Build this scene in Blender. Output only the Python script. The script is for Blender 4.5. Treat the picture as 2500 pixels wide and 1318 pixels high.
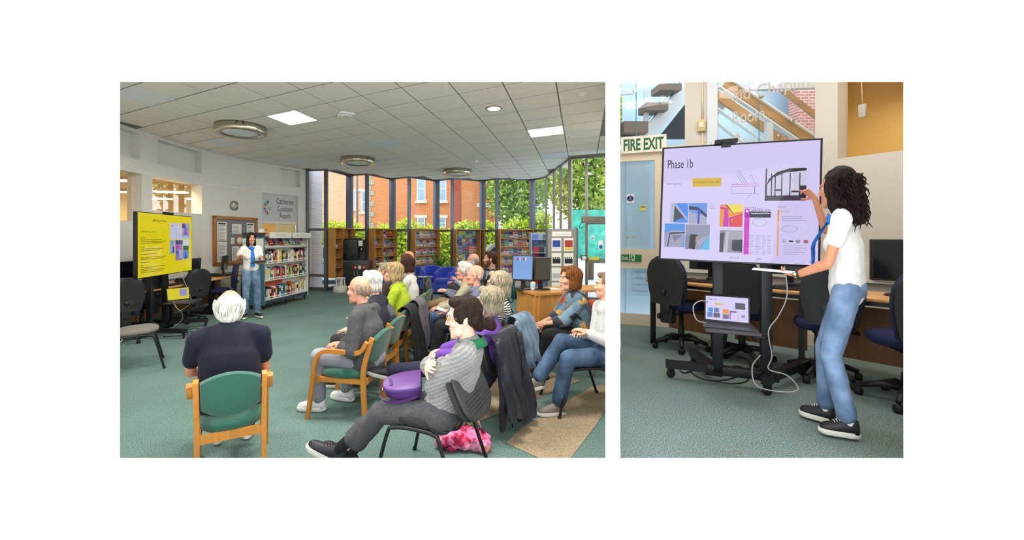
import bpy, bmesh, math, random
import numpy as np
from mathutils import Vector, Matrix, noise as mnoise
R_ = random.Random(7)
sc = bpy.context.scene
for o in list(bpy.data.objects): bpy.data.objects.remove(o)
COL = sc.collection
PI = math.pi
# ------------------------------------------------------------------ camera, sky, exposure
F, PX, HY, CAMZ = 1000.0, 1120.0, 578.0, 1.6
cam = bpy.data.cameras.new('camera'); camo = bpy.data.objects.new('camera', cam); COL.objects.link(camo)
cam.sensor_width = 36.0; cam.lens = F/2500*36
cam.shift_x = (1250-PX)/2500; cam.shift_y = -(659-HY)/2500
cam.clip_start = .05; cam.clip_end = 200
camo.location = (0, 0, CAMZ); camo.rotation_euler = (PI/2, 0, 0)
sc.camera = camo
w = bpy.data.worlds.new('sky'); sc.world = w; w.use_nodes = True
bg = w.node_tree.nodes['Background']; bg.inputs[0].default_value = (.93, .97, 1.0, 1); bg.inputs[1].default_value = 1.5
vs = sc.view_settings; vs.view_transform = 'Standard'; vs.look = 'None'; vs.exposure = 0.8; vs.gamma = 1; vs.use_curve_mapping = False
# ------------------------------------------------------------------ pixel -> place
def at(u, v, z=0.0):
    Y = F*(CAMZ-z)/(v-HY); return Vector(((u-PX)/F*Y, Y, z))
def aty(u, v, Y): return Vector(((u-PX)/F*Y, Y, CAMZ-(v-HY)/F*Y))
# ------------------------------------------------------------------ materials
def C(r, g, b):
    f = lambda c: (c/255/12.92) if c/255 <= .04045 else ((c/255+.055)/1.055)**2.4
    return (f(r), f(g), f(b))
MATS = {}
def M(name, col=(128,128,128), rough=.6, metal=0, var=0, scale=15, bump=0, bscale=120, emit=0, spec=.5, coat=0, stretch=(1,1,1), alpha=1, sheen=0, trans=0):
    if name in MATS: return MATS[name]
    m = bpy.data.materials.new(name); m.use_nodes = True; nt = m.node_tree
    b = nt.nodes['Principled BSDF']; c = C(*col)
    b.inputs['Base Color'].default_value = (*c, 1); b.inputs['Roughness'].default_value = rough; b.inputs['Metallic'].default_value = metal
    b.inputs['Specular IOR Level'].default_value = spec; b.inputs['Coat Weight'].default_value = coat; b.inputs['Sheen Weight'].default_value = sheen
    b.inputs['Transmission Weight'].default_value = trans; b.inputs['Alpha'].default_value = alpha
    if emit:
        b.inputs['Emission Color'].default_value = (*c, 1); b.inputs['Emission Strength'].default_value = emit
    if var or bump:
        tc = nt.nodes.new('ShaderNodeTexCoord'); mp = nt.nodes.new('ShaderNodeMapping'); mp.inputs['Scale'].default_value = stretch
        nt.links.new(tc.outputs['Object'], mp.inputs[0])
    if var:
        n = nt.nodes.new('ShaderNodeTexNoise'); n.inputs['Scale'].default_value = scale; n.inputs['Detail'].default_value = 4
        nt.links.new(mp.outputs[0], n.inputs['Vector'])
        r = nt.nodes.new('ShaderNodeValToRGB'); r.color_ramp.elements[0].position = .3; r.color_ramp.elements[1].position = .7
        r.color_ramp.elements[0].color = (*[x*(1-var) for x in c], 1); r.color_ramp.elements[1].color = (*[min(1, x*(1+var)+.01*var) for x in c], 1)
        nt.links.new(n.outputs['Fac'], r.inputs[0]); nt.links.new(r.outputs[0], b.inputs['Base Color'])
    if bump:
        n2 = nt.nodes.new('ShaderNodeTexNoise'); n2.inputs['Scale'].default_value = bscale; nt.links.new(mp.outputs[0], n2.inputs['Vector'])
        bp = nt.nodes.new('ShaderNodeBump'); bp.inputs['Strength'].default_value = bump; bp.inputs['Distance'].default_value = .004
        nt.links.new(n2.outputs['Fac'], bp.inputs['Height']); nt.links.new(bp.outputs[0], b.inputs['Normal'])
    MATS[name] = m; return m
def glass(name, tint=(250,253,255), refl=.5, fog=0.0, fogc=(200,215,225)):
    if name in MATS: return MATS[name]
    m = bpy.data.materials.new(name); m.use_nodes = True; nt = m.node_tree; nt.nodes.clear()
    o = nt.nodes.new('ShaderNodeOutputMaterial'); t = nt.nodes.new('ShaderNodeBsdfTransparent'); g = nt.nodes.new('ShaderNodeBsdfGlossy')
    t.inputs[0].default_value = (*C(*tint), 1); g.inputs['Roughness'].default_value = .01
    fr = nt.nodes.new('ShaderNodeFresnel'); mu = nt.nodes.new('ShaderNodeMath'); mu.operation = 'MULTIPLY'; mu.inputs[1].default_value = refl
    mx = nt.nodes.new('ShaderNodeMixShader'); nt.links.new(fr.outputs[0], mu.inputs[0]); nt.links.new(mu.outputs[0], mx.inputs[0])
    nt.links.new(t.outputs[0], mx.inputs[1]); nt.links.new(g.outputs[0], mx.inputs[2]); last = mx
    if fog:
        d = nt.nodes.new('ShaderNodeBsdfDiffuse'); d.inputs[0].default_value = (*C(*fogc), 1)
        m2 = nt.nodes.new('ShaderNodeMixShader'); m2.inputs[0].default_value = fog
        nt.links.new(mx.outputs[0], m2.inputs[1]); nt.links.new(d.outputs[0], m2.inputs[2]); last = m2
    nt.links.new(last.outputs[0], o.inputs[0]); MATS[name] = m; return m
def nodes(m): return m.node_tree, m.node_tree.nodes['Principled BSDF']
def wood(name, col, dark=.75, scale=3, stretch=(12,12,1), rough=.45):
    if name in MATS: return MATS[name]
    m = M(name, col, rough); nt, b = nodes(m); c = C(*col)
    tc = nt.nodes.new('ShaderNodeTexCoord'); mp = nt.nodes.new('ShaderNodeMapping'); mp.inputs['Scale'].default_value = stretch
    n = nt.nodes.new('ShaderNodeTexNoise'); n.inputs['Scale'].default_value = scale; n.inputs['Detail'].default_value = 6; n.inputs['Distortion'].default_value = .6
    r = nt.nodes.new('ShaderNodeValToRGB'); r.color_ramp.elements[0].position = .3; r.color_ramp.elements[1].position = .7
    r.color_ramp.elements[0].color = (*[x*dark for x in c], 1); r.color_ramp.elements[1].color = (*[min(1, x*1.12) for x in c], 1)
    nt.links.new(tc.outputs['Object'], mp.inputs[0]); nt.links.new(mp.outputs[0], n.inputs['Vector']); nt.links.new(n.outputs['Fac'], r.inputs[0]); nt.links.new(r.outputs[0], b.inputs['Base Color'])
    return m
def carpet(name, col, alt, spk=.25):
    m = M(name, col, .95, spec=.1); nt, b = nodes(m)
    tc = nt.nodes.new('ShaderNodeTexCoord')
    n1 = nt.nodes.new('ShaderNodeTexNoise'); n1.inputs['Scale'].default_value = 1.1; n1.inputs['Detail'].default_value = 5
    n2 = nt.nodes.new('ShaderNodeTexNoise'); n2.inputs['Scale'].default_value = 130; n2.inputs['Detail'].default_value = 2
    for n in (n1, n2): nt.links.new(tc.outputs['Object'], n.inputs['Vector'])
    r1 = nt.nodes.new('ShaderNodeValToRGB'); r1.color_ramp.elements[0].color = (*C(*alt), 1); r1.color_ramp.elements[1].color = (*C(*col), 1)
    r1.color_ramp.elements[0].position = .32; r1.color_ramp.elements[1].position = .6
    r2 = nt.nodes.new('ShaderNodeValToRGB'); k0, k1 = 1-spk*1.6, 1+spk
    r2.color_ramp.elements[0].color = (k0, k0, k0, 1); r2.color_ramp.elements[1].color = (k1, k1, k1, 1); r2.color_ramp.elements[0].position = .35; r2.color_ramp.elements[1].position = .65
    mx = nt.nodes.new('ShaderNodeMix'); mx.data_type = 'RGBA'; mx.blend_type = 'MULTIPLY'; mx.inputs[0].default_value = 1
    nt.links.new(n1.outputs['Fac'], r1.inputs[0]); nt.links.new(n2.outputs['Fac'], r2.inputs[0]); nt.links.new(r1.outputs[0], mx.inputs[6]); nt.links.new(r2.outputs[0], mx.inputs[7])
    nt.links.new(mx.outputs[2], b.inputs['Base Color'])
    bp = nt.nodes.new('ShaderNodeBump'); bp.inputs['Strength'].default_value = .5; bp.inputs['Distance'].default_value = .006
    nt.links.new(n2.outputs['Fac'], bp.inputs['Height']); nt.links.new(bp.outputs[0], b.inputs['Normal'])
    return m
# ------------------------------------------------------------------ geometry
I4 = Matrix.Identity(4)
def TR(x=0, y=0, z=0, rz=0, rx=0, ry=0): return Matrix.Translation((x, y, z)) @ Matrix.Rotation(rz, 4, 'Z') @ Matrix.Rotation(ry, 4, 'Y') @ Matrix.Rotation(rx, 4, 'X')
class G:
    def __init__(s): s.v = []; s.f = []; s.mi = []; s.cur = 0; s.sm = []
    def add(s, vs_, fs, T=None, smooth=False):
        n = len(s.v)
        s.v += [tuple(T @ Vector(p)) for p in vs_] if T is not None else [tuple(p) for p in vs_]
        s.f += [tuple(i+n for i in f) for f in fs]; s.mi += [s.cur]*len(fs); s.sm += [smooth]*len(fs); return s
    def m(s, i): s.cur = i; return s
    def box(s, x0, x1, y0, y1, z0, z1, T=None, bev=0):
        if bev <= 0:
            v = [(x, y, z) for z in (z0, z1) for x, y in ((x0, y0), (x1, y0), (x1, y1), (x0, y1))]
            return s.add(v, [(3,2,1,0),(4,5,6,7),(0,1,5,4),(1,2,6,5),(2,3,7,6),(3,0,4,7)], T)
        bm = bmesh.new(); bmesh.ops.create_cube(bm, size=1)
        for q in bm.verts: q.co = Vector(((x0+x1)/2+q.co.x*(x1-x0), (y0+y1)/2+q.co.y*(y1-y0), (z0+z1)/2+q.co.z*(z1-z0)))
        bmesh.ops.bevel(bm, geom=bm.edges[:], offset=min(bev, .49*min(abs(x1-x0), abs(y1-y0), abs(z1-z0))), segments=2, affect='EDGES', profile=.6)
        bm.verts.index_update(); r = s.add([q.co for q in bm.verts], [[q.index for q in f.verts] for f in bm.faces], T, True); bm.free(); return r
    def tube(s, pts, r, n=8, closed=False, T=None, cap=True):
        P = [Vector(p) for p in pts]; k = len(P); rr = r if isinstance(r, (list, tuple)) else [r]*k
        vs_ = []; up = None
        for i in range(k):
            a = P[(i-1) % k] if (closed or i > 0) else P[i]; b = P[(i+1) % k] if (closed or i < k-1) else P[i]
            t = (b-a).normalized() if (b-a).length > 1e-9 else Vector((0, 0, 1))
            if up is None: up = t.orthogonal().normalized()
            up = (up - t*up.dot(t)); up = up.normalized() if up.length > 1e-6 else t.orthogonal().normalized()
            q = t.cross(up)
            vs_ += [P[i]+(up*math.cos(2*PI*j/n)+q*math.sin(2*PI*j/n))*rr[i] for j in range(n)]
        fs = []
        for i in range(k if closed else k-1):
            for j in range(n): fs.append((i*n+j, i*n+(j+1) % n, ((i+1) % k)*n+(j+1) % n, ((i+1) % k)*n+j))
        if cap and not closed: fs += [tuple(range(n-1, -1, -1)), tuple((k-1)*n+j for j in range(n))]
        return s.add(vs_, fs, T, True)
    def strip(s, pts, w, t, side=(1, 0, 0), T=None):
        """rectangular section swept along pts: w along side, t across"""
        P = [Vector(p) for p in pts]; k = len(P); S = Vector(side).normalized(); vs_ = []
        for i in range(k):
            d = (P[min(i+1, k-1)]-P[max(i-1, 0)]).normalized(); q = d.cross(S).normalized(); sd = S
            vs_ += [P[i]+sd*a*w/2+q*b*t/2 for a, b in ((-1, -1), (1, -1), (1, 1), (-1, 1))]
        fs = [(i*4+j, i*4+(j+1) % 4, (i+1)*4+(j+1) % 4, (i+1)*4+j) for i in range(k-1) for j in range(4)]
        fs += [(3, 2, 1, 0), tuple((k-1)*4+j for j in range(4))]
        return s.add(vs_, fs, T)
    def lathe(s, prof, n=20, T=None, smooth=True, sx=1, sy=1):
        vs_ = [(r*math.cos(2*PI*j/n)*sx, r*math.sin(2*PI*j/n)*sy, z) for r, z in prof for j in range(n)]; k = len(prof)
        fs = [(i*n+j, i*n+(j+1) % n, (i+1)*n+(j+1) % n, (i+1)*n+j) for i in range(k-1) for j in range(n)]
        if prof[0][0] > 1e-6: fs.append(tuple(range(n-1, -1, -1)))
        if prof[-1][0] > 1e-6: fs.append(tuple((k-1)*n+j for j in range(n)))
        return s.add(vs_, fs, T, smooth)
    def prism(s, poly, d, T=None, z0=0):
        n = len(poly); v = [(x, y, z0) for x, y in poly]+[(x, y, z0+d) for x, y in poly]
        return s.add(v, [tuple(range(n-1, -1, -1)), tuple(range(n, 2*n))]+[(i, (i+1) % n, n+(i+1) % n, n+i) for i in range(n)], T)
    def quad(s, a, b, c, d, T=None): return s.add([a, b, c, d], [(0, 1, 2, 3)], T)
    def grid(s, P, T=None, closed=False, smooth=True):
        k = len(P); n = len(P[0]); v = [p for row in P for p in row]
        fs = [(i*n+j, i*n+(j+1) % n, (i+1)*n+(j+1) % n, (i+1)*n+j) for i in range(k-1) for j in range(n if closed else n-1)]
        return s.add(v, fs, T, smooth)
    def ball(s, c, r, nu=12, nv=8, T=None):
        r = r if isinstance(r, (tuple, list)) else (r, r, r); c = Vector(c)
        P = [[(c.x+r[0]*math.sin(PI*i/nv)*math.cos(2*PI*j/nu), c.y+r[1]*math.sin(PI*i/nv)*math.sin(2*PI*j/nu), c.z+r[2]*math.cos(PI*i/nv)) for j in range(nu)] for i in range(nv+1)]
        return s.grid([row[::-1] for row in P], T, True)
def mesh(name, g):
    me = bpy.data.meshes.new(name); me.from_pydata(g.v, [], g.f); me.polygons.foreach_set('material_index', g.mi); me.polygons.foreach_set('use_smooth', g.sm); me.update(); return me
def link(name, me, mats=None, parent=None, loc=None, rz=0):
    o = bpy.data.objects.new(name, me); COL.objects.link(o)
    if me is not None and mats is not None and not me.materials:
        for m in (mats if isinstance(mats, (list, tuple)) else [mats]): me.materials.append(m)
    if parent is not None: o.parent = parent
    if loc is not None: o.location = loc
    if rz: o.rotation_euler = (0, 0, rz)
    return o
def obj(name, g, mats, parent=None, loc=None, rz=0): return link(name, mesh(name, g), mats, parent, loc, rz)
def tag(o, label=None, cat=None, group=None, kind=None):
    if label: o['label'] = label
    if cat: o['category'] = cat
    if group: o['group'] = group
    if kind: o['kind'] = kind
    return o
def thing(name, label, cat, loc=(0, 0, 0), rz=0, group=None):
    o = bpy.data.objects.new(name, None); COL.objects.link(o); o.location = loc; o.rotation_euler = (0, 0, rz); o.empty_display_size = .1
    return tag(o, label, cat, group)
def struct(name, g, mats, parent=None, loc=None, rz=0):
    o = obj(name, g, mats, parent, loc, rz)
    if parent is None: o['kind'] = 'structure'
    return o
def dup(root, loc=None, rz=None, label=None, group=None):
    r = root.copy(); COL.objects.link(r)
    if loc is not None: r.location = loc
    if rz is not None: r.rotation_euler = (0, 0, rz)
    if label: r['label'] = label
    if group: r['group'] = group
    for ch in list(root.children):
        c = ch.copy(); COL.objects.link(c); c.parent = r
        for g in ch.children:
            d = g.copy(); COL.objects.link(d); d.parent = c
    return r
def text_geo(body, size, width=None, height=None, bold=0, align='LEFT', spacing=1.0):
    """text as flat letters in the local XZ plane (facing -Y); returns (verts, faces)"""
    cu = bpy.data.curves.new('t', 'FONT'); cu.body = body; cu.size = 1; cu.extrude = 0; cu.resolution_u = 3; cu.offset = bold; cu.align_x = align; cu.space_line = spacing
    o = bpy.data.objects.new('t', cu); COL.objects.link(o); dg = bpy.context.evaluated_depsgraph_get(); me = bpy.data.meshes.new_from_object(o.evaluated_get(dg))
    v = np.array([p.co[:] for p in me.vertices]) if len(me.vertices) else np.zeros((1, 3)); f = [tuple(p.vertices) for p in me.polygons]
    bpy.data.objects.remove(o); bpy.data.curves.remove(cu); bpy.data.meshes.remove(me)
    mn, mx = v.min(0), v.max(0); s = size
    v = v-np.array([mn[0] if align == 'LEFT' else (mn[0]+mx[0])/2, (mn[1]+mx[1])/2, 0])
    kx = width/(mx[0]-mn[0]) if width else s; ky = height/(mx[1]-mn[1]) if height else (kx if width and not size else s)
    return [(p[0]*kx, 0, p[1]*ky) for p in v], f
def put_text(g, body, x, z, y=0, size=None, width=None, height=None, align='LEFT', T=None, spacing=1.0, bold=0):
    v, f = text_geo(body, size, width, height, align=align, spacing=spacing, bold=bold)
    g.add([(p[0]+x, y, p[2]+z) for p in v], f, T)
def scribble(g, x0, x1, z, h, y=0, T=None):
    """a line of print too small to read: letter-sized strokes"""
    x = x0
    while x < x1-h*.3:
        w_ = h*R_.uniform(.25, .6); t = h*.16; k = R_.randrange(4); hh = h*(.5 if R_.random() < .7 else .8)
        for a, b, c, d in (((0, t, 0, hh), (0, w_, 0, t)), ((0, t, 0, hh), (w_-t, w_, 0, hh)), ((0, w_, hh-t, hh), (0, t, 0, hh)), ((0, w_, 0, t), (0, w_, hh-t, hh)))[k]: g.quad((x+a, y, z-h/2+c), (x+b, y, z-h/2+c), (x+b, y, z-h/2+d), (x+a, y, z-h/2+d), T)
        x += w_+h*(.18 if R_.random() < .82 else .6)
def frame2(a, b, z=0):
    """matrix: origin a (2D), x axis from a towards b, y axis to its left"""
    a = Vector((a[0], a[1])); d = Vector((b[0], b[1]))-a; return TR(a.x, a.y, z, math.atan2(d.y, d.x)), d.length
# ------------------------------------------------------------------ THE SETTING
WALL = M('white wall paint', (226,225,220), .75, var=.03, scale=2)
WHITE = M('gallery white paint', (250,250,250), .9)
CEILZ = 3.6
# display wall with two openings, the camera stands in front of it
YW = 2.05
def opening(u0, u1, v0, v1): return [(u0-PX)/F*YW, (u1-PX)/F*YW, CAMZ-(v1-HY)/F*YW, CAMZ-(v0-HY)/F*YW]
HL = opening(291, 1478, 200, 1118); HR = opening(1514, 2209, 200, 1118)
g = G(); T_ = .012; E_ = .02
def wgrid(y, e, flip):
    xs = [-8, HL[0]-e, HL[1]+e, HR[0]-e, HR[1]+e, 9]; zs = [-2, HL[2]-e, HL[3]+e, 6]
    if HR[0]-HL[1] < 2*e: xs[2] = xs[3] = (HR[0]+HL[1])/2
    idx = {}
    for i, x in enumerate(xs):
        for j, z in enumerate(zs): idx[i, j] = len(g.v); g.v.append((x, y, z))
    for i in range(5):
        for j in range(3):
            if j == 1 and i in (1, 3): continue
            f = (idx[i, j], idx[i+1, j], idx[i+1, j+1], idx[i, j+1]); g.f.append(f[::-1] if flip else f); g.mi.append(0); g.sm.append(False)
    return idx
a = wgrid(YW, 0, False); b = wgrid(YW+T_, .006, True)
for i0, i1 in ((1, 2), (3, 4)):
    ring = [(i0, 1), (i1, 1), (i1, 2), (i0, 2)]
    for k in range(4):
        p, q = ring[k], ring[(k+1) % 4]; g.f.append((a[p], b[p], b[q], a[q])); g.mi.append(0); g.sm.append(False)
struct('wall_front', g, WHITE)
# plan of the left room
LW = [(-5.6,2.0), (-5.85,4.0), (-5.98,6.0), (-6.01,7.26), (-6.01,8.06), (-5.91,9.3), (-5.73,9.89), (-5.36,11.05), (-4.54,12.27)]
def cr(P, n=14):
    out = []
    for i in range(len(P)-1):
        p0 = P[max(i-1, 0)]; p1 = P[i]; p2 = P[i+1]; p3 = P[min(i+2, len(P)-1)]
        for k in range(n):
            t = k/n; out.append(tuple(.5*(2*p1[c]+(p2[c]-p0[c])*t+(2*p0[c]-5*p1[c]+4*p2[c]-p3[c])*t*t+(3*p1[c]-p0[c]-3*p2[c]+p3[c])*t**3) for c in range(len(p1))))
    return out+[tuple(P[-1])]
LC = cr(LW)
def lwall(u, off=0.0):
    """plan point on the left wall seen at column u, off metres into the room; plus direction"""
    k = (u-PX)/F
    for i in range(len(LC)-1):
        (x0, y0), (x1, y1) = LC[i], LC[i+1]; a_ = x0-k*y0; b_ = x1-k*y1
        if a_ == 0 or a_*b_ < 0 or b_ == 0:
            t = a_/(a_-b_) if a_ != b_ else 0; p = Vector((x0+(x1-x0)*t, y0+(y1-y0)*t)); d = Vector((x1-x0, y1-y0)).normalized(); nrm = Vector((d.y, -d.x))
            return p+nrm*off, d, nrm
    return Vector(LC[0])+Vector((off, 0)), Vector((0, 1)), Vector((1, 0))
FP = [(750,415),(796,413),(850,427),(896,424),(955,436),(999,431),(1063,440),(1104,435),(1176.5,440.6),(1213,435),(1299,438.7),(1333.6,431),(1352.7,416),(1369,404),(1392,386),(1432,382),(1486,378)]
FAC = []
for u, v in FP:
    Y = F*(CEILZ-CAMZ)/(HY-v); FAC.append((((u-PX)/F*Y), Y))
FAC[0] = LW[-1]
KP = .388                                            # line of the partition between the two rooms
PART = [(KP*YW+.005, YW+.02), (KP*5.9, 5.9), (KP*9.6, 9.6)]
room = LC + FAC + [PART[2], PART[0]]
LFLOOR = carpet('teal carpet', (112,138,133), (100,126,119), .34); BEIGE = carpet('beige carpet', (172,154,128), (160,142,118), .22)
g = G(); g.add([(x, y, 0) for x, y in room], [tuple(range(len(room)))[::-1]]); g.add([(x, y, -.05) for x, y in room], [tuple(range(len(room)))])
floor = struct('floor', g, LFLOOR)
for name, poly in (('beige_carpet_panel', [(1235,1082),(1269,1048),(1445,944),(1470,940),(1505,955),(1453.6,1041),(1394,1118),(1370,1150),(1350,1140),(1311,1117)]),
                   ('beige_carpet_panel', [(1080,1072),(1190,1021),(1289,982),(1417,929.5),(1394,923),(1345,909),(1150,930),(1060,990)])):
    P = [at(u, v) for u, v in poly]; g = G(); g.add([(p.x, p.y, .004) for p in P], [tuple(range(len(P)))[::-1]])
    obj(name, g, BEIGE, floor)
# ceiling: backing, lay-in tiles, light fittings
g = G(); g.add([(x, y, CEILZ+.007) for x, y in room], [tuple(range(len(room)))]); g.add([(x, y, CEILZ+.2) for x, y in room], [tuple(range(len(room)))[::-1]])
ceil = struct('ceiling', g, M('ceiling grid', (120,117,112), .7))
TILE = M('ceiling tile', (236,231,222), .9, var=.04, scale=6, bump=.25, bscale=160)
TILEW = M('unlit light panel', (228,232,240), .85, bump=.2, bscale=160)
E1 = Vector((.168, .56)); E2 = Vector((.602, -.317)); O0 = Vector((-.003, 5.745))
def inside(p, poly):
    c = False; n = len(poly)
    for i in range(n):
        (x0, y0), (x1, y1) = poly[i], poly[(i+1) % n]
        if (y0 > p[1]) != (y1 > p[1]) and p[0] < (x1-x0)*(p[1]-y0)/(y1-y0)+x0: c = not c
    return c
def cell_of(u, v):
    Y = F*(CEILZ-CAMZ)/(HY-v); q = Vector(((u-PX)/F*Y, Y))-O0; det = E1.x*E2.y-E1.y*E2.x
    return math.floor((q.x*E2.y-q.y*E2.x)/det), math.floor((E1.x*q.y-E1.y*q.x)/det)
def tile_mesh(gap, h, name, z0=0):
    g = G(); a, b = gap*1.5/E1.length/2, gap/E2.length/2
    P = [E1*s+E2*t for s, t in ((a-.5, b-.5), (.5-a, b-.5), (.5-a, .5-b), (a-.5, .5-b))]
    if (P[1]-P[0]).x*(P[2]-P[0]).y-(P[1]-P[0]).y*(P[2]-P[0]).x < 0: P = P[::-1]
    g.prism([(p.x, p.y) for p in P], h, None, z0); return mesh(name, g)
TM = tile_mesh(.02, .03, 'tile', 0); TM.materials.append(TILE)
TW = tile_mesh(.014, .034, 'unlit_panel', -.004); TW.materials.append(TILEW)
LIT = [cell_of(716, 284), cell_of(1333, 318)]
WT = [cell_of(942, 348), cell_of(1354, 376), cell_of(722, 391), cell_of(530, 343), cell_of(355, 228)]  # cells holding unlit light panels, linked like the tiles
cells = []
for i in range(-30, 40):
    for j in range(-30, 40):
        c = O0+E1*(i+.5)+E2*(j+.5)
        if not inside(c, room) or c.y < 3: continue
        u = PX+c.x/c.y*F; v = HY-(CEILZ-CAMZ)/c.y*F
        if -60+291 < u < 1478+60 and v > 130: cells.append((c.y, i, j, c))
cells.sort()
rest = G()
for n_, (d, i, j, c) in enumerate(cells):
    if (i, j) in LIT: continue
    if n_ < 290 or (i, j) in WT: link('ceiling_tile', TW if (i, j) in WT else TM, None, ceil, (c.x, c.y, CEILZ))
    else:
        a, b = .013, .013; P = [c+E1*s+E2*t for s, t in ((a-.5, b-.5), (.5-a, b-.5), (.5-a, .5-b), (a-.5, .5-b))]
        rest.prism([(p.x, p.y) for p in P][::-1], .03, None, CEILZ)
if rest.v: tag(obj('ceiling_tiles_far', rest, TILE, ceil), kind='stuff')
LEDM = M('lit led panel', (255,250,240), .5, emit=40.0)
def led(c, e1, e2, z, label, name='ceiling_light', cat='ceiling light', emit=None):
    t = thing(name, label, cat, (c[0], c[1], z)); g = G(); h = G()
    P = [e1*s+e2*q for s, q in ((-.47, -.47), (.47, -.47), (.47, .47), (-.47, .47))]; O = [e1*s+e2*q for s, q in ((-.49, -.49), (.49, -.49), (.49, .49), (-.49, .49))]
    g.add([(p.x, p.y, -.004) for p in P], [(0, 1, 2, 3) if (P[1]-P[0]).cross(P[2]-P[0]) < 0 else (3, 2, 1, 0)])
    for k in range(4):
        p, q = O[k], O[(k+1) % 4]; p2, q2 = P[k], P[(k+1) % 4]
        h.add([(p.x, p.y, -.008), (q.x, q.y, -.008), (q2.x, q2.y, -.008), (p2.x, p2.y, -.008), (p.x, p.y, .03), (q.x, q.y, .03), (q2.x, q2.y, .03), (p2.x, p2.y, .03)], [(0, 1, 2, 3), (4, 7, 6, 5), (0, 4, 5, 1), (2, 6, 7, 3)])
    obj('diffuser', g, emit or LEDM, t); obj('frame', h, M('white enamel', (240,240,238), .4), t); return t
for k, (i, j) in enumerate(LIT):
    c = O0+E1*(i+.5)+E2*(j+.5)
    led(c, E1, E2, CEILZ, ('glowing square ceiling panel beside the largest chrome ring light', 'glowing square ceiling panel beyond the small round downlight near the entrance glass')[k])
# three more panels of the same ceiling over the near part of the room, above the frame
for k, (x, y) in enumerate(((-3.6, 3.4), (-1.2, 3.6), (.3, 3.2))):
    led(Vector((x, y)), E1, E2, CEILZ-.005, 'glowing square ceiling panel over the front rows of chairs')['group'] = 'ceiling panels over the front rows'
CHROME = M('brushed chrome', (190,182,165), .22, 1.0); OPAL = M('opal diffuser', (225,230,236), .4)
for k, (u, v, r, lab) in enumerate(((588, 322, .43, 'large chrome ring ceiling light with unlit white diffuser, the largest of its kind'), (874, 396, .43, 'chrome ring ceiling light above the coffee machine and wooden shelves'), (1117, 423, .43, 'chrome ring ceiling light above the blue tub chairs'))):
    Y = F*(CEILZ-.1-CAMZ)/(HY-v); x = (u-PX)/F*Y
    t = thing('ring_ceiling_light', lab, 'ceiling light', (x, Y, CEILZ), 0, 'chrome ring ceiling lights')
    g = G(); g.lathe([(r*.74, 0), (r, 0), (r, -.13), (r*.97, -.14), (r*.8, -.14), (r*.76, -.125), (r*.74, -.1)], 40); obj('ring', g, CHROME, t)
    g = G(); g.lathe([(0.001, -.128), (r*.5, -.13), (r*.77, -.12)][::-1], 32); obj('diffuser', g, OPAL, t)
p = at(1206, 267, CEILZ-.02); t = thing('downlight', 'small glowing round downlight set in the tiled ceiling', 'downlight', (p.x, p.y, CEILZ))
g = G(); g.lathe([(.11, 0), (.13, -.012), (.1, -.016), (.1, 0)], 24); obj('bezel', g, CHROME, t)
g = G(); g.lathe([(.105, -.012), (.001, -.02)], 20); obj('lens', g, M('downlight lens', (255,246,228), .5, emit=14), t)
p = at(846, 280, CEILZ-.02); t = thing('wireless_access_point', 'white rounded square access point on ceiling tile', 'access point', (p.x, p.y, CEILZ), .5)
g = G(); g.box(-.12, .12, -.12, .12, -.035, 0, bev=.03); obj('body', g, M('white plastic', (238,238,236), .4), t)
g = G(); g.lathe([(.09, -.036), (.06, -.05), (.001, -.052)], 24); obj('dome', g, M('white plastic', (238,238,236), .4), t)
g = G(); g.box(-.02, .02, -.006, .006, -.054, -.05); obj('logo_strip', g, M('red print', (190,70,60), .5), t)
for u, v, lab in ((1421, 231, 'round white smoke detector on ceiling near the partition'), (1161, 394, 'round white smoke detector above the far tub chairs')):
    p = at(u, v, CEILZ-.02); t = thing('smoke_detector', lab, 'smoke detector', (p.x, p.y, CEILZ))
    g = G(); g.lathe([(.065, 0), (.065, -.012), (.05, -.016)], 20); obj('base', g, M('white plastic', (238,238,236), .4), t)
    g = G(); g.lathe([(.045, -.014), (.042, -.035), (.03, -.045), (.001, -.046)], 20); obj('head', g, M('white plastic', (238,238,236), .4), t)
# ---- left wall with recesses, two inner windows and a doorway
def zat(u, v): return CAMZ+(HY-v)/F*lwall(u)[0].y
us = sorted(set([60, 120, 180, 240, 262, 280, 300, 320, 346, 360, 372, 395, 420, 445, 470, 493, 520, 550, 580, 610, 640, 660, 685, 700, 715, 728, 733, 749.5, 342, 492, 385]))
zs = [0, 1.89, 2.03, 2.12, 2.79, 2.83, 2.84, 3.05, 3.54, CEILZ+.1]
def hole(u0, u1, z0, z1):
    e = 1e-3
    for a0, a1, b0, b1, dp in HOLES:
        if u0 >= a0-e and u1 <= a1+e and z0 >= b0-e and z1 <= b1+e: return True
    return False
HOLES = [(240, 342, 3.05, 3.54, .16), (385, 492, 3.05, 3.54, .16), (685, 733, 3.05, 3.54, .16), (240, 346, 1.89, 2.79, .28), (372, 493, 2.12, 2.79, .28), (640, 728, 0, 2.79, .14)]
g = G()
for i in range(len(us)-1):
    a0, a1 = us[i], us[i+1]; p, _, n0 = lwall(a0); q, _, n1 = lwall(a1)
    for j in range(len(zs)-1):
        z0, z1 = zs[j], zs[j+1]
        if hole(a0, a1, z0, z1): continue
        ins = -.012 if (z0, z1) == (2.83, 2.84) and 315 < a0 < 640 else 0
        pp = p+n0*ins; qq = q+n1*ins
        g.quad((pp.x, pp.y, z0), (pp.x, pp.y, z1), (qq.x, qq.y, z1), (qq.x, qq.y, z0))
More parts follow.
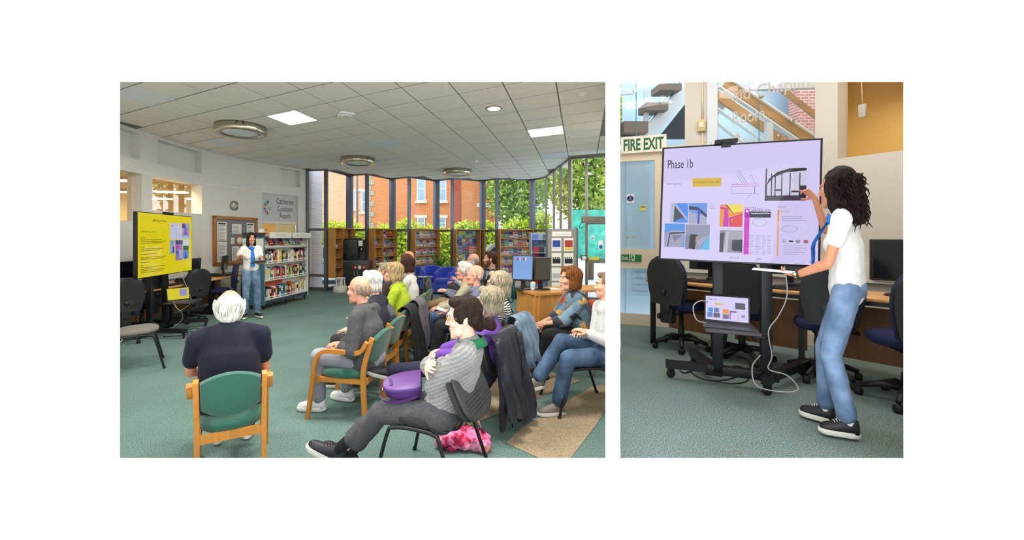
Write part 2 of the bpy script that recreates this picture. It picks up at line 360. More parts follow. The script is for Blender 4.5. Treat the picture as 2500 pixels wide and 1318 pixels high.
for a0, a1, z0, z1, dp in HOLES:
    seg = [x for x in us if a0 <= x <= a1]; pts = [(lwall(x)[0], lwall(x)[0]-lwall(x)[2]*dp) for x in seg]
    for k in range(len(seg)-1):
        (p, pb), (q, qb) = pts[k], pts[k+1]
        g.quad((p.x, p.y, z0), (q.x, q.y, z0), (qb.x, qb.y, z0), (pb.x, pb.y, z0)); g.quad((p.x, p.y, z1), (pb.x, pb.y, z1), (qb.x, qb.y, z1), (q.x, q.y, z1))
        if dp == .16: g.quad((pb.x, pb.y, z0), (pb.x, pb.y, z1), (qb.x, qb.y, z1), (qb.x, qb.y, z0))
    for k in (0, -1):
        p, pb = pts[k]; g.quad((p.x, p.y, z0), (pb.x, pb.y, z0), (pb.x, pb.y, z1), (p.x, p.y, z1))
# near end of the wall, up to the display wall
for i in range(len(LC)-1):
    (x0, y0), (x1, y1) = LC[i], LC[i+1]
    if y1 <= lwall(60)[0].y+.02: g.quad((x0, y0, 0), (x0, y0, CEILZ+.1), (x1, y1, CEILZ+.1), (x1, y1, 0))
struct('wall_left', g, WALL)
# back of the wall: the yellow room beyond
YEL = M('warm yellow wall', (234,210,150), .7); CREAM = M('cream gloss paint', (226,214,188), .45)
g = G(); o1 = [lwall(u, -.3)[0] for u in (60, 240, 372, 493, 610, 749)]; o2 = [Vector((-8.2, 3.5)), Vector((-9.3, 7)), Vector((-9.6, 9.5)), Vector((-9, 12)), Vector((-7.6, 14)), Vector((-5.2, 14.5))]
for k in range(5): g.quad((o2[k].x, o2[k].y, 0), (o2[k].x, o2[k].y, 3.1), (o2[k+1].x, o2[k+1].y, 3.1), (o2[k+1].x, o2[k+1].y, 0))
for k in (0, 5): g.quad((o1[k].x, o1[k].y, 0), (o2[k].x, o2[k].y, 0), (o2[k].x, o2[k].y, 3.1), (o1[k].x, o1[k].y, 3.1))
struct('wall_back', g, YEL)
g = G(); poly = [(p.x, p.y) for p in o1]+[(p.x, p.y) for p in o2[::-1]]
g.add([(x, y, 3.1) for x, y in poly], [tuple(range(len(poly)))]); struct('ceiling_back', g, YEL)
g = G(); g.add([(x, y, 0) for x, y in poly], [tuple(range(len(poly)))[::-1]]); struct('floor_back', g, M('brown floor', (150,125,85), .6))
LM2 = M('long office lamp diffuser', (255,246,226), .5, emit=26)
for k, (u, v, Y, ln) in enumerate(((418, 468, 9.4, .7), (385, 484, 10.8, .7), (486, 485, 11.2, .7), (300, 440, 8.3, .8), (303, 468, 10.2, .7))):
    p = aty(u, v, Y); t = thing('hanging_office_lamp', 'long lamp glowing in the yellow room, %s' % ('largest one in the window over the display', 'small one at the pillar side of the window', 'small one at the clock side of the window', 'large one behind the tall end window', 'small one behind the tall end window')[k], 'lamp', p, .25, 'lamps in the yellow room')
    g = G(); g.box(-ln/2, ln/2, -.15, .15, 0, .07, bev=.02); obj('housing', g, M('beige lamp housing', (190,160,110), .5), t)
    g = G(); g.box(-ln/2+.04, ln/2-.04, -.12, .12, -.02, 0.005); obj('diffuser', g, LM2, t)
    for s in (-1, 1): g = G(); g.tube([(s*ln*.35, 0, .06), (s*ln*.35, 0, 3.1-p.z)], .006, 6); obj('rod', g, CHROME, t)
GL = glass('window glass', refl=.55); GLI = glass('inner window glass', (255,246,225), .3)
for k, (a0, a1, z0, z1) in enumerate(((240, 346, 1.89, 2.79), (372, 493, 2.12, 2.79))):
    g = G(); seg = [x for x in us if a0 <= x <= a1]
    P = [lwall(x, -.2)[0] for x in seg]
    for i in range(len(P)-1): g.quad((P[i].x, P[i].y, z0), (P[i].x, P[i].y, z1), (P[i+1].x, P[i+1].y, z1), (P[i+1].x, P[i+1].y, z0))
    o = struct('window_%d' % (k+1), g, GLI)
    g = G(); m = P[len(P)//2]; g.tube([(m.x, m.y, z0), (m.x, m.y, z1)], .006, 6); obj('glazing_joint', g, M('cream trim', (225,205,150), .5), o)
# door below the sign
p0, d0, n0 = lwall(640, -.1); p1, _, _ = lwall(728, -.1); TD, LD = frame2(p0, p1)
g = G(); g.box(0, LD, -.02, .02, 2.0, 2.79, TD); o = struct('door_1', g, M('pale grey sign panel', (205,206,208), .6))
g = G(); g.box(0, LD, -.03, .02, 1.97, 2.03, TD); g.box(.0, .06, -.02, .02, 0, 1.98, TD); g.box(LD-.06, LD, -.02, .02, 0, 1.98, TD); g.box(LD*.42, LD*.42+.05, -.02, .02, 0, 1.98, TD); obj('door_frame', g, WALL, o)
g = G(); g.box(LD*.47, LD-.06, -.015, .015, 0, 1.96, TD); obj('door_leaf', g, M('pale yellow door', (233,214,150), .5), o)
g = G(); g.box(LD*.47+.12, LD-.16, -.022, .022, 1.2, 1.84, TD); obj('vision_panel', g, M('yellow vision panel', (222,194,90), .2), o)
g = G(); g.box(LD-.075, LD-.05, -.05, -.02, 1.5, 1.95, TD); obj('door_closer', g, CHROME, o)
g = G(); g.box(.06, LD*.42, -.01, .01, .9, 1.96, TD); obj('side_pane', g, GLI, o)
DARK = M('dark grey print', (92,94,98), .6)
t = thing('room_sign', 'grey panel lettering reading Catherine Cookson Room over the doorway', 'sign', (0, 0, 0))
g = G()
for i, (tx, zz, wd) in enumerate((('Catherine', 2.61, .545), ('Cookson', 2.40, .49), ('Room', 2.205, .33))):
    put_text(g, tx, LD*.665, zz, -.0245, size=.205, width=wd, height=.155 if i else .165, align='CENTER', T=TD)
obj('lettering', g, DARK, t)
LOGO = [(205,60,50), (120,40,70), (225,195,60), (60,110,60), (40,90,140), (45,150,170), (30,60,90), (230,150,60), (90,50,110), (60,140,150)]
for k in range(15):
    an = math.radians(20+k*21.5); g = G(); c, s = math.cos(an), math.sin(an)
    q = lambda r_, w_: (LD*.21+(c*r_-s*w_)*.7, -.0245, 2.405+(s*r_+c*w_))
    if c > .45: continue
    g.add([q(.11, -.012), q(.2, -.02), q(.2, .02), q(.11, .012)], [(0, 1, 2, 3)], TD); obj('logo_ray', g, M('logo %d' % (k % 10), LOGO[k % 10], .6), t)
g = G(); scribble(g, LD*.19, LD*.33, 2.42, .03, -.0245, TD); scribble(g, LD*.19, LD*.31, 2.375, .03, -.0245, TD); tag(obj('small_lettering', g, DARK, t), kind='stuff')
# baseboard and dado trunking on the left wall
g = G(); h = G(); sg = [x for x in range(60, 636, 24)]
for a0, a1 in zip(sg[:-1], sg[1:]):
    for G_, off, z0, z1 in ((g, .015, 0, .1), (h, .05, .73, .88)):
        p, _, _ = lwall(a0, off); q, _, _ = lwall(a1, off); pw, _, _ = lwall(a0, 0); qw, _, _ = lwall(a1, 0)
        G_.quad((p.x, p.y, z0), (p.x, p.y, z1), (q.x, q.y, z1), (q.x, q.y, z0)); G_.quad((p.x, p.y, z1), (pw.x, pw.y, z1), (qw.x, qw.y, z1), (q.x, q.y, z1)); G_.quad((p.x, p.y, z0), (q.x, q.y, z0), (qw.x, qw.y, z0), (pw.x, pw.y, z0))
struct('baseboard_left', g, WALL); struct('trim_1', h, M('white trunking', (236,234,228), .45))
# ---- glass front of the left room
ALU = M('grey aluminium', (112,116,126), .38, .6); ALUD = M('dark aluminium', (78,80,88), .4, .5)
ZT1, ZT2 = 1.82, .46
for k in range(len(FAC)-1):
    a, b = FAC[k], FAC[k+1]; T, L = frame2(a, b)
    ent = k >= 11; mat_ = M('bronze aluminium', (140,134,124), .4, .5) if ent else ALU
    g = G(); top = CEILZ+.02
    zz = [0.06, ZT2, ZT1, top] if not ent else ([.06, 1.62, top] if k == 15 else [.06, top])
    if k == 15: zz = [.06, 1.02, 2.02, top]
    g.quad((0, 0, .03), (L, 0, .03), (L, 0, top), (0, 0, top), T)
    o = struct('window_%d' % (k+3), g, GL)
    g = G(); w_ = .045 if not ent or k == 14 else .03
    g.box(-w_, w_, -w_, w_, 0, top, T); obj('mullion', g, mat_, o)
    if k == len(FAC)-2: g = G(); g.box(L-.05, L+.05, -.05, .05, 0, top, T); obj('mullion', g, mat_, o)
    for z in zz:
        h_ = .045 if z not in (.06, top) else .06
        if k == 15 and z == 2.02: h_ = .11
        if k == 15 and z == 1.02: h_ = .07
        g = G(); g.box(.0, L, -.03, .03, z-h_, z+h_*.7, T); obj('transom', g, mat_, o)
    if not ent and k % 2 == 1 and k < 11:   # broad stanchion at every inner fold
        g = G(); g.box(L-.1, L+.06, -.16, .02, 0, top, T, bev=.01); obj('stanchion', g, M('slate steel', (104,110,128), .45, .3), o)
# ---- partition between the rooms
g = G(); th = .012
for (x0, y0), (x1, y1) in zip(PART[:-1], PART[1:]):
    g.quad((x0, y0, -.05), (x0, y0, 4.2), (x1, y1, 4.2), (x1, y1, -.05)); g.quad((x0+th, y0, -.05), (x1+th, y1, -.05), (x1+th, y1, 4.2), (x0+th, y0, 4.2))
struct('wall_right', g, WALL)
# ------------------------------------------------------------------ OUTSIDE THE GLASS FRONT
def brickmat(name, c1, c2, mortar, bw=.23, bh=.075, ax='XZ'):
    m = M(name, c1, .9); nt, b = nodes(m)
    tc = nt.nodes.new('ShaderNodeTexCoord'); sp = nt.nodes.new('ShaderNodeSeparateXYZ'); cb = nt.nodes.new('ShaderNodeCombineXYZ'); br = nt.nodes.new('ShaderNodeTexBrick')
    nt.links.new(tc.outputs['Object'], sp.inputs[0]); nt.links.new(sp.outputs[ax[0]], cb.inputs[0]); nt.links.new(sp.outputs[ax[1]], cb.inputs[1]); nt.links.new(cb.outputs[0], br.inputs['Vector'])
    br.inputs['Color1'].default_value = (*C(*c1), 1); br.inputs['Color2'].default_value = (*C(*c2), 1); br.inputs['Mortar'].default_value = (*C(*mortar), 1)
    br.inputs['Scale'].default_value = 1; br.inputs['Brick Width'].default_value = bw; br.inputs['Row Height'].default_value = bh; br.inputs['Mortar Size'].default_value = .008; br.inputs['Bias'].default_value = -.2
    nt.links.new(br.outputs['Color'], b.inputs['Base Color']); return m
BR1 = brickmat('orange brick', (222,140,88), (206,124,78), (214,160,118)); BR2 = brickmat('pink brick', (232,176,138), (218,158,120), (228,190,160))
g = G(); g.box(-16, 16, 10.3, 60, -.35, -.12); struct('ground', g, M('pale paving', (196,204,216), .85, var=.08, scale=1.5))
YB = 22.0
def bx(u): return (u-PX)/F*YB
def bz(v): return CAMZ+(HY-v)/F*YB
hs = thing('brick_house', 'orange brick terraced house with white sash windows beyond the hedge', 'house', (bx(1000), YB, -.12))
def hp(name, u0, u1, v0, v1, y0, y1, mat_, parent=None):
    g = G(); g.box(bx(u0)-bx(1000), bx(u1)-bx(1000), y0, y1, bz(v1)+.12, bz(v0)+.12); return obj(name, g, mat_, parent or hs)
hp('wall', 896, 1214, 180, 650, 0, 4, BR1); hp('wall', 700, 896, 180, 650, .7, 4, BR2); hp('brick_strip', 1106, 1124, 180, 650, -.06, .1, M('dark red brick', (170,84,66), .9))
for i in range(14): hp('quoin_stone', 898 if i % 2 else 900, 906+(i % 2)*8, 400+i*13, 412+i*13, -.04, .1, M('grey stone', (176,170,150), .9))
STONE = M('pale stone lintel', (236,226,206), .8); SASH = M('white sash', (246,246,246), .5)
def sash(u0, u1, v0, v1, y=0, sill=True):
    f = hp('window', u0, u1, v0, v1, y-.05, y+.02, SASH)
    m_ = (v0+v1)/2
    for a, b in ((v0+2, m_-1), (m_+1.5, v1-2)): hp('pane', u0+2, u1-2, a, b, y-.07, y-.04, M('sky in pane', (150,180,205), .1, spec=1), f)
    if sill: hp('sill', u0-4, u1+4, v1, v1+5, y-.16, y, STONE)
sash(1018, 1039, 430, 491); sash(1071, 1090, 430, 491); sash(874, 893, 464, 516, .7); sash(855, 861, 462, 508, .7); sash(1019, 1038, 531, 556, 0, False); sash(1070, 1089, 531, 556, 0, False)
for a, b, v in ((1013, 1043, 525), (1067, 1093, 525)): hp('lintel', a, b, v, v+7, -.08, 0, STONE)
for a, b, v in ((855, 897, 458),): hp('lintel', a, b, v, v+6, .6, .75, STONE)
g = G(); p = aty(872, 440, 21.8); g.tube([(p.x, p.y, -.1), (p.x, p.y, 5.2)], .05, 8); g.tube([(p.x, p.y, 5.2), (p.x+.12, p.y+.2, 5.4)], .05, 8); tag(obj('drain_pipe', g, M('grey pipe', (110,105,108), .5)), 'grey drainpipe running down the pink brick wall', 'pipe')
t = thing('street_name_plate', 'white street name plate fixed low on the orange brick wall', 'sign', (bx(1182), YB-.07, bz(501)))
g = G(); g.box(-.38, .38, 0, .05, -.1, .1); obj('plate', g, M('white enamel', (240,240,238), .4), t); g = G(); scribble(g, -.28, .28, 0, .1, -.005); tag(obj('lettering', g, DARK, t), kind='stuff')
def leaves(n, fn, s, seed=1, droop=.0):
    rr = random.Random(seed); V = []; Fc = []
    for i in range(n):
        c = fn(rr); a = Vector((rr.gauss(0, 1), rr.gauss(0, 1), rr.gauss(0, 1)+droop)).normalized(); b = a.orthogonal().normalized(); b.rotate(Matrix.Rotation(rr.random()*6.3, 3, a))
        q = a.cross(b); L = s*(.7+.6*rr.random()); k = len(V)
        V += [tuple(c), tuple(c+b*L*.5+q*L*.22), tuple(c+b*L), tuple(c+b*L*.5-q*L*.22)]; Fc.append((k, k+1, k+2, k+3))
    g = G(); g.add(V, Fc); return g
def leafmat(name, c1, c2):
    m = M(name, c1, .6, var=.01); nt, b = nodes(m)
    n = [x for x in nt.nodes if x.type == 'TEX_NOISE'][0]; n.inputs['Scale'].default_value = 2.2
    r = [x for x in nt.nodes if x.type == 'VALTORGB'][0]; r.color_ramp.elements[0].color = (*C(*c2), 1); r.color_ramp.elements[1].color = (*C(*c1), 1)
    return m
# clipped hedge, cut into bays of its own along the pavement
x0, x1 = bx(690)*18/22, bx(1345)*18/22
def hedge_top(x): return 2.0+.18*math.sin(x*2.1)+.12*math.sin(x*5.3+1)+(.3 if x > 2.0 else 0)
def hf(rr):
    x = x0+(x1-x0)*rr.random(); z = hedge_top(x)*(1-rr.random()**2*.85)+rr.gauss(0, .08); y = 18+rr.random()*.5
    return Vector((x, y-.25*(rr.random() < .6), z))
hd = thing('garden_hedge', 'bright yellow green clipped hedge along the pavement outside', 'hedge', (0, 0, 0))
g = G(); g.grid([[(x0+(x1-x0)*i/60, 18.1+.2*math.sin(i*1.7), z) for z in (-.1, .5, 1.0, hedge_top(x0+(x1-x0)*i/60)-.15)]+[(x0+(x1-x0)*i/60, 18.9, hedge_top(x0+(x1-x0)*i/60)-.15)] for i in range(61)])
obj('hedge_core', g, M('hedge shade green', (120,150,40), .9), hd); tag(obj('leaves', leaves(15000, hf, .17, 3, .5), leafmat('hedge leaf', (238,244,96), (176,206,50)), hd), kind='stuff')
for k, (u, Y, r, zc, h_, n, c1, c2, lab) in enumerate(((1262, 20.0, 1.55, 5.0, 3.2, 11000, (190,214,110), (110,160,60), 'leafy green tree standing behind the tall end of the hedge'), (1440, 16.5, 1.9, 5.2, 3.3, 9000, (196,206,70), (96,146,66), 'yellowing green tree seen through the entrance glass'))):
    X = (u-PX)/F*Y; t = thing('street_tree', lab, 'tree', (X, Y, -.12))
    def tf(rr, X=X, Y=Y, r=r, zc=zc, h_=h_):
        a = rr.random()*2*PI; ph = math.acos(2*rr.random()-1); q = (.55+.45*rr.random()); lump = 1+.18*math.sin(a*5+ph*4)
        return Vector((r*q*lump*math.sin(ph)*math.cos(a), r*q*lump*math.sin(ph)*math.sin(a), zc+h_*q*math.cos(ph)))
    tag(obj('foliage', leaves(n, tf, .26, 5+k, .4), leafmat('tree leaf %d' % k, c1, c2), t), kind='stuff')
    g = G(); g.tube([(0, 0, 0), (.05, 0, 1.6), (-.05, .05, 3.5), (.1, 0, 5.5)], [.16, .13, .1, .04], 8)
    for a in range(5): g.tube([(0, 0, 2.2+a*.5), (math.cos(a*2.4)*.9, math.sin(a*2.4)*.9, 3.2+a*.6)], [.06, .02], 6)
    obj('trunk', g, M('bark', (104,88,70), .9), t)
def car(loc, lab, col, flip=1):
    t = thing('parked_car', lab, 'car', loc); prof = [(-2.0,.25),(-2.05,.55),(-1.95,.82),(-1.3,.9),(-.75,1.4),(.6,1.45),(1.25,.95),(1.95,.8),(2.08,.5),(2.0,.22)]
    T = Matrix.Translation((0, .8, 0)) @ Matrix.Rotation(PI/2, 4, 'X') @ Matrix.Diagonal((flip, 1, 1, 1))
    g = G(); g.prism([(x, z) for x, z in prof], 1.6, T); obj('body', g, M('car paint %s' % lab[:6], col, .25, coat=.6), t)
    for a, b in ((-.68, -.05), (.0, .62)):
        g = G(); g.prism([(a-.32 if a < -.1 else a, .95), (b+.38 if b > .1 else b, .95), (b, 1.33), (a, 1.33)], .01, Matrix.Translation((0, -.795, 0)) @ Matrix.Rotation(PI/2, 4, 'X') @ Matrix.Diagonal((flip, 1, 1, 1))); obj('side_window', g, M('car glass', (70,90,105), .08, spec=1), t)
    for x in (-1.25, 1.25):
        for y in (-.72, .72):
            g = G(); g.lathe([(.001, -.1), (.2, -.1), (.31, -.09), (.31, .09), (.2, .1), (.001, .1)], 24, TR(x*flip, y, .31, 0, PI/2)); w_ = obj('wheel', g, M('tyre', (38,40,44), .8), t)
            g = G(); g.lathe([(.001, -.115), (.18, -.105), (.19, -.1)], 16, TR(x*flip, y, .31, 0, PI/2)); obj('hub_cap', g, CHROME, w_)
    g = G(); g.box(1.9*flip-.04, 1.9*flip+.12, -.78, -.4, .6, .74); obj('headlamp', g, M('lamp glass', (235,240,245), .1), t)
    return t
car((-4.9, 15.6, -.12), 'pale car with dark wheels parked behind the wooden corner shelf', (206,228,236))
car((1.9, 15.8, -.12), 'white car parked behind the pair of magazine shelves', (232,236,240), -1)
for u, v in ((790, 690), (946, 655)):
    p = at(u, v, -.12) if v > 660 else aty(u, 640, 14.9); g = G()
    g.tube([(-.3, 0, -.1), (-.3, 0, .55)]+[(-.3*math.cos(a*PI/8), 0, .55+.25*math.sin(a*PI/8)) for a in range(9)]+[(.3, 0, -.1)], .03, 8)
    o = obj('cycle_stand', g, M('galvanised steel', (150,160,170), .35, .8)); o.location = (p.x, 14.6, -.02); tag(o, 'galvanised hoop cycle stand on the paving by the %s' % ('corner shelf' if u < 900 else 'magazine shelf'), 'cycle stand')
g = G(); g.box(-4.75, -4.46, 12.42, 13.4, -.12, 3.9); struct('wall_pier', g, brickmat('white painted brick', (226,224,232), (212,210,222), (190,190,204), ax='XZ'))
# teal hoarding outside the entrance doors
p = aty(1400, 540, 12.6); t = thing('mural_hoarding', 'teal painted hoarding with sketched figures outside the entrance doors', 'hoarding', (p.x, 12.6, -.12))
g = G(); g.box(-.05, 2.2, 0, .06, 1.05, 2.55); obj('panel', g, M('teal mural', (70,186,160), .6, var=.4, scale=4), t)
for x in (.05, 2.1): g = G(); g.box(x-.04, x+.04, .06, .14, 0, 2.5); obj('post', g, ALUD, t)
# ------------------------------------------------------------------ LEFT ROOM: SHELVES, DESKS, SCREEN
BEECH = wood('beech veneer', (196,140,78), .8, 2, (6,6,1)); OAKD = wood('honey oak', (206,146,74), .82, 3, (5,5,1)); BENT = wood('bent beech', (200,134,56), .85, 4, (8,8,2), .35)
PLASTB = M('black plastic', (26,26,28), .5, var=.1, scale=80); METB = M('black metal', (30,30,33), .4, .3); RUB = M('black rubber', (22,22,23), .7)
PAPER = M('white paper', (238,236,230), .8); GREYF = M('grey felt', (132,134,138), .95, var=.06, scale=200)
INKS = [M('ink %d' % i, c, .6) for i, c in enumerate([(60,80,130), (200,70,60), (225,195,70), (70,130,80), (120,90,150), (150,170,190), (230,150,80), (40,45,60), (210,120,150), (90,160,180)])]
def picked(seq, r=R_): return seq[r.randrange(len(seq))]
BOOKC = {'red': (190,48,40), 'orange': (224,104,42), 'white': (236,232,224), 'black': (34,33,36), 'navy': (40,54,92), 'blue': (44,122,168), 'green': (84,140,70), 'yellow': (232,196,72), 'purple': (96,58,120), 'grey': (140,142,148), 'cream': (224,206,170), 'pink': (214,128,150), 'brown': (124,78,50), 'lime': (176,204,84), 'teal': (48,130,136)}
BM = {k: M('book cloth '+k, v, .55) for k, v in BOOKC.items()}; PAGES = M('book pages', (232,224,204), .9)
def book(name, w_, d_, h_, col, T, label, group, cat='book', label_strip=True):
    """book standing on T origin: spine towards -y"""
    g = G(); c = .0035
    g.m(0).box(-w_/2, w_/2, 0, c, 0, h_, T); g.box(-w_/2, -w_/2+c, 0, d_, 0, h_, T); g.box(w_/2-c, w_/2, 0, d_, 0, h_, T); g.m(1).box(-w_/2+c, w_/2-c, c, d_-.004, .004, h_-.004, T)
    if label_strip: g.m(2).box(-w_/2+.001, w_/2-.001, -.001, .002, .02, .05, T); g.m(3).box(-w_/2+.004, w_/2-.004, -.001, .002, h_*.45, h_*.8, T)
    return tag(obj(name, g, [BM[col], PAGES, PAPER, picked([BM['white'], BM['cream'], BM['yellow'], BM['black']])]), label, cat, group)
def leaflet(name, w_, h_, T, label, group, cols, cat='magazine', th=.012):
    g = G(); g.m(0).box(-w_/2, w_/2, -th, 0, 0, h_, T); g.m(1).box(-w_/2+.01, w_/2-.01, -th-.0015, -th, h_*.55, h_*.93, T); g.m(2).box(-w_/2+.015, w_/2-.03, -th-.0015, -th, h_*.3, h_*.42, T); g.m(3).box(-w_/2+.01, w_/2-.01, -th-.0015, -th, h_*.06, h_*.22, T)
    return tag(obj(name, g, cols), label, cat, group)
def caster(parent, x, y, r=.04, T=None):
    g = G(); g.lathe([(.001, -.012), (r*.8, -.012), (r, -.008), (r, .008), (r*.8, .012), (.001, .012)], 16, (T or I4) @ TR(x, y, r, .6, PI/2)); w_ = obj('caster', g, RUB, parent)
    g = G(); g.box(-.018, .018, -.02, .02, r*.9, r*2+.01, (T or I4) @ TR(x, y, 0, .6)); g.tube([(x, y, r*1.6), (x, y, r*2.4)], .01, 6, T=T); obj('fork', g, METB, w_)
# ---- wooden display shelves along the glass
def shelf_unit(name, k, label, cols, nsh, z0, z1, dep=.25, back=None, span=(0, 1), lean=True):
    a, b = Vector(FAC[k]), Vector(FAC[k+1]); d = (b-a).normalized(); n = Vector((d.y, -d.x)); L = (b-a).length
    o2 = a+d*L*span[0]+n*.06; L = L*(span[1]-span[0]); t = thing(name, label, 'shelf', (o2.x, o2.y, 0), math.atan2(d.y, d.x), 'wooden display shelves along the glass'); th = .025
    for x in [0]+[c*(L-.1) for c in cols]+[L-.1]: g = G(); g.box(x, x+th, -dep, 0, z0, z1); obj('side_panel', g, BEECH, t)
    g = G(); g.box(0, L-.1+th, -dep, 0, z1-.001, z1+th); obj('top_panel', g, BEECH, t); g = G(); g.box(0, L-.1+th, -.012, 0, z0, z1); obj('back_panel', g, back or BEECH, t)
    for i in range(nsh):
        z = z0+(z1-z0)*i/nsh; g = G(); g.box(th, L-.1, -dep, -.012, z, z+.022); obj('shelf_board', g, BEECH, t)
        g = G(); g.box(th, L-.1, -dep, -dep+.01, z+.09, z+.1); obj('retaining_rail', g, BEECH, t)
    return t, L-.1, dep, z0, (z1-z0)/nsh
def fill_magazines(t, L, dep, z0, dz, nsh, per, x0=.04, x1=None, w_=.17, skip=(), palette=None, where=''):
    TT = TR(t.location.x, t.location.y, 0, t.rotation_euler.z); x1 = x1 or L
    names = ['pale blue', 'white', 'red', 'green', 'yellow', 'black', 'purple', 'grey']; cm = {'pale blue': (176,200,220), 'white': (236,236,234), 'red': (196,64,58), 'green': (110,160,90), 'yellow': (232,204,80), 'black': (40,42,50), 'purple': (112,84,140), 'grey': (168,172,178)}
    rows = ['bottom', 'lower', 'middle', 'upper', 'top'] if nsh == 5 else ['bottom', 'second lowest', 'third lowest', 'top']
    for i in range(nsh):
        for j in range(per):
            if (i, j) in skip: continue
            x = x0+(x1-x0)*(j+.5)/per+R_.uniform(-.01, .01); c = picked(palette or ['pale blue', 'white', 'white', 'pale blue', 'grey', 'red', 'green', 'yellow', 'black', 'purple'])
            T = TT @ TR(x, -.10, z0+dz*i+.024, R_.uniform(-.05, .05), math.radians(-20))
            leaflet('magazine', min(w_, (x1-x0)/per*.92), .22+R_.uniform(-.02, .03), T, '%s magazine on the %s row of %s' % (c, rows[i], where), 'magazines on %s' % where,
                    [M('mag '+c, cm[c], .35), picked(INKS), picked(INKS), picked(INKS+[PAPER])])
Z0, Z1 = .38, 1.84
t, L, dp, z0, dz = shelf_unit('corner_display_shelf', 1, 'narrow wooden corner shelf beside the black coffee machine', [.42], 5, Z0, Z1)
TT = TR(t.location.x, t.location.y, 0, t.rotation_euler.z)
for i, (n_, c) in enumerate(((4, (40,150,160)), (4, (40,150,160)), (2, (50,46,48)), (5, (200,205,210)), (2, (46,44,46)))):
    for j in range(n_):
        g = G(); x = .05+j*.055+.02; h_ = (.13, .12, .1, .09, .1)[i]
        g.lathe([(.02, 0), (.023, .01), (.02, h_*.7), (.012, h_*.85), (.012, h_)], 10); o = obj('jar', g, M('jar glaze %d' % i, c, .3)); o.matrix_world = TT @ TR(x, -.12, z0+dz*i+.022)
        tag(o, '%s small jar on the %s shelf of the corner unit' % (('teal', 'teal', 'black', 'clear grey', 'dark')[i], ('bottom', 'second lowest', 'middle', 'upper', 'top')[i]), 'jar', 'jars on the corner unit')
t, L, dp, z0, dz = shelf_unit('magazine_shelf', 3, 'two column wooden magazine shelf right of the coffee cabinet', [.36], 5, Z0, Z1)
fill_magazines(t, L, dp, z0, dz, 5, 2, .03, L*.36, .14, skip=((4, 0), (4, 1), (2, 1)), palette=['pale blue', 'white', 'grey'], where='the two column shelf'); fill_magazines(t, L, dp, z0, dz, 5, 4, L*.38, L, .15, palette=['white', 'pale blue', 'white', 'grey', 'red'], where='the two column shelf, broad side')
t, L, dp, z0, dz = shelf_unit('magazine_shelf', 5, 'single column wooden magazine shelf behind the pot plant', [], 5, Z0, Z1)
fill_magazines(t, L, dp, z0, dz, 5, 7, palette=['white', 'pale blue', 'grey', 'yellow', 'pale blue', 'white', 'purple'], where='the shelf behind the pot plant')
t, L, dp, z0, dz = shelf_unit('poster_shelf', 7, 'wooden unit with a grey pinboard crowded with yellow and blue leaflets', [.86], 1, Z0, Z1, back=GREYF)
TT = TR(t.location.x, t.location.y, 0, t.rotation_euler.z)
for i in range(5):
    for j in range(6):
        if (i, j) in ((4, 0),): continue
        T = TT @ TR(.1+j*(L*.84-.06)/6+.02, -.02, Z0+.1+i*.275); c = [['pale', (150,175,205)], ['dark', (50,52,70)], ['yellow', (232,206,60)], ['blue', (60,80,150)], ['green', (90,170,80)]][[0, 1, 2, 3, 4][i] if R_.random() < .65 else R_.randrange(5)]
        leaflet('pinned_leaflet', .15, .23, T, '%s leaflet pinned in row %s of the leaflet board' % (c[0], ('one, lowest', 'two', 'three', 'four', 'five, top')[i]), 'leaflets on the pinboard unit', [M('leaflet '+c[0], c[1], .4), picked(INKS), picked(INKS), picked(INKS)], 'leaflet', .004)
t, L, dp, z0, dz = shelf_unit('book_display_shelf', 9, 'wide wooden book shelf behind the bearded man in black', [], 5, Z0, Z1)
fill_magazines(t, L, dp, z0, dz, 5, 7, w_=.17, palette=['grey', 'black', 'red', 'pale blue', 'green', 'yellow', 'white', 'purple'], where='the wide shelf')
# ---- coffee machine and cabinet
p = at(863, 703); BLK = M('satin black laminate', (22,22,26), .35); t = thing('coffee_cabinet', 'black cabinet with three round badges under the coffee machine', 'cabinet', (-3.10, 12.58, 0), .06); t.scale = (.88, 1, 1)
g = G(); g.box(-.43, .43, -.3, .3, .03, .86, bev=.008); obj('body', g, BLK, t); g = G(); g.box(-.45, .45, -.32, .32, .86, .885); obj('worktop', g, M('grey laminate', (92,94,102), .3), t)
for s in (-1, 1):
    g = G(); g.box(s*.02 if s > 0 else -.41, .41 if s > 0 else -.02, -.318, -.3, .06, .6); d_ = obj('door', g, M('black door', (30,30,35), .3), t); g = G(); g.box(s*.05-.01, s*.05+.01, -.335, -.318, .45, .57); obj('handle', g, CHROME, d_)
for k, c in ((-1, (200,50,48)), (0, (236,236,236)), (1, (190,60,60))):
    g = G(); g.lathe([(.001, 0), (.06, 0), (.06, .012), (.001, .014)], 18, TR(.14+k*.15-.02, -.302, .68, 0, PI/2)); b = obj('badge', g, M('badge %d' % k, c, .4), t)
    g = G(); g.box(.13+k*.15-.025, .13+k*.15+.015, -.322, -.314, .66, .70); obj('badge_mark', g, M('badge mark', (40,40,44) if k == 0 else (240,225,220), .4), b)
m_ = thing('coffee_machine', 'tall black coffee machine on the black cabinet', 'coffee machine', (-3.2, 12.6, .885), .06)
g = G(); g.box(-.3, .14, -.25, .25, 0, .62, bev=.015); g.box(.14, .3, .0, .25, 0, .62); obj('body', g, BLK, m_); g = G(); g.box(.14, .3, -.25, .0, 0, .05); obj('drip_tray', g, BLK, m_); g = G(); g.box(.14, .3, -.25, 0, .38, .62, bev=.01); obj('brew_head', g, BLK, m_)
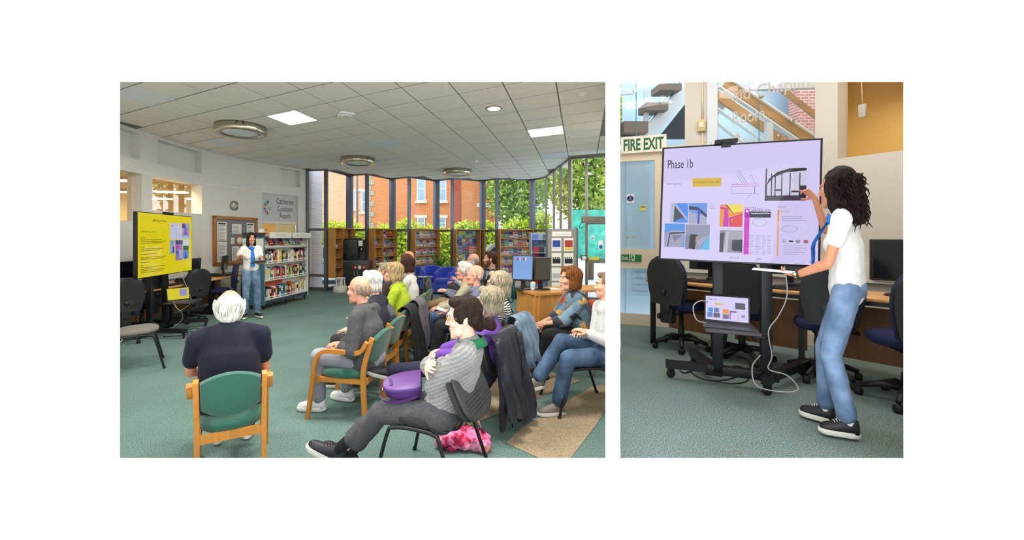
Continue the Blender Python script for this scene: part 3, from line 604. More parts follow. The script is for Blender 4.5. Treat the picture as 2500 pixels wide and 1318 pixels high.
g = G(); g.box(-.2, .2, -.2, .2, .62, .68, bev=.01); obj('bean_hopper', g, PLASTB, m_); g = G(); g.box(.16, .28, -.262, -.25, .44, .6); obj('display', g, PAPER, m_); g = G(); g.tube([(.22, -.15, .28), (.22, -.15, .4)], .035, 10); obj('spout', g, CHROME, m_)
g = G(); g.box(-.29, .13, -.258, -.25, .03, .58); obj('front_panel', g, M('gloss black', (14,14,18), .1), m_)
p = at(831, 713); t = thing('kick_stool', 'pale grey round step stool by the coffee cabinet', 'step stool', p)
g = G(); g.lathe([(.2, 0), (.21, .01), (.2, .12), (.17, .19)], 24); obj('base', g, M('stool plastic', (206,204,198), .5), t); g = G(); g.lathe([(.14, .38), (.145, .42), (.12, .43), (.001, .43)], 24); obj('step_top', g, M('stool plastic', (206,204,198), .5), t)
for a in range(4): g = G(); an = a*PI/2+.5; g.box(-.035, .035, .1, .13, .17, .4, TR(0, 0, 0, an)); obj('upright', g, M('stool plastic', (206,204,198), .5), t)
# ---- wheeled bookcase
A, B = at(640, 757), at(751, 729.5); A.x += .05; T0, LB = frame2((A.x, A.y), (B.x, B.y)); rzB = math.atan2(B.y-A.y, B.x-A.x)
CREAMM = M('cream steel shelf', (222,220,210), .45); SLATE = M('slate blue base', (52,62,80), .5); TEAL = M('teal end panel', (70,120,132), .5)
t = thing('mobile_bookcase', 'cream steel new books bookcase on castors with teal end panel', 'bookcase', (A.x, A.y, 0), rzB); DB = .42
# local: x along front, y>0 behind (left side of a->b is away from room)
g = G(); g.box(0, LB, 0, DB, .13, .2, bev=.005); obj('plinth', g, SLATE, t)
for x in (-.03, LB): g = G(); g.box(x, x+.03, 0 if x > 0 else -.01, DB+.1 if x < 0 else DB, .1, 1.62); obj('end_panel', g, TEAL if x < 0 else CREAMM, t)
g = G(); g.box(0, LB, DB*.5, DB*.5+.02, .2, 1.62); obj('back_panel', g, CREAMM, t)
for z in (.2, .62, 1.0): g = G(); g.box(0, LB, 0, DB*.5, z, z+.02); obj('shelf_board', g, CREAMM, t)
g = G(); g.box(0, LB, -.02, .2, 0, .02, Matrix.Translation((0, 0, 1.36)) @ Matrix.Rotation(math.radians(25), 4, 'X')); obj('sloping_shelf', g, CREAMM, t)
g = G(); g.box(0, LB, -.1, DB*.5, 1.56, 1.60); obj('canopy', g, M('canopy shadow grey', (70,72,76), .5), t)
for k in range(2): g = G(); g.box(LB*(.02+k*.5), LB*(.48+k*.5), -.12, -.1, 1.57, 1.70); cp = obj('sign_board', g, CREAMM, t); g = G(); (put_text(g, 'NEW BOOKS', LB*.25, 1.635, -.1215, width=LB*.24, height=.05, align='CENTER') if k == 0 else scribble(g, LB*.6, LB*.9, 1.635, .05, -.1215)); obj('lettering', g, M('pale grey ink', (150,150,146), .6), cp)
g = G(); g.box(.0, .9, DB*.5-.012, DB*.5-.001, .62-.38+.02, .62); obj('orange_backing', g, M('terracotta card', (214,92,58), .7), t)
g = G(); g.box(.0, .75, DB*.5-.012, DB*.5-.001, 1.02, 1.3); obj('orange_backing', g, M('terracotta card', (214,92,58), .7), t)
for x in (.06, LB*.5, LB-.06):
    for y in (.05, DB-.05): caster(t, x, y, .06)
# end panel notice holder
g = G(); g.box(-.036, -.03, .0, DB+.1, 1.28, 1.56); obj('end_sign', g, CREAMM, t); g = G(); [scribble(g, 0, l_, -q*.065, .05) for q, l_ in enumerate((.3, .26, .2))]
tag(obj('end_lettering', G().add(g.v, g.f, TR(-.0375, DB+.08, 1.47, -PI/2)), DARK, t), kind='stuff'); g = G(); g.box(-.045, .02, 0, DB+.1, 1.6, 1.69); obj('end_cap', g, M('charcoal cap', (52,52,56), .5), t); g = G(); g.box(-.035, -.03, .15, DB+.08, .95, 1.26); obj('end_notice', g, PAPER, t)
cols_ = [['navy', 'grey', 'white', 'black', 'red', 'white', 'orange', 'navy', 'white', 'blue', 'blue', 'green', 'brown', 'navy', 'orange', 'orange', 'grey', 'cream', 'white', 'grey', 'white', 'cream', 'grey', 'white'],
         ['black', 'white', 'cream', 'white', 'teal', 'blue', 'white', 'orange', 'red', 'navy', 'purple', 'pink', 'red', 'navy', 'white', 'red', 'lime', 'green', 'lime', 'pink', 'grey', 'brown', 'black', 'yellow', 'cream', 'black', 'black', 'grey', 'yellow', 'blue'],
         ['red', 'black', 'white', 'navy', 'grey', 'white', 'black', 'orange', 'orange', 'white', 'yellow', 'yellow', 'black', 'grey', 'green', 'purple', 'white', 'grey', 'white', 'white', 'cream', 'black', 'red', 'white', 'black', 'orange', 'red', 'grey', 'navy', 'brown']]
for i, cl in enumerate(cols_):
    x = .02; zz = (.22, .64, 1.02)[i]; nm = ('lowest', 'middle', 'upper')[i]; pitch = (LB-.06)/len(cl)
    for c in cl:
        w_ = pitch*R_.uniform(.62, .97); h_ = R_.uniform(.2, .3); book('shelf_book', w_, .14, h_, c, T0 @ TR(x+pitch/2, .025+R_.uniform(0, .015), zz), '%s spined book on the %s shelf of the wheeled bookcase' % (c, nm), 'books on the wheeled bookcase'); x += pitch
for k, (f, c) in enumerate(((.08, 'cream'), (.2, 'red'), (.31, 'purple'), (.42, 'orange'), (.52, 'cream'), (.68, 'white'), (.79, 'grey'), (.92, 'cream'))):
    T = T0 @ TR(LB*f, .05, 1.365, 0, math.radians(-25)); leaflet('display_book', .15, .23, T, '%s book shown cover outwards, number %s along the sloping top shelf' % (c, ['one', 'two', 'three', 'four', 'five', 'six', 'seven', 'eight'][k]), 'cover-out books on the sloping shelf', [BM[c], picked(INKS), picked(INKS), picked(INKS)], 'book', .02)
for k in range(6):
    c = ['white', 'cream', 'red', 'grey', 'orange', 'yellow'][k]; book('top_book', .022, .12, .17, c, T0 @ TR(.02+k*.026, .03, 1.60), '%s thin book standing on top of the wheeled bookcase' % c, 'books on top of the bookcase')
# ---- noticeboard, clock
p0, _, n0 = lwall(517, .03); p1, _, _ = lwall(624, .03); TB, LN = frame2(p0, p1); t = thing('noticeboard', 'wood framed grey felt noticeboard covered with papers', 'noticeboard', (p0.x, p0.y, 0), math.atan2(p1.y-p0.y, p1.x-p0.x))
zb0, zb1 = .92, 2.1; fw = .075
for a in ((0, LN, zb0, zb0+fw), (0, LN, zb1-fw, zb1), (0, fw, zb0, zb1), (LN-fw, LN, zb0, zb1)): g = G(); g.box(a[0], a[1], -.05, .0, a[2], a[3], bev=.008); obj('frame_rail', g, wood('board frame oak', (176,118,52), .8, 3, (2,2,2)), t)
g = G(); g.box(fw, LN-fw, -.015, .0, zb0+fw, zb1-fw); obj('felt', g, GREYF, t)
for k, (x, z, w_, h_) in enumerate(((.02, 1.5, .3, .46), (.02, .98, .3, .5), (.5, 1.68, .32, .24), (1.02, 1.5, .27, .46), (.5, 1.0, .24, .36), (.47, 1.42, .11, .16), (.66, 1.38, .22, .26))):
    q = TB @ Vector((fw+.01+x*(LN-2*fw-.03)/1.3, -.02, z)); w_ = w_*(LN-2*fw)/1.3
    o = thing('pinned_notice', 'white printed notice on the felt noticeboard, %s' % ('with dark heading, top corner by the frame', 'long list sheet below the dark heading', 'small sheet at the middle of the top edge', 'sheet with a red heading beside the bookcase', 'sheet with two dots at lower middle', 'tiny slip beside the round badge', 'round orange ringed badge')[k], 'notice', q, t.rotation_euler.z)
    if k == 6: g = G(); g.lathe([(.001, 0), (.13, 0), (.13, .004), (.001, .004)], 24, TR(w_/2, 0, .12, 0, PI/2)); obj('ring', g, M('orange ring', (205,110,80), .5), o); g = G(); g.lathe([(.001, 0), (.09, 0), (.09, .004), (.001, .004)], 20, TR(w_/2, -.004, .12, 0, PI/2)); obj('centre', g, PAPER, o); continue
    g = G(); g.box(0, w_, -.003, .002, 0, h_); obj('sheet', g, PAPER, o); g = G()
    for r_ in range(int(h_/.035)): g.box(.02, w_-R_.uniform(.02, w_*.4), -.0045, -.003, h_-.06-r_*.033, h_-.048-r_*.033)
    tag(obj('print_lines', g, M('faint print', (150,152,158), .7), o), kind='stuff')
    if k in (0, 3): g = G(); g.box(.02, w_-.04, -.006, -.003, h_-.06, h_-.025); obj('heading', g, M('dark heading', (50,50,54) if k == 0 else (180,60,60), .6), o)
p, _, n0 = lwall(570, .01); t = thing('wall_clock', 'round white wall clock with chrome rim above the noticeboard', 'clock', (p.x, p.y, CAMZ+(HY-502)/F*p.y), math.atan2(n0.y, n0.x)+PI/2)
g = G(); g.lathe([(.12, 0), (.12, .04), (.108, .045), (.104, .03)], 28, TR(rx=PI/2)); obj('rim', g, CHROME, t); g = G(); g.lathe([(.001, .0312), (.103, .0306)][::-1], 28, TR(rx=PI/2)); obj('dial', g, M('clock dial', (236,236,234), .4), t)
for an, l_, w_ in ((.6, .06, .008), (-2.4, .085, .006)): g = G(); g.box(-w_/2, w_/2, -.036, -.031, 0, l_, TR(ry=an)); obj('hand', g, PLASTB, t)
g = G()
for k in range(12): g.box(-.003, .003, -.0335, -.029, .08, .098, TR(ry=k*PI/6))
tag(obj('hour_marks', g, PLASTB, t), kind='stuff')
# ------------------------------------------------------------------ SEATING AND EQUIPMENT BUILDERS
EK = 2**-vs.exposure
def SCR(name, col, k=1.0):
    m = M('screen '+name, col, .07, emit=EK*k*1.0, spec=.4); m.node_tree.nodes['Principled BSDF'].inputs['Base Color'].default_value = (.01, .01, .01, 1); return m
GREENF = M('green chair fabric', (36,94,78), .9, var=.12, scale=150, bump=.3, bscale=600, sheen=.3); BLUEF = M('navy seat fabric', (26,34,76), .95, var=.15, scale=200); BLACKF = M('charcoal seat fabric', (44,44,46), .95, var=.2, scale=250, bump=.3, bscale=700); GREYS = M('grey seat fabric', (116,112,106), .95, var=.12, scale=250, bump=.3, bscale=700)
ROYAL = M('royal blue wool', (28,58,176), .95, var=.12, scale=80, sheen=.4)
def pad(g, w_, d_, h_, T=None, dome=.012, n=10, bul=2.6):
    """upholstered pad: superellipse plan, rounded rim, slightly domed; centred, z 0..h"""
    rings = []
    for k, (s, z) in enumerate(((.0, 0), (.9, 0), (1, h_*.25), (1, h_*.7), (.95, h_*.93), (.8, h_+dome*.5), (.4, h_+dome), (0.001, h_+dome))):
        rings.append([(w_/2*s*math.copysign(abs(math.cos(a))**(2/bul), math.cos(a)), d_/2*s*math.copysign(abs(math.sin(a))**(2/bul), math.sin(a)), z) for a in [2*PI*j/28 for j in range(28)]])
    g.grid(rings, T, True); return g
def green_chair(loc, rz, label, arms=True, w_=.5, group='green wooden framed chairs'):
    """faces +y; origin on the floor under the seat centre"""
    t = thing('green_chair', label, 'chair', (loc[0], loc[1], 0), rz, group); hw = w_/2; t.scale = (1, .88, 1)
    for s in (-1, 1):
        g = G(); g.strip(cr([(s*hw, -.27, 0), (s*hw, -.25, .3), (s*hw, -.26, .48), (s*hw, -.345, .73)], 5), .03, .045, (1, 0, 0)); obj('leg', g, BENT, t)
        if arms:
            x = s*(hw+.034); g = G(); g.strip(cr([(x, .33, 0), (x, .27, .36), (x, .245, .5), (x, .2, .575), (x, .12, .605), (x, -.05, .605), (x, -.19, .605), (x, -.25, .625), (x, -.305, .7)], 6), .036, .036, (1, 0, 0)); obj('arm', g, BENT, t)
            g = G(); g.box(s*hw-.005, x+.01 if s > 0 else s*hw+.005, .26, .3, .35, .38) if s > 0 else g.box(x-.01, s*hw+.005, .26, .3, .35, .38); obj('spacer', g, BENT, t)
        else:
            g = G(); g.strip(cr([(s*hw, .3, 0), (s*hw, .255, .25), (s*hw, .235, .385)], 5), .03, .045, (1, 0, 0)); obj('leg', g, BENT, t)
    for y in (-.255, .24): g = G(); g.box(-hw, hw, y-.012, y+.012, .31, .365); obj('seat_rail', g, BENT, t)
    for s in (-1, 1): g = G(); g.box(s*(hw-.005)-.012, s*(hw-.005)+.012, -.25, .25, .325, .365); obj('seat_rail', g, BENT, t)
    g = G(); pad(g, w_-.04 if not arms else w_+.02, .54, .07, TR(0, .015, .355, 0, .03)); obj('seat', g, GREENF, t)
    rows = []
    for i in range(9):
        fz = i/8; row = []; 
        for j in range(13):
            fx = j/12*2-1; zz = .52+fz*.20+(fz-.5)*.10*(1-fx*fx)*1.0; cy = -.265-.085*fz-.03*(1-fx*fx); row.append((fx*(hw-.02), cy, zz))
        rows.append(row)
    def shell(off, sh): return [[(p[0]*(1-.04*sh), p[1]+off, p[2]+(0 if 0 < i < 8 else (.012 if i == 0 else -.012)*sh)) for p in r_] for i, r_ in enumerate(rows)]
    g = G(); A_ = shell(.03, 1); B_ = shell(-.025, 1); g.grid([r_[::-1] for r_ in A_]); g.grid(B_)
    mid = [[(p[0]*1.0, p[1], p[2]) for p in r_] for r_ in rows]; ring = lambda S: S[0]+[r_[-1] for r_ in S[1:]]+S[-1][::-1][1:]+[r_[0] for r_ in S[::-1]][1:-1]
    g.grid([ring(B_), ring(mid), ring(A_)], None, True); obj('backrest', g, GREENF, t); return t
def conf_chair(loc, rz, label, fab=None, frame=None, shell=True, group='upholstered stacking chairs', recl=.0):
    t = thing('stacking_chair', label, 'chair', (loc[0], loc[1], 0), rz, group); fab = fab or BLACKF; frame = frame or METB
    for s in (-1, 1):
        g = G(); g.tube(cr([(s*.27, .29, 0), (s*.25, .2, .36), (s*.24, .15, .41), (s*.235, .0, .42), (s*.24, -.13, .41), (s*.25, -.17, .36), (s*.27, -.3, 0)], 5), .0125, 8); obj('leg_frame', g, frame, t)
        for y in (.29, -.3): g = G(); g.lathe([(.016, 0), (.016, .02), (.01, .025)], 8, TR(s*.27, y, 0)); obj('foot_cap', g, RUB, t)
    for y in (.1, -.1): g = G(); g.tube([(-.24, y, .415), (.24, y, .415)], .01, 6); obj('crossbar', g, frame, t)
    g = G(); pad(g, .46, .45, .06, TR(0, .02, .42, 0, .04), .02); obj('seat', g, fab, t)
    g = G(); g.box(-.2, .2, -.19, .2, .405, .425, bev=.01); obj('seat_pan', g, PLASTB, t)
    g = G()
    for s in (-1, 1): g.tube(cr([(s*.12, -.05, .41), (s*.12, -.2, .41), (s*.12, -.255, .46), (s*.12, -.29, .6)], 4), .011, 6)
    tag(obj('back_bracket', g, frame, t), kind='stuff')
    Tb = Matrix.Translation((0, -.265, .64)) @ Matrix.Rotation(-.16-recl, 4, 'X') @ Matrix.Rotation(-PI/2, 4, 'X')
    g = G(); pad(g, .45, .36, .045, Tb, .015, bul=3); obj('backrest', g, fab, t)
    if shell:
        g = G(); pad(g, .45, .37, .02, Tb @ Matrix.Translation((0, 0, -.022)), .0, bul=3.2); sh = obj('back_shell', g, M('grey black plastic', (48,48,50), .45), t)
        for k in range(5): g = G(); g.box(-.17, .17, .045+k*.022, .052+k*.022, -.027, -.02, Tb); obj('rib', g, M('grey black plastic', (48,48,50), .45), sh)
    return t
def op_chair(loc, rz, label, z0=0, sc_=1.0, group='black swivel chairs', sx=1.0):
    t = thing('swivel_chair', label, 'office chair', (loc[0], loc[1], z0), rz, group); t.scale = (sc_*sx, sc_, sc_)
    for k in range(5):
        an = k*2*PI/5+.3; g = G(); g.tube([(0, 0, .11), (math.cos(an)*.15, math.sin(an)*.15, .115), (math.cos(an)*.29, math.sin(an)*.29, .075)], [.032, .026, .018], 8); obj('base_arm', g, PLASTB, t)
        c = obj('caster', G().lathe([(.001, -.025), (.026, -.025), (.03, -.018), (.03, .018), (.026, .025), (.001, .025)], 14, TR(math.cos(an)*.295, math.sin(an)*.295, .03, an+.7, PI/2)), RUB, t)
    g = G(); g.lathe([(.035, .1), (.035, .22), (.025, .23), (.025, .4)], 14); obj('gas_column', g, PLASTB, t)
    g = G(); g.box(-.09, .09, -.2, .1, .38, .43, bev=.015); obj('mechanism', g, PLASTB, t)
    g = G(); pad(g, .46, .44, .075, TR(0, .03, .42), .015); obj('seat', g, BLUEF, t)
    g = G(); g.tube([(.1, .0, .4), (.26, .02, .4)], .008, 6); g.ball((.26, .02, .4), .018, 8, 6); obj('lever', g, PLASTB, t)
    g = G(); g.box(-.075, .075, -.29, -.2, .3, .46, TR(0, 0, 0), bev=.02); g.box(-.06, .06, -.31, -.27, .4, .66, bev=.012); obj('back_bar', g, PLASTB, t)
    g = G(); g.lathe([(.001, .0), (.03, 0), (.033, .012), (.026, .035), (.001, .038)], 14, TR(-.085, -.26, .36, 0, 0, -PI/2)); obj('tension_knob', g, PLASTB, t)
    def bk(off, th, w_):
        P = []
        for i in range(11):
            f = i/10; z = .5+f*.5; ww = w_*(.80+.2*math.sin(min(1, f*1.7)*PI/2)) if f < .5 else w_*math.sqrt(max(0, 1-((f-.5)/.52)**2.6))
            P.append([(ww*(j/8*2-1), -.262+off-.05*f*f-.03*(1-(j/8*2-1)**2)+(.0 if 0 < i < 10 and 0 < j < 8 else th), z) for j in range(9)])
        return P
    def sh(w_, a, b, mat_, nm):
        A_ = bk(a, 0, w_); B_ = bk(b, 0, w_); ring = lambda S: S[0]+[r_[-1] for r_ in S[1:]]+S[-1][::-1][1:]+[r_[0] for r_ in S[::-1]][1:-1]
        g = G(); g.grid([r_[::-1] for r_ in A_]); g.grid(B_); g.grid([ring(B_), ring(A_)], None, True); return obj(nm, g, mat_, t)
    sh(.235, .0, -.03, M('back shell plastic', (34,34,36), .5), 'back_shell'); sh(.225, .055, .0, BLUEF, 'backrest')
    g = G(); g.box(-.085, .085, -.325, -.3, .58, .76, TR(), bev=.006); obj('cover_plate', g, M('back shell plastic 2', (42,42,44), .5), t)
    g = G(); g.lathe([(.001, .03), (.03, .028), (.034, 0), (.034, -.005)][::-1], 16, TR(0, -.325, .63, 0, PI/2)); obj('height_knob', g, PLASTB, t); return t
def tub_chair(loc, rz, label, s_=1.0):
    t = thing('tub_chair', label, 'armchair', (loc[0], loc[1], 0), rz, 'blue tub chairs'); t.scale = (s_, s_, s_)
    rows = []
    for i in range(25):
        a = math.radians(-35-220*i/24+0); a = math.radians(-90+(i/24*2-1)*128); f = abs(i/24*2-1); top = .76-.18*f**2.2; r0, r1 = .36, .25
        c, s = math.cos(a), math.sin(a); rows.append([(c*r0*.95, s*r0, .06), (c*(r0+.02), s*(r0+.02), top*.6), (c*r0, s*r0, top-.03), (c*(r0-.03), s*(r0-.03), top), (c*(r1+.03), s*(r1+.03), top), (c*r1, s*r1, top-.04), (c*r1, s*r1, .3)])
    g = G(); g.grid(rows); 
    for e in (0, -1): g.add(rows[e], [tuple(range(7)) if e else tuple(range(7))[::-1]])
    obj('shell', g, ROYAL, t); g = G(); pad(g, .54, .56, .13, TR(0, .04, .3), .02); obj('seat_cushion', g, ROYAL, t); g = G(); g.box(-.27, .27, -.25, .3, .05, .31, bev=.03); obj('seat_base', g, ROYAL, t)
    for x in (-.22, .22):
        for y in (-.2, .24): g = G(); g.lathe([(.018, 0), (.022, .06)], 8, TR(x, y, 0)); obj('foot', g, METB, t)
    return t
def cable(name, pts, label, r=.004, mat_=None, parent=None):
    g = G(); g.tube(cr([tuple(p) for p in pts], 6), r, 6); o = obj(name, g, mat_ or M('black cable', (24,24,26), .5), parent)
    return o if parent else tag(o, label, 'cable')
GREYCAB = M('grey cable', (176,172,166), .5)
def monitor(loc, rz, label, w_=.5, h_=.32, scr=None, z0=0, cat='monitor', tilt=-.08, group='desk monitors'):
    t = thing('desk_monitor', label, cat, loc, rz, group); Tm = Matrix.Translation((0, 0, .12+h_/2)) @ Matrix.Rotation(tilt, 4, 'X')
    g = G(); g.box(-w_/2, w_/2, -.02, .03, -h_/2, h_/2, Tm, bev=.006); obj('casing', g, PLASTB, t); g = G(); g.box(-w_/2+.015, w_/2-.015, -.0225, -.02, -h_/2+.02, h_/2-.015, Tm); obj('screen', g, scr or M('dark monitor glass', (28,30,36), .12), t)
    g = G(); g.box(-.03, .03, .02, .05, 0.01, .2); obj('neck', g, PLASTB, t); g = G(); g.lathe([(.001, .018), (.1, .015), (.11, 0)][::-1], 20, sx=1.2); obj('foot', g, PLASTB, t); return t
KEYS = M('key caps', (40,40,43), .6)
def keyboard(loc, rz, label):
    t = thing('keyboard', label, 'keyboard', loc, rz, 'computer keyboards'); g = G(); g.box(-.22, .22, -.07, .07, .002, .018, bev=.004); obj('case', g, PLASTB, t); g = G()
    for i in range(15):
        for j in range(5): g.box(-.21+i*.028, -.187+i*.028, -.06+j*.025, -.04+j*.025, .017, .024)
    tag(obj('keys', g, KEYS, t), kind='stuff'); return t
def tv_stand(name, loc, rz, label, W, H, zc, tilt, roll, colx, shelf, legs, deck, z0=0):
    """front faces -y.  legs: list of ((x,y) inner, (x,y) outer)"""
    t = thing(name, label, 'display', (loc[0], loc[1], z0), rz); Tm = Matrix.Translation((0, 0, zc)) @ Matrix.Rotation(roll, 4, 'Y') @ Matrix.Rotation(tilt, 4, 'X')
    g = G(); g.box(-W/2, W/2, -.012, .045, -H/2, H/2, Tm, bev=.004); d = obj('display', g, M('black bezel', (16,16,18), .25), t)
    g = G(); g.box(-W*.32, W*.32, .045, .09, -H*.35, H*.25, Tm); obj('back_housing', g, PLASTB, d)
    for x in colx: g = G(); g.box(x-.035, x+.035, .1, .17, .09, zc+.1, bev=.004); obj('column', g, METB, t)
    g = G(); g.box(min(colx)-.1, max(colx)+.1, .08, .11, zc-.1, zc+.05); obj('bracket', g, METB, t)
    g = G(); g.box(min(colx)-.08, max(colx)+.08, .1, .17, .08, .15, bev=.004); obj('crossbar', g, METB, t)
    for a, b in legs:
        g = G(); g.strip([(a[0], a[1], .12), (b[0], b[1], .115)], .065, .06, (Vector((b[1]-a[1], a[0]-b[0], 0)).normalized())); l_ = obj('leg', g, METB, t); dd = (Vector(b)-Vector(a)).normalized()*.04; caster(t, b[0]-dd.x, b[1]-dd.y, .036)
    if shelf: x0, x1, y0, y1, z = shelf; g = G(); g.box(x0, x1, y0, y1, z, z+.018, bev=.004); obj('laptop_shelf', g, M('shelf grey', (58,58,60), .45), t); g = G(); g.box((x0+x1)/2-.06, (x0+x1)/2+.06, max(y1-.02, y1-.02), .12, z-.06, z); obj('shelf_bracket', g, METB, t)
    return t, d, Tm
def panel(g, x0, x1, z0, z1, y=-.013, T=None): g.quad((x0, y, z0), (x1, y, z0), (x1, y, z1), (x0, y, z1), T); return g
def laptop(loc, rz, label, w_, d_, scrn, ang=1.9, h_=None):
    t = thing('laptop', label, 'laptop', loc, rz); h_ = h_ or d_*.95; g = G(); g.box(-w_/2, w_/2, -d_/2, d_/2, 0, .012, bev=.004); obj('base', g, M('laptop grey', (62,62,66), .4), t)
    g = G(); g.box(-w_/2+.02, w_/2-.02, -.02, d_/2-.03, .011, .0135); obj('keys', g, KEYS, t); g = G(); g.box(-.05, .05, -d_/2+.012, -.03, .0115, .013); obj('touchpad', g, M('touchpad', (50,50,54), .4), t)
    Tl = Matrix.Translation((0, d_/2, .012)) @ Matrix.Rotation(PI/2-ang, 4, 'X'); g = G(); g.box(-w_/2, w_/2, -.002, .006, 0, h_, Tl, bev=.002); l_ = obj('lid', g, M('laptop lid', (30,30,33), .4), t)
    return t, l_, Tl, h_
# ------------------------------------------------------------------ LEFT ROOM: EQUIPMENT IN PLACE
DESKW = wood('desk beech', (214,158,92), .85, 2, (5,1,5))
for k, y0 in enumerate((4.75, 6.0, 7.25, 8.5)):
    t = thing('computer_desk', 'beech topped computer desk against the white wall, %s' % ('behind the empty grey chair', 'behind the yellow display', 'between the display and the noticeboard', 'under the noticeboard')[k], 'desk', (-5.05, y0, 0), 0, 'computer desks along the wall')
    g = G(); g.box(-.66, 0, .01, 1.24, .695, .72, bev=.006); obj('desk_top', g, DESKW, t)
    for y in (.05, 1.2): g = G(); g.box(-.1, -.05, y-.025, y+.025, 0, .695); g.box(-.62, -.05, y-.025, y+.025, .0, .05); obj('leg', g, METB, t)
    g = G(); g.box(-.6, -.58, .08, 1.18, .1, .6); obj('modesty_panel', g, wood('panel brown', (150,98,52), .8), t)
scrn_x = -5.42
for k, (y, lab) in enumerate(((6.62, 'dark flat monitor behind the left edge of the yellow display'), (8.42, 'dark flat monitor on the desk between display and noticeboard'), (9.5, 'dark flat monitor on the desk beside the teal bookcase end'))):
    monitor((scrn_x, y, .72), PI/2+.15*k, lab, .54 if k == 0 else .42, .36 if k == 0 else .32, tilt=.06)
for k, (x, y, rz) in enumerate(((-5.2, 6.5, PI/2), (-5.22, 7.55, PI/2), (-5.2, 8.35, PI/2+.2), (-5.22, 9.3, PI/2))): keyboard((x, y, .72), rz, 'black keyboard on the beech desk %s' % ('left of the display stand', 'behind the display stand', 'below the dark monitor', 'by the bookcase end')[k])
for k, (x, y) in enumerate(((-5.35, 7.05), (-5.4, 8.0), (-5.38, 9.1))):
    t = thing('telephone', 'black desk telephone on the beech desk, %s' % ('behind the display columns', 'beside the dark monitor', 'under the noticeboard')[k], 'telephone', (x, y, .72), PI/2); g = G(); g.box(-.09, .09, -.1, .1, 0, .05, bev=.015); obj('body', g, PLASTB, t); g = G(); g.tube([(-.06, -.08, .06), (-.06, .08, .06)], .018, 8); obj('handset', g, PLASTB, t)
for k, (x, y, rz, lab) in enumerate(((-5.1, 6.15, .95, 'black swivel chair cut by the wall end, left of the display'), (-5.42, 7.0, 1.35, 'black swivel chair with blue seat behind the display stand'), (-5.12, 7.75, 1.2, 'black swivel chair with round back knob beside the display'), (-5.1, 8.75, 2.1, 'black swivel chair turned sideways below the noticeboard'))):
    op_chair((x, y), rz, lab)
# big display on its wheeled stand, yellow slide
A, B = Vector((-4.74, 6.02)), Vector((-4.95, 7.58)); mid = (A+B)/2; W = (B-A).length; H = 1.0; rzT = math.atan2(B.y-A.y, B.x-A.x)
ts, disp, Tm = tv_stand('display_stand', mid, rzT, 'large display showing a yellow slide on black wheeled stand', W, H, 1.475, 0, 0, (-.22, .2), (-.15, .3, -.42, -.02, .5), [((-.3, .12), (-.42, -.5)), ((.32, .12), (.5, -.42)), ((-.3, .15), (-.46, .5)), ((.32, .15), (.48, .5))], None)
g = panel(G(), -W/2+.012, W/2-.012, -H/2+.012, H/2-.012, T=Tm); scr = obj('screen', g, SCR('yellow', (232,214,6), .8), disp)
INK = SCR('ink', (60,58,20), .4)
g = G(); scribble(g, -W*.27, -W*.02, H*.39, H*.05, -.0145, Tm); scribble(g, -W*.44, -W*.18, H*.21, H*.03, -.0145, Tm)
rows = [(.11, .08), (.08, .34), (.055, .42), (.03, .36), (-.03, .06), (-.06, .38), (-.085, .3), (-.14, .26), (-.19, .42), (-.215, .38), (-.26, .14), (-.31, .04), (-.34, .4), (-.365, .2), (-.39, .4), (-.415, .36)]
tag(obj('slide_title', g, INK, disp), kind='stuff'); g = G()
for z, l_ in rows:
    x = -W*.45
    while x < -W*.45+l_*W: q = R_.uniform(.02, .07); panel(g, x, min(x+q, -W*.45+l_*W), z*H-.004, z*H+.004, -.0145, Tm); x += q+.008
tag(obj('slide_text', g, INK, disp), kind='stuff')
def pic(name, x0, x1, z0, z1, base, bits, parent, T, y=-.0145):
    o = obj(name, panel(G(), x0, x1, z0, z1, y, T), SCR(name+str(base), base, .85), parent)
    for k, (poly, c) in enumerate(bits):
        P = [(x0+(x1-x0)*a, y-.001-.0004*k, z0+(z1-z0)*b) for a, b in poly]; obj('picture_shape', G().add(P, [tuple(range(len(P)))], T), SCR('pic%s' % (c,), c, .85), o)
    return o
R4 = lambda a, b, c, d: [(a, b), (c, b), (c, d), (a, d)]
pic('slide_picture', W*.04, W*.27, H*.08, H*.36, (196,196,226), [([(.1, .8), (.2, .9), (.22, .78)], (120,100,150)), ([(.6, .7), (.7, .86), (.74, .72)], (230,230,90)), (R4(.48, .05, .5, .7), (150,150,190))], disp, Tm)
pic('slide_picture', W*.28, W*.44, H*.08, H*.37, (150,150,206), [(R4(0, .7, .45, .95), (90,40,110)), (R4(.3, .3, .6, .75), (110,80,160)), (R4(.6, .3, .85, .6), (190,130,190)), (R4(0, 0, 1, .2), (170,190,220))], disp, Tm)
pic('slide_picture', W*.04, W*.13, -H*.16, H*.065, (120,150,210), [(R4(.6, .1, .85, .5), (30,40,120)), (R4(.1, .2, .5, .7), (150,170,220))], disp, Tm)
pic('slide_picture', W*.145, W*.29, -H*.28, H*.065, (140,120,180), [(R4(0, .58, .6, .76), (180,60,160)), (R4(0, .8, 1, 1), (60,50,120)), (R4(.1, .3, .35, .5), (90,80,150)), (R4(.5, .1, .9, .5), (170,170,210))], disp, Tm)
pic('slide_picture', W*.30, W*.42, -H*.27, H*.065, (90,130,220), [(R4(0, .46, 1, .7), (20,90,30)), (R4(0, .7, 1, 1), (190,210,240)), ([(.3, 0), (.6, 0), (.45, .46)], (30,50,140))], disp, Tm)
t = thing('webcam', 'black webcam bar clipped on top of the yellow display', 'webcam', Matrix.Translation((mid.x, mid.y, 0)) @ Matrix.Rotation(rzT, 4, 'Z') @ Vector((.05, -.0, 1.975)), rzT)
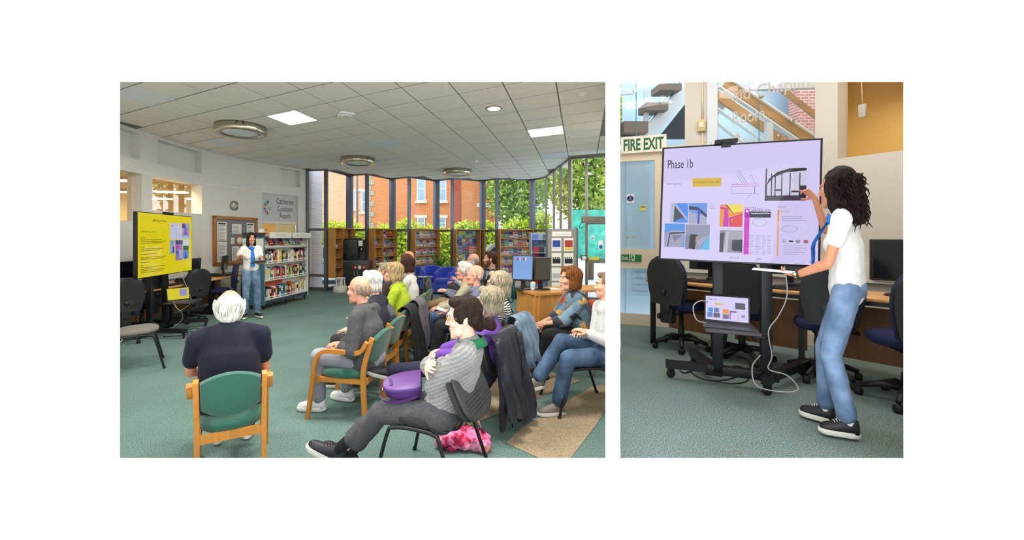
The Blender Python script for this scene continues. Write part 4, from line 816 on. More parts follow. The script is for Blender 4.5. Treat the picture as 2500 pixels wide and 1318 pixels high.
g = G(); g.box(-.11, .11, -.03, .04, 0, .035, bev=.01); obj('body', g, PLASTB, t); g = G(); g.lathe([(.001, .012), (.014, .01), (.016, 0)][::-1], 12, TR(0, -.03, .018, 0, PI/2)); obj('lens', g, M('lens', (10,10,14), .05), t)
TS = TR(mid.x, mid.y, 0, rzT)
t, l_, Tl, hh = laptop(TS @ Vector((.05, -.2, .518)), rzT-.75, 'laptop with yellow slide on the shelf of the yellow display stand', .34, .22, None, 1.75)
obj('screen', panel(G(), -.16, .16, .012, hh-.01, -.003, Tl), SCR('yellow', (232,214,6), .8), l_); obj('screen_picture', panel(G(), .02, .13, .06, hh-.03, -.004, Tl), SCR('lap pic', (150,150,210), .8), l_)
cable('power_cable', [TS @ Vector(p) for p in ((.35, -.02, 1.0), (.36, -.1, .8), (.42, -.14, .6), (.46, -.16, .45), (.4, -.1, .36), (.3, 0, .3))], 'grey cable hanging beside the yellow display column', .005, GREYCAB)
cable('power_cable', [TS @ Vector(p) for p in ((-.1, -.15, .54), (-.2, -.25, .45), (-.1, -.28, .35), (.05, -.2, .2), (.0, -.1, .1))], 'grey cable looping under the laptop shelf of the yellow display', .005, GREYCAB)
cable('floor_cable', [TS @ Vector(p) for p in ((-.3, -.1, .01), (-.2, -.4, .008), (0, -.32, .008), (.15, -.45, .008), (.3, -.3, .008), (.1, -.2, .008))], 'black cable tangled on the carpet under the yellow display', .006)
cable('floor_cable', [(-4.75, 5.5, .35), (-4.7, 5.6, .2), (-4.75, 5.75, .12), (-4.85, 5.95, .2), (-4.95, 6.1, .35)], 'white cable sagging beside the empty grey chair', .008, GREYCAB)
# empty chair at the edge
conf_chair((-3.98, 5.03), math.atan2(.56, .83)-PI/2+.05, 'empty grey fabric chair with thin black legs beside the display', GREYS, METB, False)
# ---- far corner: tub chairs, side table, plant
tub_chair((-.78, 12.1), PI+.25, 'royal blue tub chair next to the pot plant', .98); tub_chair((-.36, 11.55), PI-.7, 'royal blue tub chair behind the white haired man with glasses', .98)
tub_chair((-1.95, 11.9), PI-.2, 'royal blue tub chair in front of the two column magazine shelf', .9); tub_chair((-1.35, 12.4), PI+.1, 'royal blue tub chair in front of the shelf behind the plant', .9)
p = at(1037, 712); t = thing('side_table', 'round white topped side table on wooden legs by the tub chair', 'table', p); g = G(); g.lathe([(.001, .43), (.2, .43), (.21, .44), (.21, .455), (.001, .46)], 24); obj('table_top', g, M('white laminate', (226,228,232), .4), t)
for k in range(3): an = k*2.1+.4; g = G(); g.tube([(math.cos(an)*.12, math.sin(an)*.12, .43), (math.cos(an)*.19, math.sin(an)*.19, 0)], [.018, .012], 8); obj('leg', g, OAKD, t)
p = aty(1072, 640, 13.0); t = thing('pot_plant', 'spiky green yucca plant in a dark pot between the shelves', 'plant', (p.x, 13.0, 0)); g = G(); g.lathe([(.12, 0), (.16, .3), (.17, .32), (.14, .32), (.13, .28), (.001, .27)], 20); obj('pot', g, M('dark pot', (70,66,64), .5), t)
g = G(); g.tube([(0, 0, .25), (.01, 0, .6), (0, .01, .72)], .025, 8); obj('stem', g, M('plant stem', (120,100,70), .8), t)
for k in range(22):
    an = k*2.4; up = .25+.75*((k*7) % 10)/10; L_ = .55; g = G(); P = [Vector((math.cos(an)*L_*f*(1-up*.55), math.sin(an)*L_*f*(1-up*.55), .62+L_*(up*f*1.1-.35*f*f*(1-up)))) for f in (0, .3, .6, .85, 1)]
    sd = Vector((-math.sin(an), math.cos(an), 0)); g.grid([[q+sd*w_, q+Vector((0, 0, -.008)), q-sd*w_] for q, w_ in zip(P, (.015, .035, .032, .018, .001))]); obj('leaf', g, M('yucca leaf', (70,128,54), .5, var=.2, scale=6), t)
# ---- standing noticeboard and leaflet rack by the entrance
a, b = aty(1337, 560, 9.3), aty(1408, 560, 9.3); t = thing('standing_noticeboard', 'grey framed freestanding board with printed notices near the entrance', 'noticeboard', (a.x, 9.3, 0), .02); Wb = b.x-a.x
g = G(); g.box(0, Wb, 0, .04, .35, 1.78); obj('board', g, M('board grey', (142,140,136), .6), t)
for x in (-.03, Wb): g = G(); g.box(x, x+.03, -.02, .06, 0, 1.8); obj('post', g, ALU, t); g = G(); g.box(x-.005, x+.035, -.25, .3, 0, .04); obj('foot', g, ALU, t)
g = G(); g.box(.1, Wb-.12, -.006, 0, 1.61, 1.72); hd_ = obj('header', g, PAPER, t); g = G(); scribble(g, Wb/2-.17, Wb/2+.17, 1.665, .04, -.008); obj('lettering', g, M('faint print', (150,152,158), .7), hd_)
for i in range(4):
    for j in range(2):
        x = .09+j*.275; z = 1.27-i*.335; o = thing('framed_notice', 'printed notice on the freestanding board, %s column, row %s' % (('first', 'second')[j], ('one', 'two', 'three', 'four')[i]), 'notice', (a.x+x, 9.3-.006, z), .02)
        g = G(); g.box(0, .22, -.004, .004, 0, .3); obj('sheet', g, PAPER, o); c = [[(40,70,160), (170,60,50)], [(30,30,40), (30,30,40)], [(190,190,190), (190,190,190)], [(120,130,150), (90,100,90)]][i][j]
        g = G(); g.box(.02, .2, -.0055, -.004, .06 if i != 0 else .05, .17 if i else .25); obj('picture', g, M('notice ink %s' % (c,), c, .5), o)
        if i == 0: g = G(); g.box(.02, .2, -.006, -.0045, .02 if j else .05, .1); obj('caption', g, M('caption %d' % j, (232,200,120) if j else (220,226,240), .5), o)
        if i == 1:
            for q in range(4): g = G(); g.ball((.035+q*.045, -.004, .19), (.014, .002, .018), 8, 6); obj('figure', g, M('notice ink %s' % (c,), c, .5), o)
p = aty(1318, 600, 10.2); t = thing('leaflet_rack', 'pale blue leaflet rack holding purple and red folders beside freestanding board', 'rack', (p.x-.22, 10.2, 0)); 
for x in (0, .5): g = G(); g.box(x, x+.02, 0, .3, 0, 1.72); obj('side_panel', g, M('pale blue steel', (176,190,216), .4), t)
g = G(); g.box(0, .52, .28, .3, 0, 1.7); obj('back_panel', g, M('pale blue steel', (176,190,216), .4), t)
for i in range(5): g = G(); g.box(.02, .5, 0, .28, .2+i*.33, .215+i*.33); obj('shelf_board', g, M('pale blue steel', (176,190,216), .4), t)
for k, (x, z, c, nm) in enumerate(((.05, .75, (150,50,140), 'purple'), (.13, .75, (110,60,170), 'violet'), (.06, 1.1, (180,40,60), 'crimson'), (.2, 1.1, (40,40,48), 'black'), (.3, 1.42, (70,110,120), 'teal'), (.28, .76, (190,40,40), 'red'), (.3, 1.1, (130,170,210), 'sky blue'), (.05, 1.42, (90,120,200), 'blue'))):
    g = G(); g.box(0, .14, 0, .02, 0, .24, TR(p.x-.22+x+.02, 10.2+.1, z+.005 if k != 5 else z+.005, 0, -.2)); tag(obj('leaflet_folder', g, M('folder '+nm, c, .5)), '%s folder standing in the pale blue leaflet rack' % nm, 'folder', 'folders in the leaflet rack')
# entrance: call pad, door closer box, warning notices
p = aty(1422, 629, 10.16); t = thing('entry_keypad', 'small framed entry pad on the entrance mullion', 'keypad', (p.x+.03, 10.15, p.z)); g = G(); g.box(-.07, .07, -.02, .03, -.06, .06, bev=.004); obj('frame', g, METB, t); g = G(); g.box(-.055, .055, -.023, -.02, -.045, .045); obj('face', g, PAPER, t)
p = aty(1452, 535, 10.0); t = thing('door_operator', 'long bronze door opener box above the entrance door', 'door opener', (p.x-.1, 9.93, p.z)); g = G(); g.box(-.25, .6, -.12, 0, -.1, .06, bev=.01); obj('housing', g, M('bronze aluminium', (140,134,124), .4, .5), t); g = G(); g.tube(cr([(-.2, -.1, -.05), (-.3, -.12, -.12), (-.32, -.1, -.22), (-.22, -.08, -.2)], 5), .008, 6); obj('loop_cable', g, RUB, t)
for k, (u, v, w_, h_, c, lab) in enumerate(((1447, 580, .1, .1, (225,232,236), 'round white sticker on the entrance door glass'), (1467, 598, .12, .22, (60,90,160), 'blue and white notice on the entrance door glass'), (1450, 631, .24, .07, (226,200,50), 'yellow strip sticker on the entrance door glass'))):
    p = aty(u, v, 9.98); t = thing('door_sticker', lab, 'sticker', (p.x, p.y, p.z)); g = G(); g.box(-w_/2, w_/2, 0, .003, -h_/2, h_/2, bev=.001); obj('sheet', g, PAPER if k == 1 else M('sticker %d' % k, c, .5), t)
    if k != 2: g = G(); g.box(-w_/2+.02, w_/2-.02, -.002, 0, -h_/2+.02, 0); obj('print', g, M('sticker print %d' % k, c if k == 1 else (150,160,165), .5), t)
# ---- reception desk and the things on it
DZ = .86; P1_, P0_, P2_ = at(1257, 703, DZ), at(1311, 717, DZ), at(1482, 705, DZ)
P2_.x = min(P2_.x, KP*P2_.y-.03)
bk1 = P1_+Vector((1.05, .35, 0)); bk2 = Vector((KP*(P2_.y+.55)-.03, P2_.y+.55, DZ)); 
t = thing('reception_desk', 'honey oak reception desk with panelled front and pale top', 'desk', (P0_.x, P0_.y, 0)); o_ = P0_
rel = lambda p, z: (p.x-o_.x, p.y-o_.y, z)
top = [P1_, P0_, P2_, bk2, bk1]; g = G(); n = len(top); g.add([rel(p, DZ-.03) for p in top]+[rel(p, DZ) for p in top], [tuple(range(n))[::-1], tuple(range(n, 2*n))]+[(i, (i+1) % n, n+(i+1) % n, n+i) for i in range(n)]); obj('desk_top', g, OAKD, t)
PALE = M('pale desk mat', (226,214,190), .4); 
def wallp(a, b, z0, z1, off=.03, th=.02, s0=0, s1=1):
    d = (b-a); d.z = 0; L_ = d.length; d.normalize(); nn = Vector((-d.y, d.x, 0)); g = G(); p = a+d*L_*s0+nn*off; q = a+d*L_*s1+nn*off
    g.add([rel(x, z) for z in (z0, z1) for x in (p, q, q+nn*th, p+nn*th)], [(3, 2, 1, 0), (4, 5, 6, 7), (0, 1, 5, 4), (1, 2, 6, 5), (2, 3, 7, 6), (3, 0, 4, 7)]); return g
for k in range(3): obj('front_panel', wallp(P1_, P0_, .06, DZ-.03, .03, .02, k/3+.01, (k+1)/3-.01), OAKD, t)
obj('front_panel', wallp(P0_, P2_, .06, DZ-.03, .03, .02, .0, .42), OAKD, t); obj('end_panel', wallp(P0_, P2_, 0, DZ-.03, .03, .02, .95, 1.0), OAKD, t); obj('back_panel', wallp(P0_, P2_, .0, DZ-.03, .5, .02, .35, .98), wood('shaded oak inside', (96,66,36), .8), t); obj('plinth', wallp(P1_, P0_, 0, .07, .04, .02), wood('shaded oak inside', (96,66,36), .8), t)  # shade of the knee space is put into the darker oak colour
p = aty(1272, 690, 5.75); MS = SCR('sky blue', (120,170,235), .8)
t = monitor((p.x+.03, 5.78, DZ), -.35, 'monitor with pale blue screen on the reception desk', .3, .36, MS, tilt=-.18, group='reception monitors')
for k in range(7): obj('screen_mark', panel(G(), -.1+k*.027, -.085+k*.027, .1, .145, -.0245, Matrix.Translation((0, 0, .12+.18)) @ Matrix.Rotation(-.18, 4, 'X')), SCR('mark %d' % (k % 3), ((200,120,130), (70,60,150), (220,230,240))[k % 3], .8), t)
p = aty(1328, 690, 5.6); monitor((p.x, 5.75, DZ), .35, 'dark grey monitor on the reception desk beside the red box', .26, .33, M('grey dark glass', (70,70,62), .25), tilt=.1, group='reception monitors')
p = at(1302, 692, DZ); t = thing('sharps_box', 'red and yellow plastic box with clear lid on the reception desk', 'box', (p.x+.02, p.y, DZ), .2); g = G(); g.box(-.055, .055, -.05, .05, 0, .17, bev=.008); obj('body', g, M('red plastic', (224,52,36), .4), t); g = G(); g.box(-.055, .055, -.05, .05, .17, .2, bev=.005); obj('collar', g, M('yellow plastic', (244,190,50), .4), t); g = G(); g.box(-.045, .045, -.04, .04, .2, .23, bev=.008); obj('lid', g, M('cream plastic', (226,222,200), .4), t)
p = at(1301, 707, DZ); t = thing('sanitizer_bottle', 'clear hand sanitiser pump bottle on the reception desk', 'bottle', (p.x, p.y-.0, DZ)); g = G(); g.lathe([(.035, 0), (.038, .01), (.037, .1), (.015, .13), (.012, .14)], 16); obj('bottle', g, M('cloudy clear plastic', (222,232,236), .25), t); g = G(); g.lathe([(.037, .02), (.0385, .03), (.0382, .085), (.037, .09)], 16); obj('bottle_label', g, M('aqua label', (170,205,220), .4), t); g = G(); g.tube([(0, 0, .14), (0, 0, .17), (-.03, -.01, .168)], .008, 8); obj('pump', g, PAPER, t)
p = at(1282, 701, DZ); t = thing('desk_phone', 'black conference phone on the reception desk', 'telephone', (p.x, p.y, DZ), .5); g = G(); g.box(-.07, .07, -.05, .05, 0, .03, bev=.012); obj('body', g, PLASTB, t); g = G(); g.box(-.03, .03, -.03, .03, .03, .034); obj('keypad', g, KEYS, t)
p = at(1408, 706, DZ); t = thing('desk_webcam', 'small silver webcam with white cable on the desk edge', 'webcam', (p.x+.05, p.y+.1, DZ)); g = G(); g.ball((0, 0, .045), .03, 12, 8); obj('body', g, CHROME, t); g = G(); g.lathe([(.03, 0), (.02, .012)], 12); obj('foot', g, PLASTB, t); cable('cord', [(0, 0, .02), (.06, -.1, .0), (.08, -.16, -.1), (.02, -.17, -.14), (-.06, -.17, -.1)], '', .003, GREYCAB, t)
for k, (u, Y, h_) in enumerate(((1226, 6.1, .38), (1236, 6.05, .3))):
    p = aty(u, 690, Y); ACR = glass('acrylic', (244,248,250), .9, .25, (226,232,236)); t = thing('leaflet_holder', 'clear acrylic leaflet holder on the desk, the %s of the two' % ('taller', 'shorter')[k], 'leaflet holder', (P1_.x+.06+k*.1, P1_.y+.12-k*.05, DZ), -.9)
    for i in range(3): g = G(); g.box(-.06, .06, -.004, .004, 0, h_*(.6+.2*i), TR(0, .03*i, 0.01, 0, -.25)); obj('pocket', g, ACR, t)
    g = G(); g.box(-.06, .06, -.03, .12, 0, .006); obj('base', g, ACR, t); g = G(); g.box(-.05, .05, -.001, .003, .01, h_*.8, TR(0, .05, .01, 0, -.25)); obj('leaflet', g, PAPER, t)
g = G(); p = at(1345, 708, DZ); g.box(-.12, .12, -.08, .08, 0, .004, TR(p.x+.02, p.y+.12, DZ, .3)); tag(obj('desk_papers', g, PAPER), 'white paper sheets lying on the reception desk', 'papers')
# ------------------------------------------------------------------ PEOPLE
V3 = Vector
def remesh(g, vox, it=2, fac=.5):
    me = bpy.data.meshes.new('tmp'); me.from_pydata(g.v, [], g.f); o = bpy.data.objects.new('tmp', me); TMPS.collection.objects.link(o)
    m = o.modifiers.new('r', 'REMESH'); m.mode = 'VOXEL'; m.voxel_size = vox
    if it: s = o.modifiers.new('s', 'SMOOTH'); s.factor = fac; s.iterations = it
    dg = TMPS.view_layers[0].depsgraph; TMPS.view_layers[0].update(); e = o.evaluated_get(TMPS.view_layers[0].depsgraph); em = e.to_mesh()
    n = len(em.vertices); v = np.empty(n*3, 'f'); em.vertices.foreach_get('co', v); nn = np.empty(n*3, 'f'); em.vertices.foreach_get('normal', nn); f = [tuple(p.vertices) for p in em.polygons]
    e.to_mesh_clear(); bpy.data.objects.remove(o); bpy.data.meshes.remove(me); return v.reshape(-1, 3).astype(float), f, nn.reshape(-1, 3).astype(float)
TMPS = bpy.data.scenes.new('tmp')
def capsule(g, p0, p1, r0, r1, flat=1.0, side=None, n=14):
    """tapered capsule; flat scales the section across `side` (thin direction = other)"""
    p0, p1 = V3(p0), V3(p1); t = (p1-p0); t = t.normalized() if t.length > 1e-6 else V3((0, 0, 1))
    a = V3(side) if side is not None else t.orthogonal(); a = (a-t*a.dot(t)).normalized(); b = t.cross(a); rows = []
    for i in range(5): ph = -PI/2+PI/2*i/4; rows.append([p0+t*r0*math.sin(ph)*(1 if flat == 1 else flat)+(a*math.cos(2*PI*j/n)+b*math.sin(2*PI*j/n)*flat)*max(r0*math.cos(ph), .0008) for j in range(n)])
    for i in range(5): ph = PI/2*i/4; rows.append([p1+t*r1*math.sin(ph)*(1 if flat == 1 else flat)+(a*math.cos(2*PI*j/n)+b*math.sin(2*PI*j/n)*flat)*max(r1*math.cos(ph), .0008) for j in range(n)])
    k0 = len(g.v); g.grid(rows, None, True); m = len(g.v); g.f += [tuple(range(k0, k0+n))[::-1], tuple(range(m-n, m))]; g.mi += [0, 0]; g.sm += [True, True]
def ell(g, c, r, T=None): 
    M_ = (T or I4) @ Matrix.Translation(c) @ Matrix.Diagonal((r[0], r[1], r[2], 1)); g.ball((0, 0, 0), 1.0, 16, 10, M_)
def ik(a, c, l1, l2, hint):
    d = c-a; L = d.length; mx = (l1+l2)*.995
    if L > mx: c = a+d*(mx/L); d = c-a; L = mx
    x = (l1*l1-l2*l2+L*L)/(2*L); h = math.sqrt(max(0, l1*l1-x*x)); u = d.normalized(); w_ = hint-u*hint.dot(u); w_ = w_.normalized() if w_.length > 1e-6 else u.orthogonal().normalized()
    return a+u*x+w_*h, c
def hand_geo(g, wr, f, n, side, curl=.5, spread=.12, s=1.0, fingers=None, thumb=1.0):
    f = V3(f).normalized(); n = V3(n); n = (n-f*n.dot(f)).normalized(); sd = f.cross(n)*side    # sd points to the thumb
    for k in range(4):
        off = (.031, .011, -.010, -.029)[k]*s; kn = wr+f*(.088-.006*abs(k-1))*s+sd*off; capsule(g, wr+sd*off*.45, kn, .0145*s, .0115*s, n=10)
        ln = (.072, .082, .076, .058)[k]*s; d = (f+sd*spread*(1.5-k)*.5).normalized(); p = kn; cu = fingers[k] if fingers else curl*(1+.12*k)
        for q in range(3):
            ax = d.cross(n).normalized(); ang = cu*(.9, 1.15, .8)[q]*(.55 if q == 0 else 1); d = (Matrix.Rotation(ang, 3, ax) @ d).normalized(); n2 = n; e = p+d*ln*(.45, .31, .24)[q]
            capsule(g, p, e, (.0098, .0088, .008)[q]*s, (.0088, .008, .0066)[q]*s, n=8); p = e
    p = wr+f*.022*s+sd*.022*s; d = (f*.62+sd*.75*thumb+n*.3).normalized()
    for q in range(3): e = p+d*(.04, .033, .026)[q]*s; capsule(g, p, e, (.0135, .0105, .0092)[q]*s, (.0105, .0092, .0072)[q]*s, n=8); p = e; d = (d+f*.25+n*.12*curl).normalized()
    ell(g, (0, 0, 0), (1, 1, 1), Matrix(((sd.x*.03*s, f.x*.045*s, n.x*.016*s, (wr+f*.048*s).x), (sd.y*.03*s, f.y*.045*s, n.y*.016*s, (wr+f*.048*s).y), (sd.z*.03*s, f.z*.045*s, n.z*.016*s, (wr+f*.048*s).z), (0, 0, 0, 1))))
def shoe_geo(parent, ank, yaw, pitch, mats, loc, X, s=1.0, laces=True):
    T = Matrix.Translation(ank) @ Matrix.Rotation(yaw, 4, 'Z') @ Matrix.Rotation(pitch, 4, 'X') @ Matrix.Diagonal((s, s, s, 1)); up, so, la = mats
    st = [(-.068, .02, .06), (-.06, .034, .085), (-.03, .04, .098), (.02, .041, .092), (.06, .043, .076), (.11, .046, .06), (.155, .044, .05), (.185, .036, .04), (.2, .02, .028), (.204, .004, .02)]
    g = G(); rows = [[(w_*math.cos(PI*j/10)*1.0, y, -.06+h_*math.sin(PI*j/10)**.75) for j in range(11)]+[(w_*.9*(j/4*2-1)*1.0, y, -.062) for j in range(1, 4)] for y, w_, h_ in st]
    g.grid(rows, T, True); n = len(rows[0]); g.add([T @ V3(p) for p in rows[0]], [tuple(range(n))]); u = obj('shoe', g, up, parent); X(u)
    g = G(); P = [(-.072, .0), (-.066, .03), (-.02, .043), (.06, .045), (.12, .05), (.17, .046), (.2, .03), (.212, 0)]; out = [(w_, y) for y, w_ in P]+[(-w_, y) for y, w_ in P[::-1]]
    rows = [[(x*k, .07+(y-.07)*k, z) for x, y in out] for k, z in ((.93, -.085), (1, -.078), (1.02, -.062), (.98, -.05))]; g.grid(rows, T, True); g.add([T @ V3(p) for p in rows[0]], [tuple(range(len(out)))]); g.add([T @ V3(p) for p in rows[-1]], [tuple(range(len(out)))[::-1]]); X(obj('sole', g, so, u))
    if laces:
        g = G()
        for k in range(5): y = .035+k*.018; z = .032-k*.0065; g.tube([(-.022, y-.006, z-.006), (0, y, z+.004), (.022, y+.006, z-.006)], .0028, 5, T=T)
        tag(X(obj('laces', g, la, u)), kind='stuff')
def streak(v, nrm, c, amp, seed=0, fr=16):
    rr = random.Random(seed); ph = [rr.random()*6.28 for _ in range(6)]; d = v-np.array(c); th = np.arctan2(d[:, 0], d[:, 1]); z = d[:, 2]*14
    q = np.sin(th*fr+ph[0]+1.6*np.sin(z*.6+ph[1]))*.5+np.sin(th*fr*1.9+ph[2]+1.2*np.sin(z+ph[3]))*.35+np.sin(th*fr*3.7+ph[4]+z*.8)*.25
    return v+nrm*(q*amp)[:, None]
def wrinkle(v, nrm, amp, seed=0, f1=9, f2=24):
    o = seed*3.7; d = np.array([mnoise.noise((p[0]*f1+o, p[1]*f1, p[2]*f1*.75))+.4*mnoise.noise((p[0]*f2, p[1]*f2+o, p[2]*f2)) for p in v]); return v+nrm*(d*amp)[:, None]
SKIN = lambda c: M('skin %s' % (c,), c, .5, var=.07, scale=30, spec=.35)
EYEW = M('eye white', (236,232,226), .2); EYED = M('eye iris', (54,40,30), .15); LIPS = M('lips', (176,98,88), .45); BROWM = {}
SEED = [0]
def person(label, x, y, ang, z0=0.0, stand=False, seat=.52, lean=.0, curl=.12, s=1.0, fem=False, bulk=1.0, belly=0.0, head=(0, 0), neckf=.15, hands=((.09, .36, .60), (-.09, .36, .60)), elb=((.6, -.5, -.6), (-.6, -.5, -.6)),
           feet=((.12, .42, .09), (-.12, .42, .09)), toes=((-.15, 0), (.15, 0)), knee=((.25, 1, .5), (-.25, 1, .5)), skin=(224,170,142), top=None, sleeve='long', topfit=.014, hem=.12, legs=None, legfit=.016, cuff=.05,
           shoes=((40,40,44), (225,222,214), (230,228,220)), hair=('short', (200,196,190)), glasses=None, hcurl=(.45, .45), hn=((-.15, .1, -1), (.15, .1, -1)), vox=.013, sq=.9, collar=None, beard=None, hdir=(None, None), fingers=(None, None), headz=0, shw=None, extra=None, sock=None, laces=True, group=None, neckline=.0, hs=1.0, slen=.6):
    SEED[0] += 1; sd_ = SEED[0]; rz = ang-PI/2; Rz = Matrix.Rotation(rz, 4, 'Z')
    th = math.atan2(x, y); k = 1-(1-math.cos(th))*sq; dx = np.array((math.cos(th), -math.sin(th), 0.0))
    def fin(v): v = np.asarray(v)*1.0; return v-np.outer(v @ dx, dx)*(1-k)
    root = None
    def mk(name, parts, mats, parent):
        V = []; Fc = []; mi = []
        for v, f, m in parts:
            n0 = sum(len(q) for q in V); V.append(v); Fc += [tuple(i+n0 for i in t_) for t_ in f]; mi += [m]*len(f)
        V = np.concatenate(V); R3 = np.array(Rz.to_3x3()); V = fin(V @ R3.T); me = bpy.data.meshes.new(name); me.from_pydata(V.tolist(), [], Fc); me.polygons.foreach_set('material_index', mi); me.polygons.foreach_set('use_smooth', [True]*len(Fc)); me.update()
        o = link(name, me, mats, parent); return o
    def X(o):
        me = o.data; n = len(me.vertices); v = np.empty(n*3, 'f'); me.vertices.foreach_get('co', v); v = fin(v.reshape(-1, 3).astype(float) @ np.array(Rz.to_3x3()).T); me.vertices.foreach_set('co', v.reshape(-1)); me.update(); return o
    SW = (shw or (.165 if fem else .19))*s*(.6+.4*bulk); hz = (.965*s if stand else seat-.015); tk = 1.0 if stand else .9
    pel = V3((0, 0, hz)); d0 = V3((0, math.sin(lean), math.cos(lean))); d1 = V3((0, math.sin(lean+curl), math.cos(lean+curl))); chest = pel+d0*.27*s*tk; nb = chest+d1*.235*s*tk
    ln = (lean+curl)*.6+neckf; nv = V3((0, math.sin(ln), math.cos(ln))); hc = nb+nv*.155*s+V3((0, .015, headz)); sidev = V3((1, 0, 0))
    shR = nb-d1*.07*s+V3((SW, 0, 0)); shL = nb-d1*.07*s-V3((SW, 0, 0)); hipR = pel+V3((.09*s, 0, -.03)); hipL = pel-V3((.09*s, 0, .03))
    UA, FA, TH, SH = .29*s, .255*s, .43*s, .43*s
    wR = V3(hands[0]); wL = V3(hands[1]); eR, wR = ik(shR, wR, UA, FA, V3(elb[0])); eL, wL = ik(shL, wL, UA, FA, V3(elb[1]))
    aR, aL = V3(feet[0]), V3(feet[1]); kR, aR = ik(hipR, aR, TH, SH, V3(knee[0])); kL, aL = ik(hipL, aL, TH, SH, V3(knee[1]))
    bw, bd = (.135 if fem else .15)*s*bulk, (.68 if fem else .66)
    # --- skin body, head, hands
    g = G(); capsule(g, pel-d0*.02, chest, bw*.95, bw*.95, bd, sidev); capsule(g, chest, nb-d1*.08, bw, bw*.8, bd*.9, sidev); capsule(g, shR, shL, .044*s, .044*s); capsule(g, nb-d1*.05, hc-nv*.03, .056*s, .052*s)
    for sh_, el_, wr in ((shR, eR, wR), (shL, eL, wL)): capsule(g, sh_, el_, .046*s*(.7+.3*bulk), .037*s); capsule(g, el_, wr, .038*s, .026*s)
    for hp_, kn, an in ((hipR, kR, aR), (hipL, kL, aL)): capsule(g, hp_, kn, .075*s*(.6+.4*bulk), .05*s); capsule(g, kn, an, .05*s, .034*s)
    capsule(g, hipR, hipL, .1*s, .1*s)
    parts = [remesh(g, vox*1.15, 2)[:2]+(0,)]
    Th = Matrix.Translation(hc) @ Matrix.Rotation(head[0], 4, 'Z') @ Matrix.Rotation(head[1], 4, 'X') @ Matrix.Diagonal((s*.97*hs, s*.97*hs, s*.97*hs, 1))
    g = G(); e = lambda c, r: ell(g, c, r, Th)
    e((0, -.015, .035), (.076, .097, .09)); e((0, .022, -.025), (.064, .072, .088)); e((0, .045, -.08), (.046, .05, .04)); e((0, .076, -.106), (.025, .02, .019)); e((0, .08, .03), (.05, .02, .014))
    capsule(g, Th @ V3((0, .09, .015)), Th @ V3((0, .109, -.026)), .008*s, .0115*s); 
    for q in (-1, 1): e((q*.012, .098, -.030), (.009, .011, .008)); e((q*.042, .062, -.022), (.025, .03, .024)); e((q*.078, -.008, -.010), (.008, .018, .029)); e((q*.081, -.012, .008), (.006, .015, .015)); e((q*.034, .034, -.078), (.024, .036, .03))
    e((0, .088, -.058), (.023, .011, .007)); e((0, .086, -.070), (.02, .011, .008))
    parts.append(remesh(g, .0065, 2)[:2]+(0,))
    for q in (-1, 1):
        g = G(); ell(g, (q*.031, .0735, .008), (.013, .009, .0078), Th); parts.append((np.array(g.v), g.f, 1)); g = G(); ell(g, (q*.031, .0805, .008), (.0055, .0035, .0056), Th); parts.append((np.array(g.v), g.f, 2))
        g = G(); capsule(g, Th @ V3((q*.014, .096, .029)), Th @ V3((q*.047, .083, .031)), .004*s, .003*s, n=6); parts.append((np.array(g.v), g.f, 4))
    g = G(); capsule(g, Th @ V3((-.019, .0925, -.064)), Th @ V3((.019, .0925, -.064)), .004*s, .004*s, n=8); ell(g, (0, .0965, -.064), (.015, .0035, .0055), Th); parts.append((np.array(g.v), g.f, 3))
    for i, (el_, wr, sid) in enumerate(((eR, wR, -1), (eL, wL, 1))):
        fd = V3(hdir[i]) if hdir[i] is not None else (wr-el_).normalized()
        g = G(); hand_geo(g, wr, fd, V3(hn[i]), sid, hcurl[i], .12, s*(.92 if fem else 1.0), fingers[i]); parts.append(remesh(g, .0052, 1)[:2]+(0,))
    hcol = hair[1] if hair else (90,70,60)
    root = mk('person', parts, [SKIN(skin), EYEW, EYED, LIPS, M('brow %s' % (hcol,), tuple(int(c*.6) for c in hcol), .8)], None); root.location = (x, y, z0); tag(root, label, 'person', group)
    # --- trousers
    g = G(); cf = legfit
    capsule(g, pel-d0*.01+V3((0, -.01, 0)), pel+d0*.10, bw+cf+(.0 if stand else .012), bw+cf-(.012 if stand else 0), bd+.12, sidev); capsule(g, hipR, hipL, (.078 if stand else .105)*s+cf, (.078 if stand else .105)*s+cf)
    for hp_, kn, an in ((hipR, kR, aR), (hipL, kL, aL)):
        dn = (an-kn).normalized(); capsule(g, hp_, kn, (.082*(.6+.4*bulk))*s+cf, .058*s+cf); capsule(g, kn, an-dn*(cuff+.0), .056*s+cf, .046*s+cf*1.2)
    v, f, nn = remesh(g, vox, 3); v = wrinkle(v, nn, .0075, sd_); mk('trousers', [(v, f, 0)], [legs], root)
    # --- top
    g = G(); cf = topfit
    capsule(g, pel+d0*(.1-hem), chest, bw+cf+belly*.3+(.018 if not stand else .008), bw+cf+belly*.2, bd+.06, sidev); capsule(g, chest, nb-d1*.075, bw+cf, bw*.82+cf, bd, sidev)
    if belly: ell(g, tuple(pel+d0*.12+V3((0, .05+belly*.4, 0))), (bw*.95, .09+belly, .13))
    if fem:
        for q in (-1, 1): ell(g, tuple(chest+d1*.01+V3((q*.065, .075, 0))), (.07, .06, .065))
    capsule(g, shR, shL, .044*s+cf*.8, .044*s+cf*.8); capsule(g, nb-d1*.07, nb-d1*(.02+neckline), .085*s+cf*.5, .062*s+cf*.4)
    for q in (-1, 1): capsule(g, nb-d1*.02+V3((q*.05, 0, 0)), (shR if q > 0 else shL), .045*s+cf*.5, .045*s+cf)
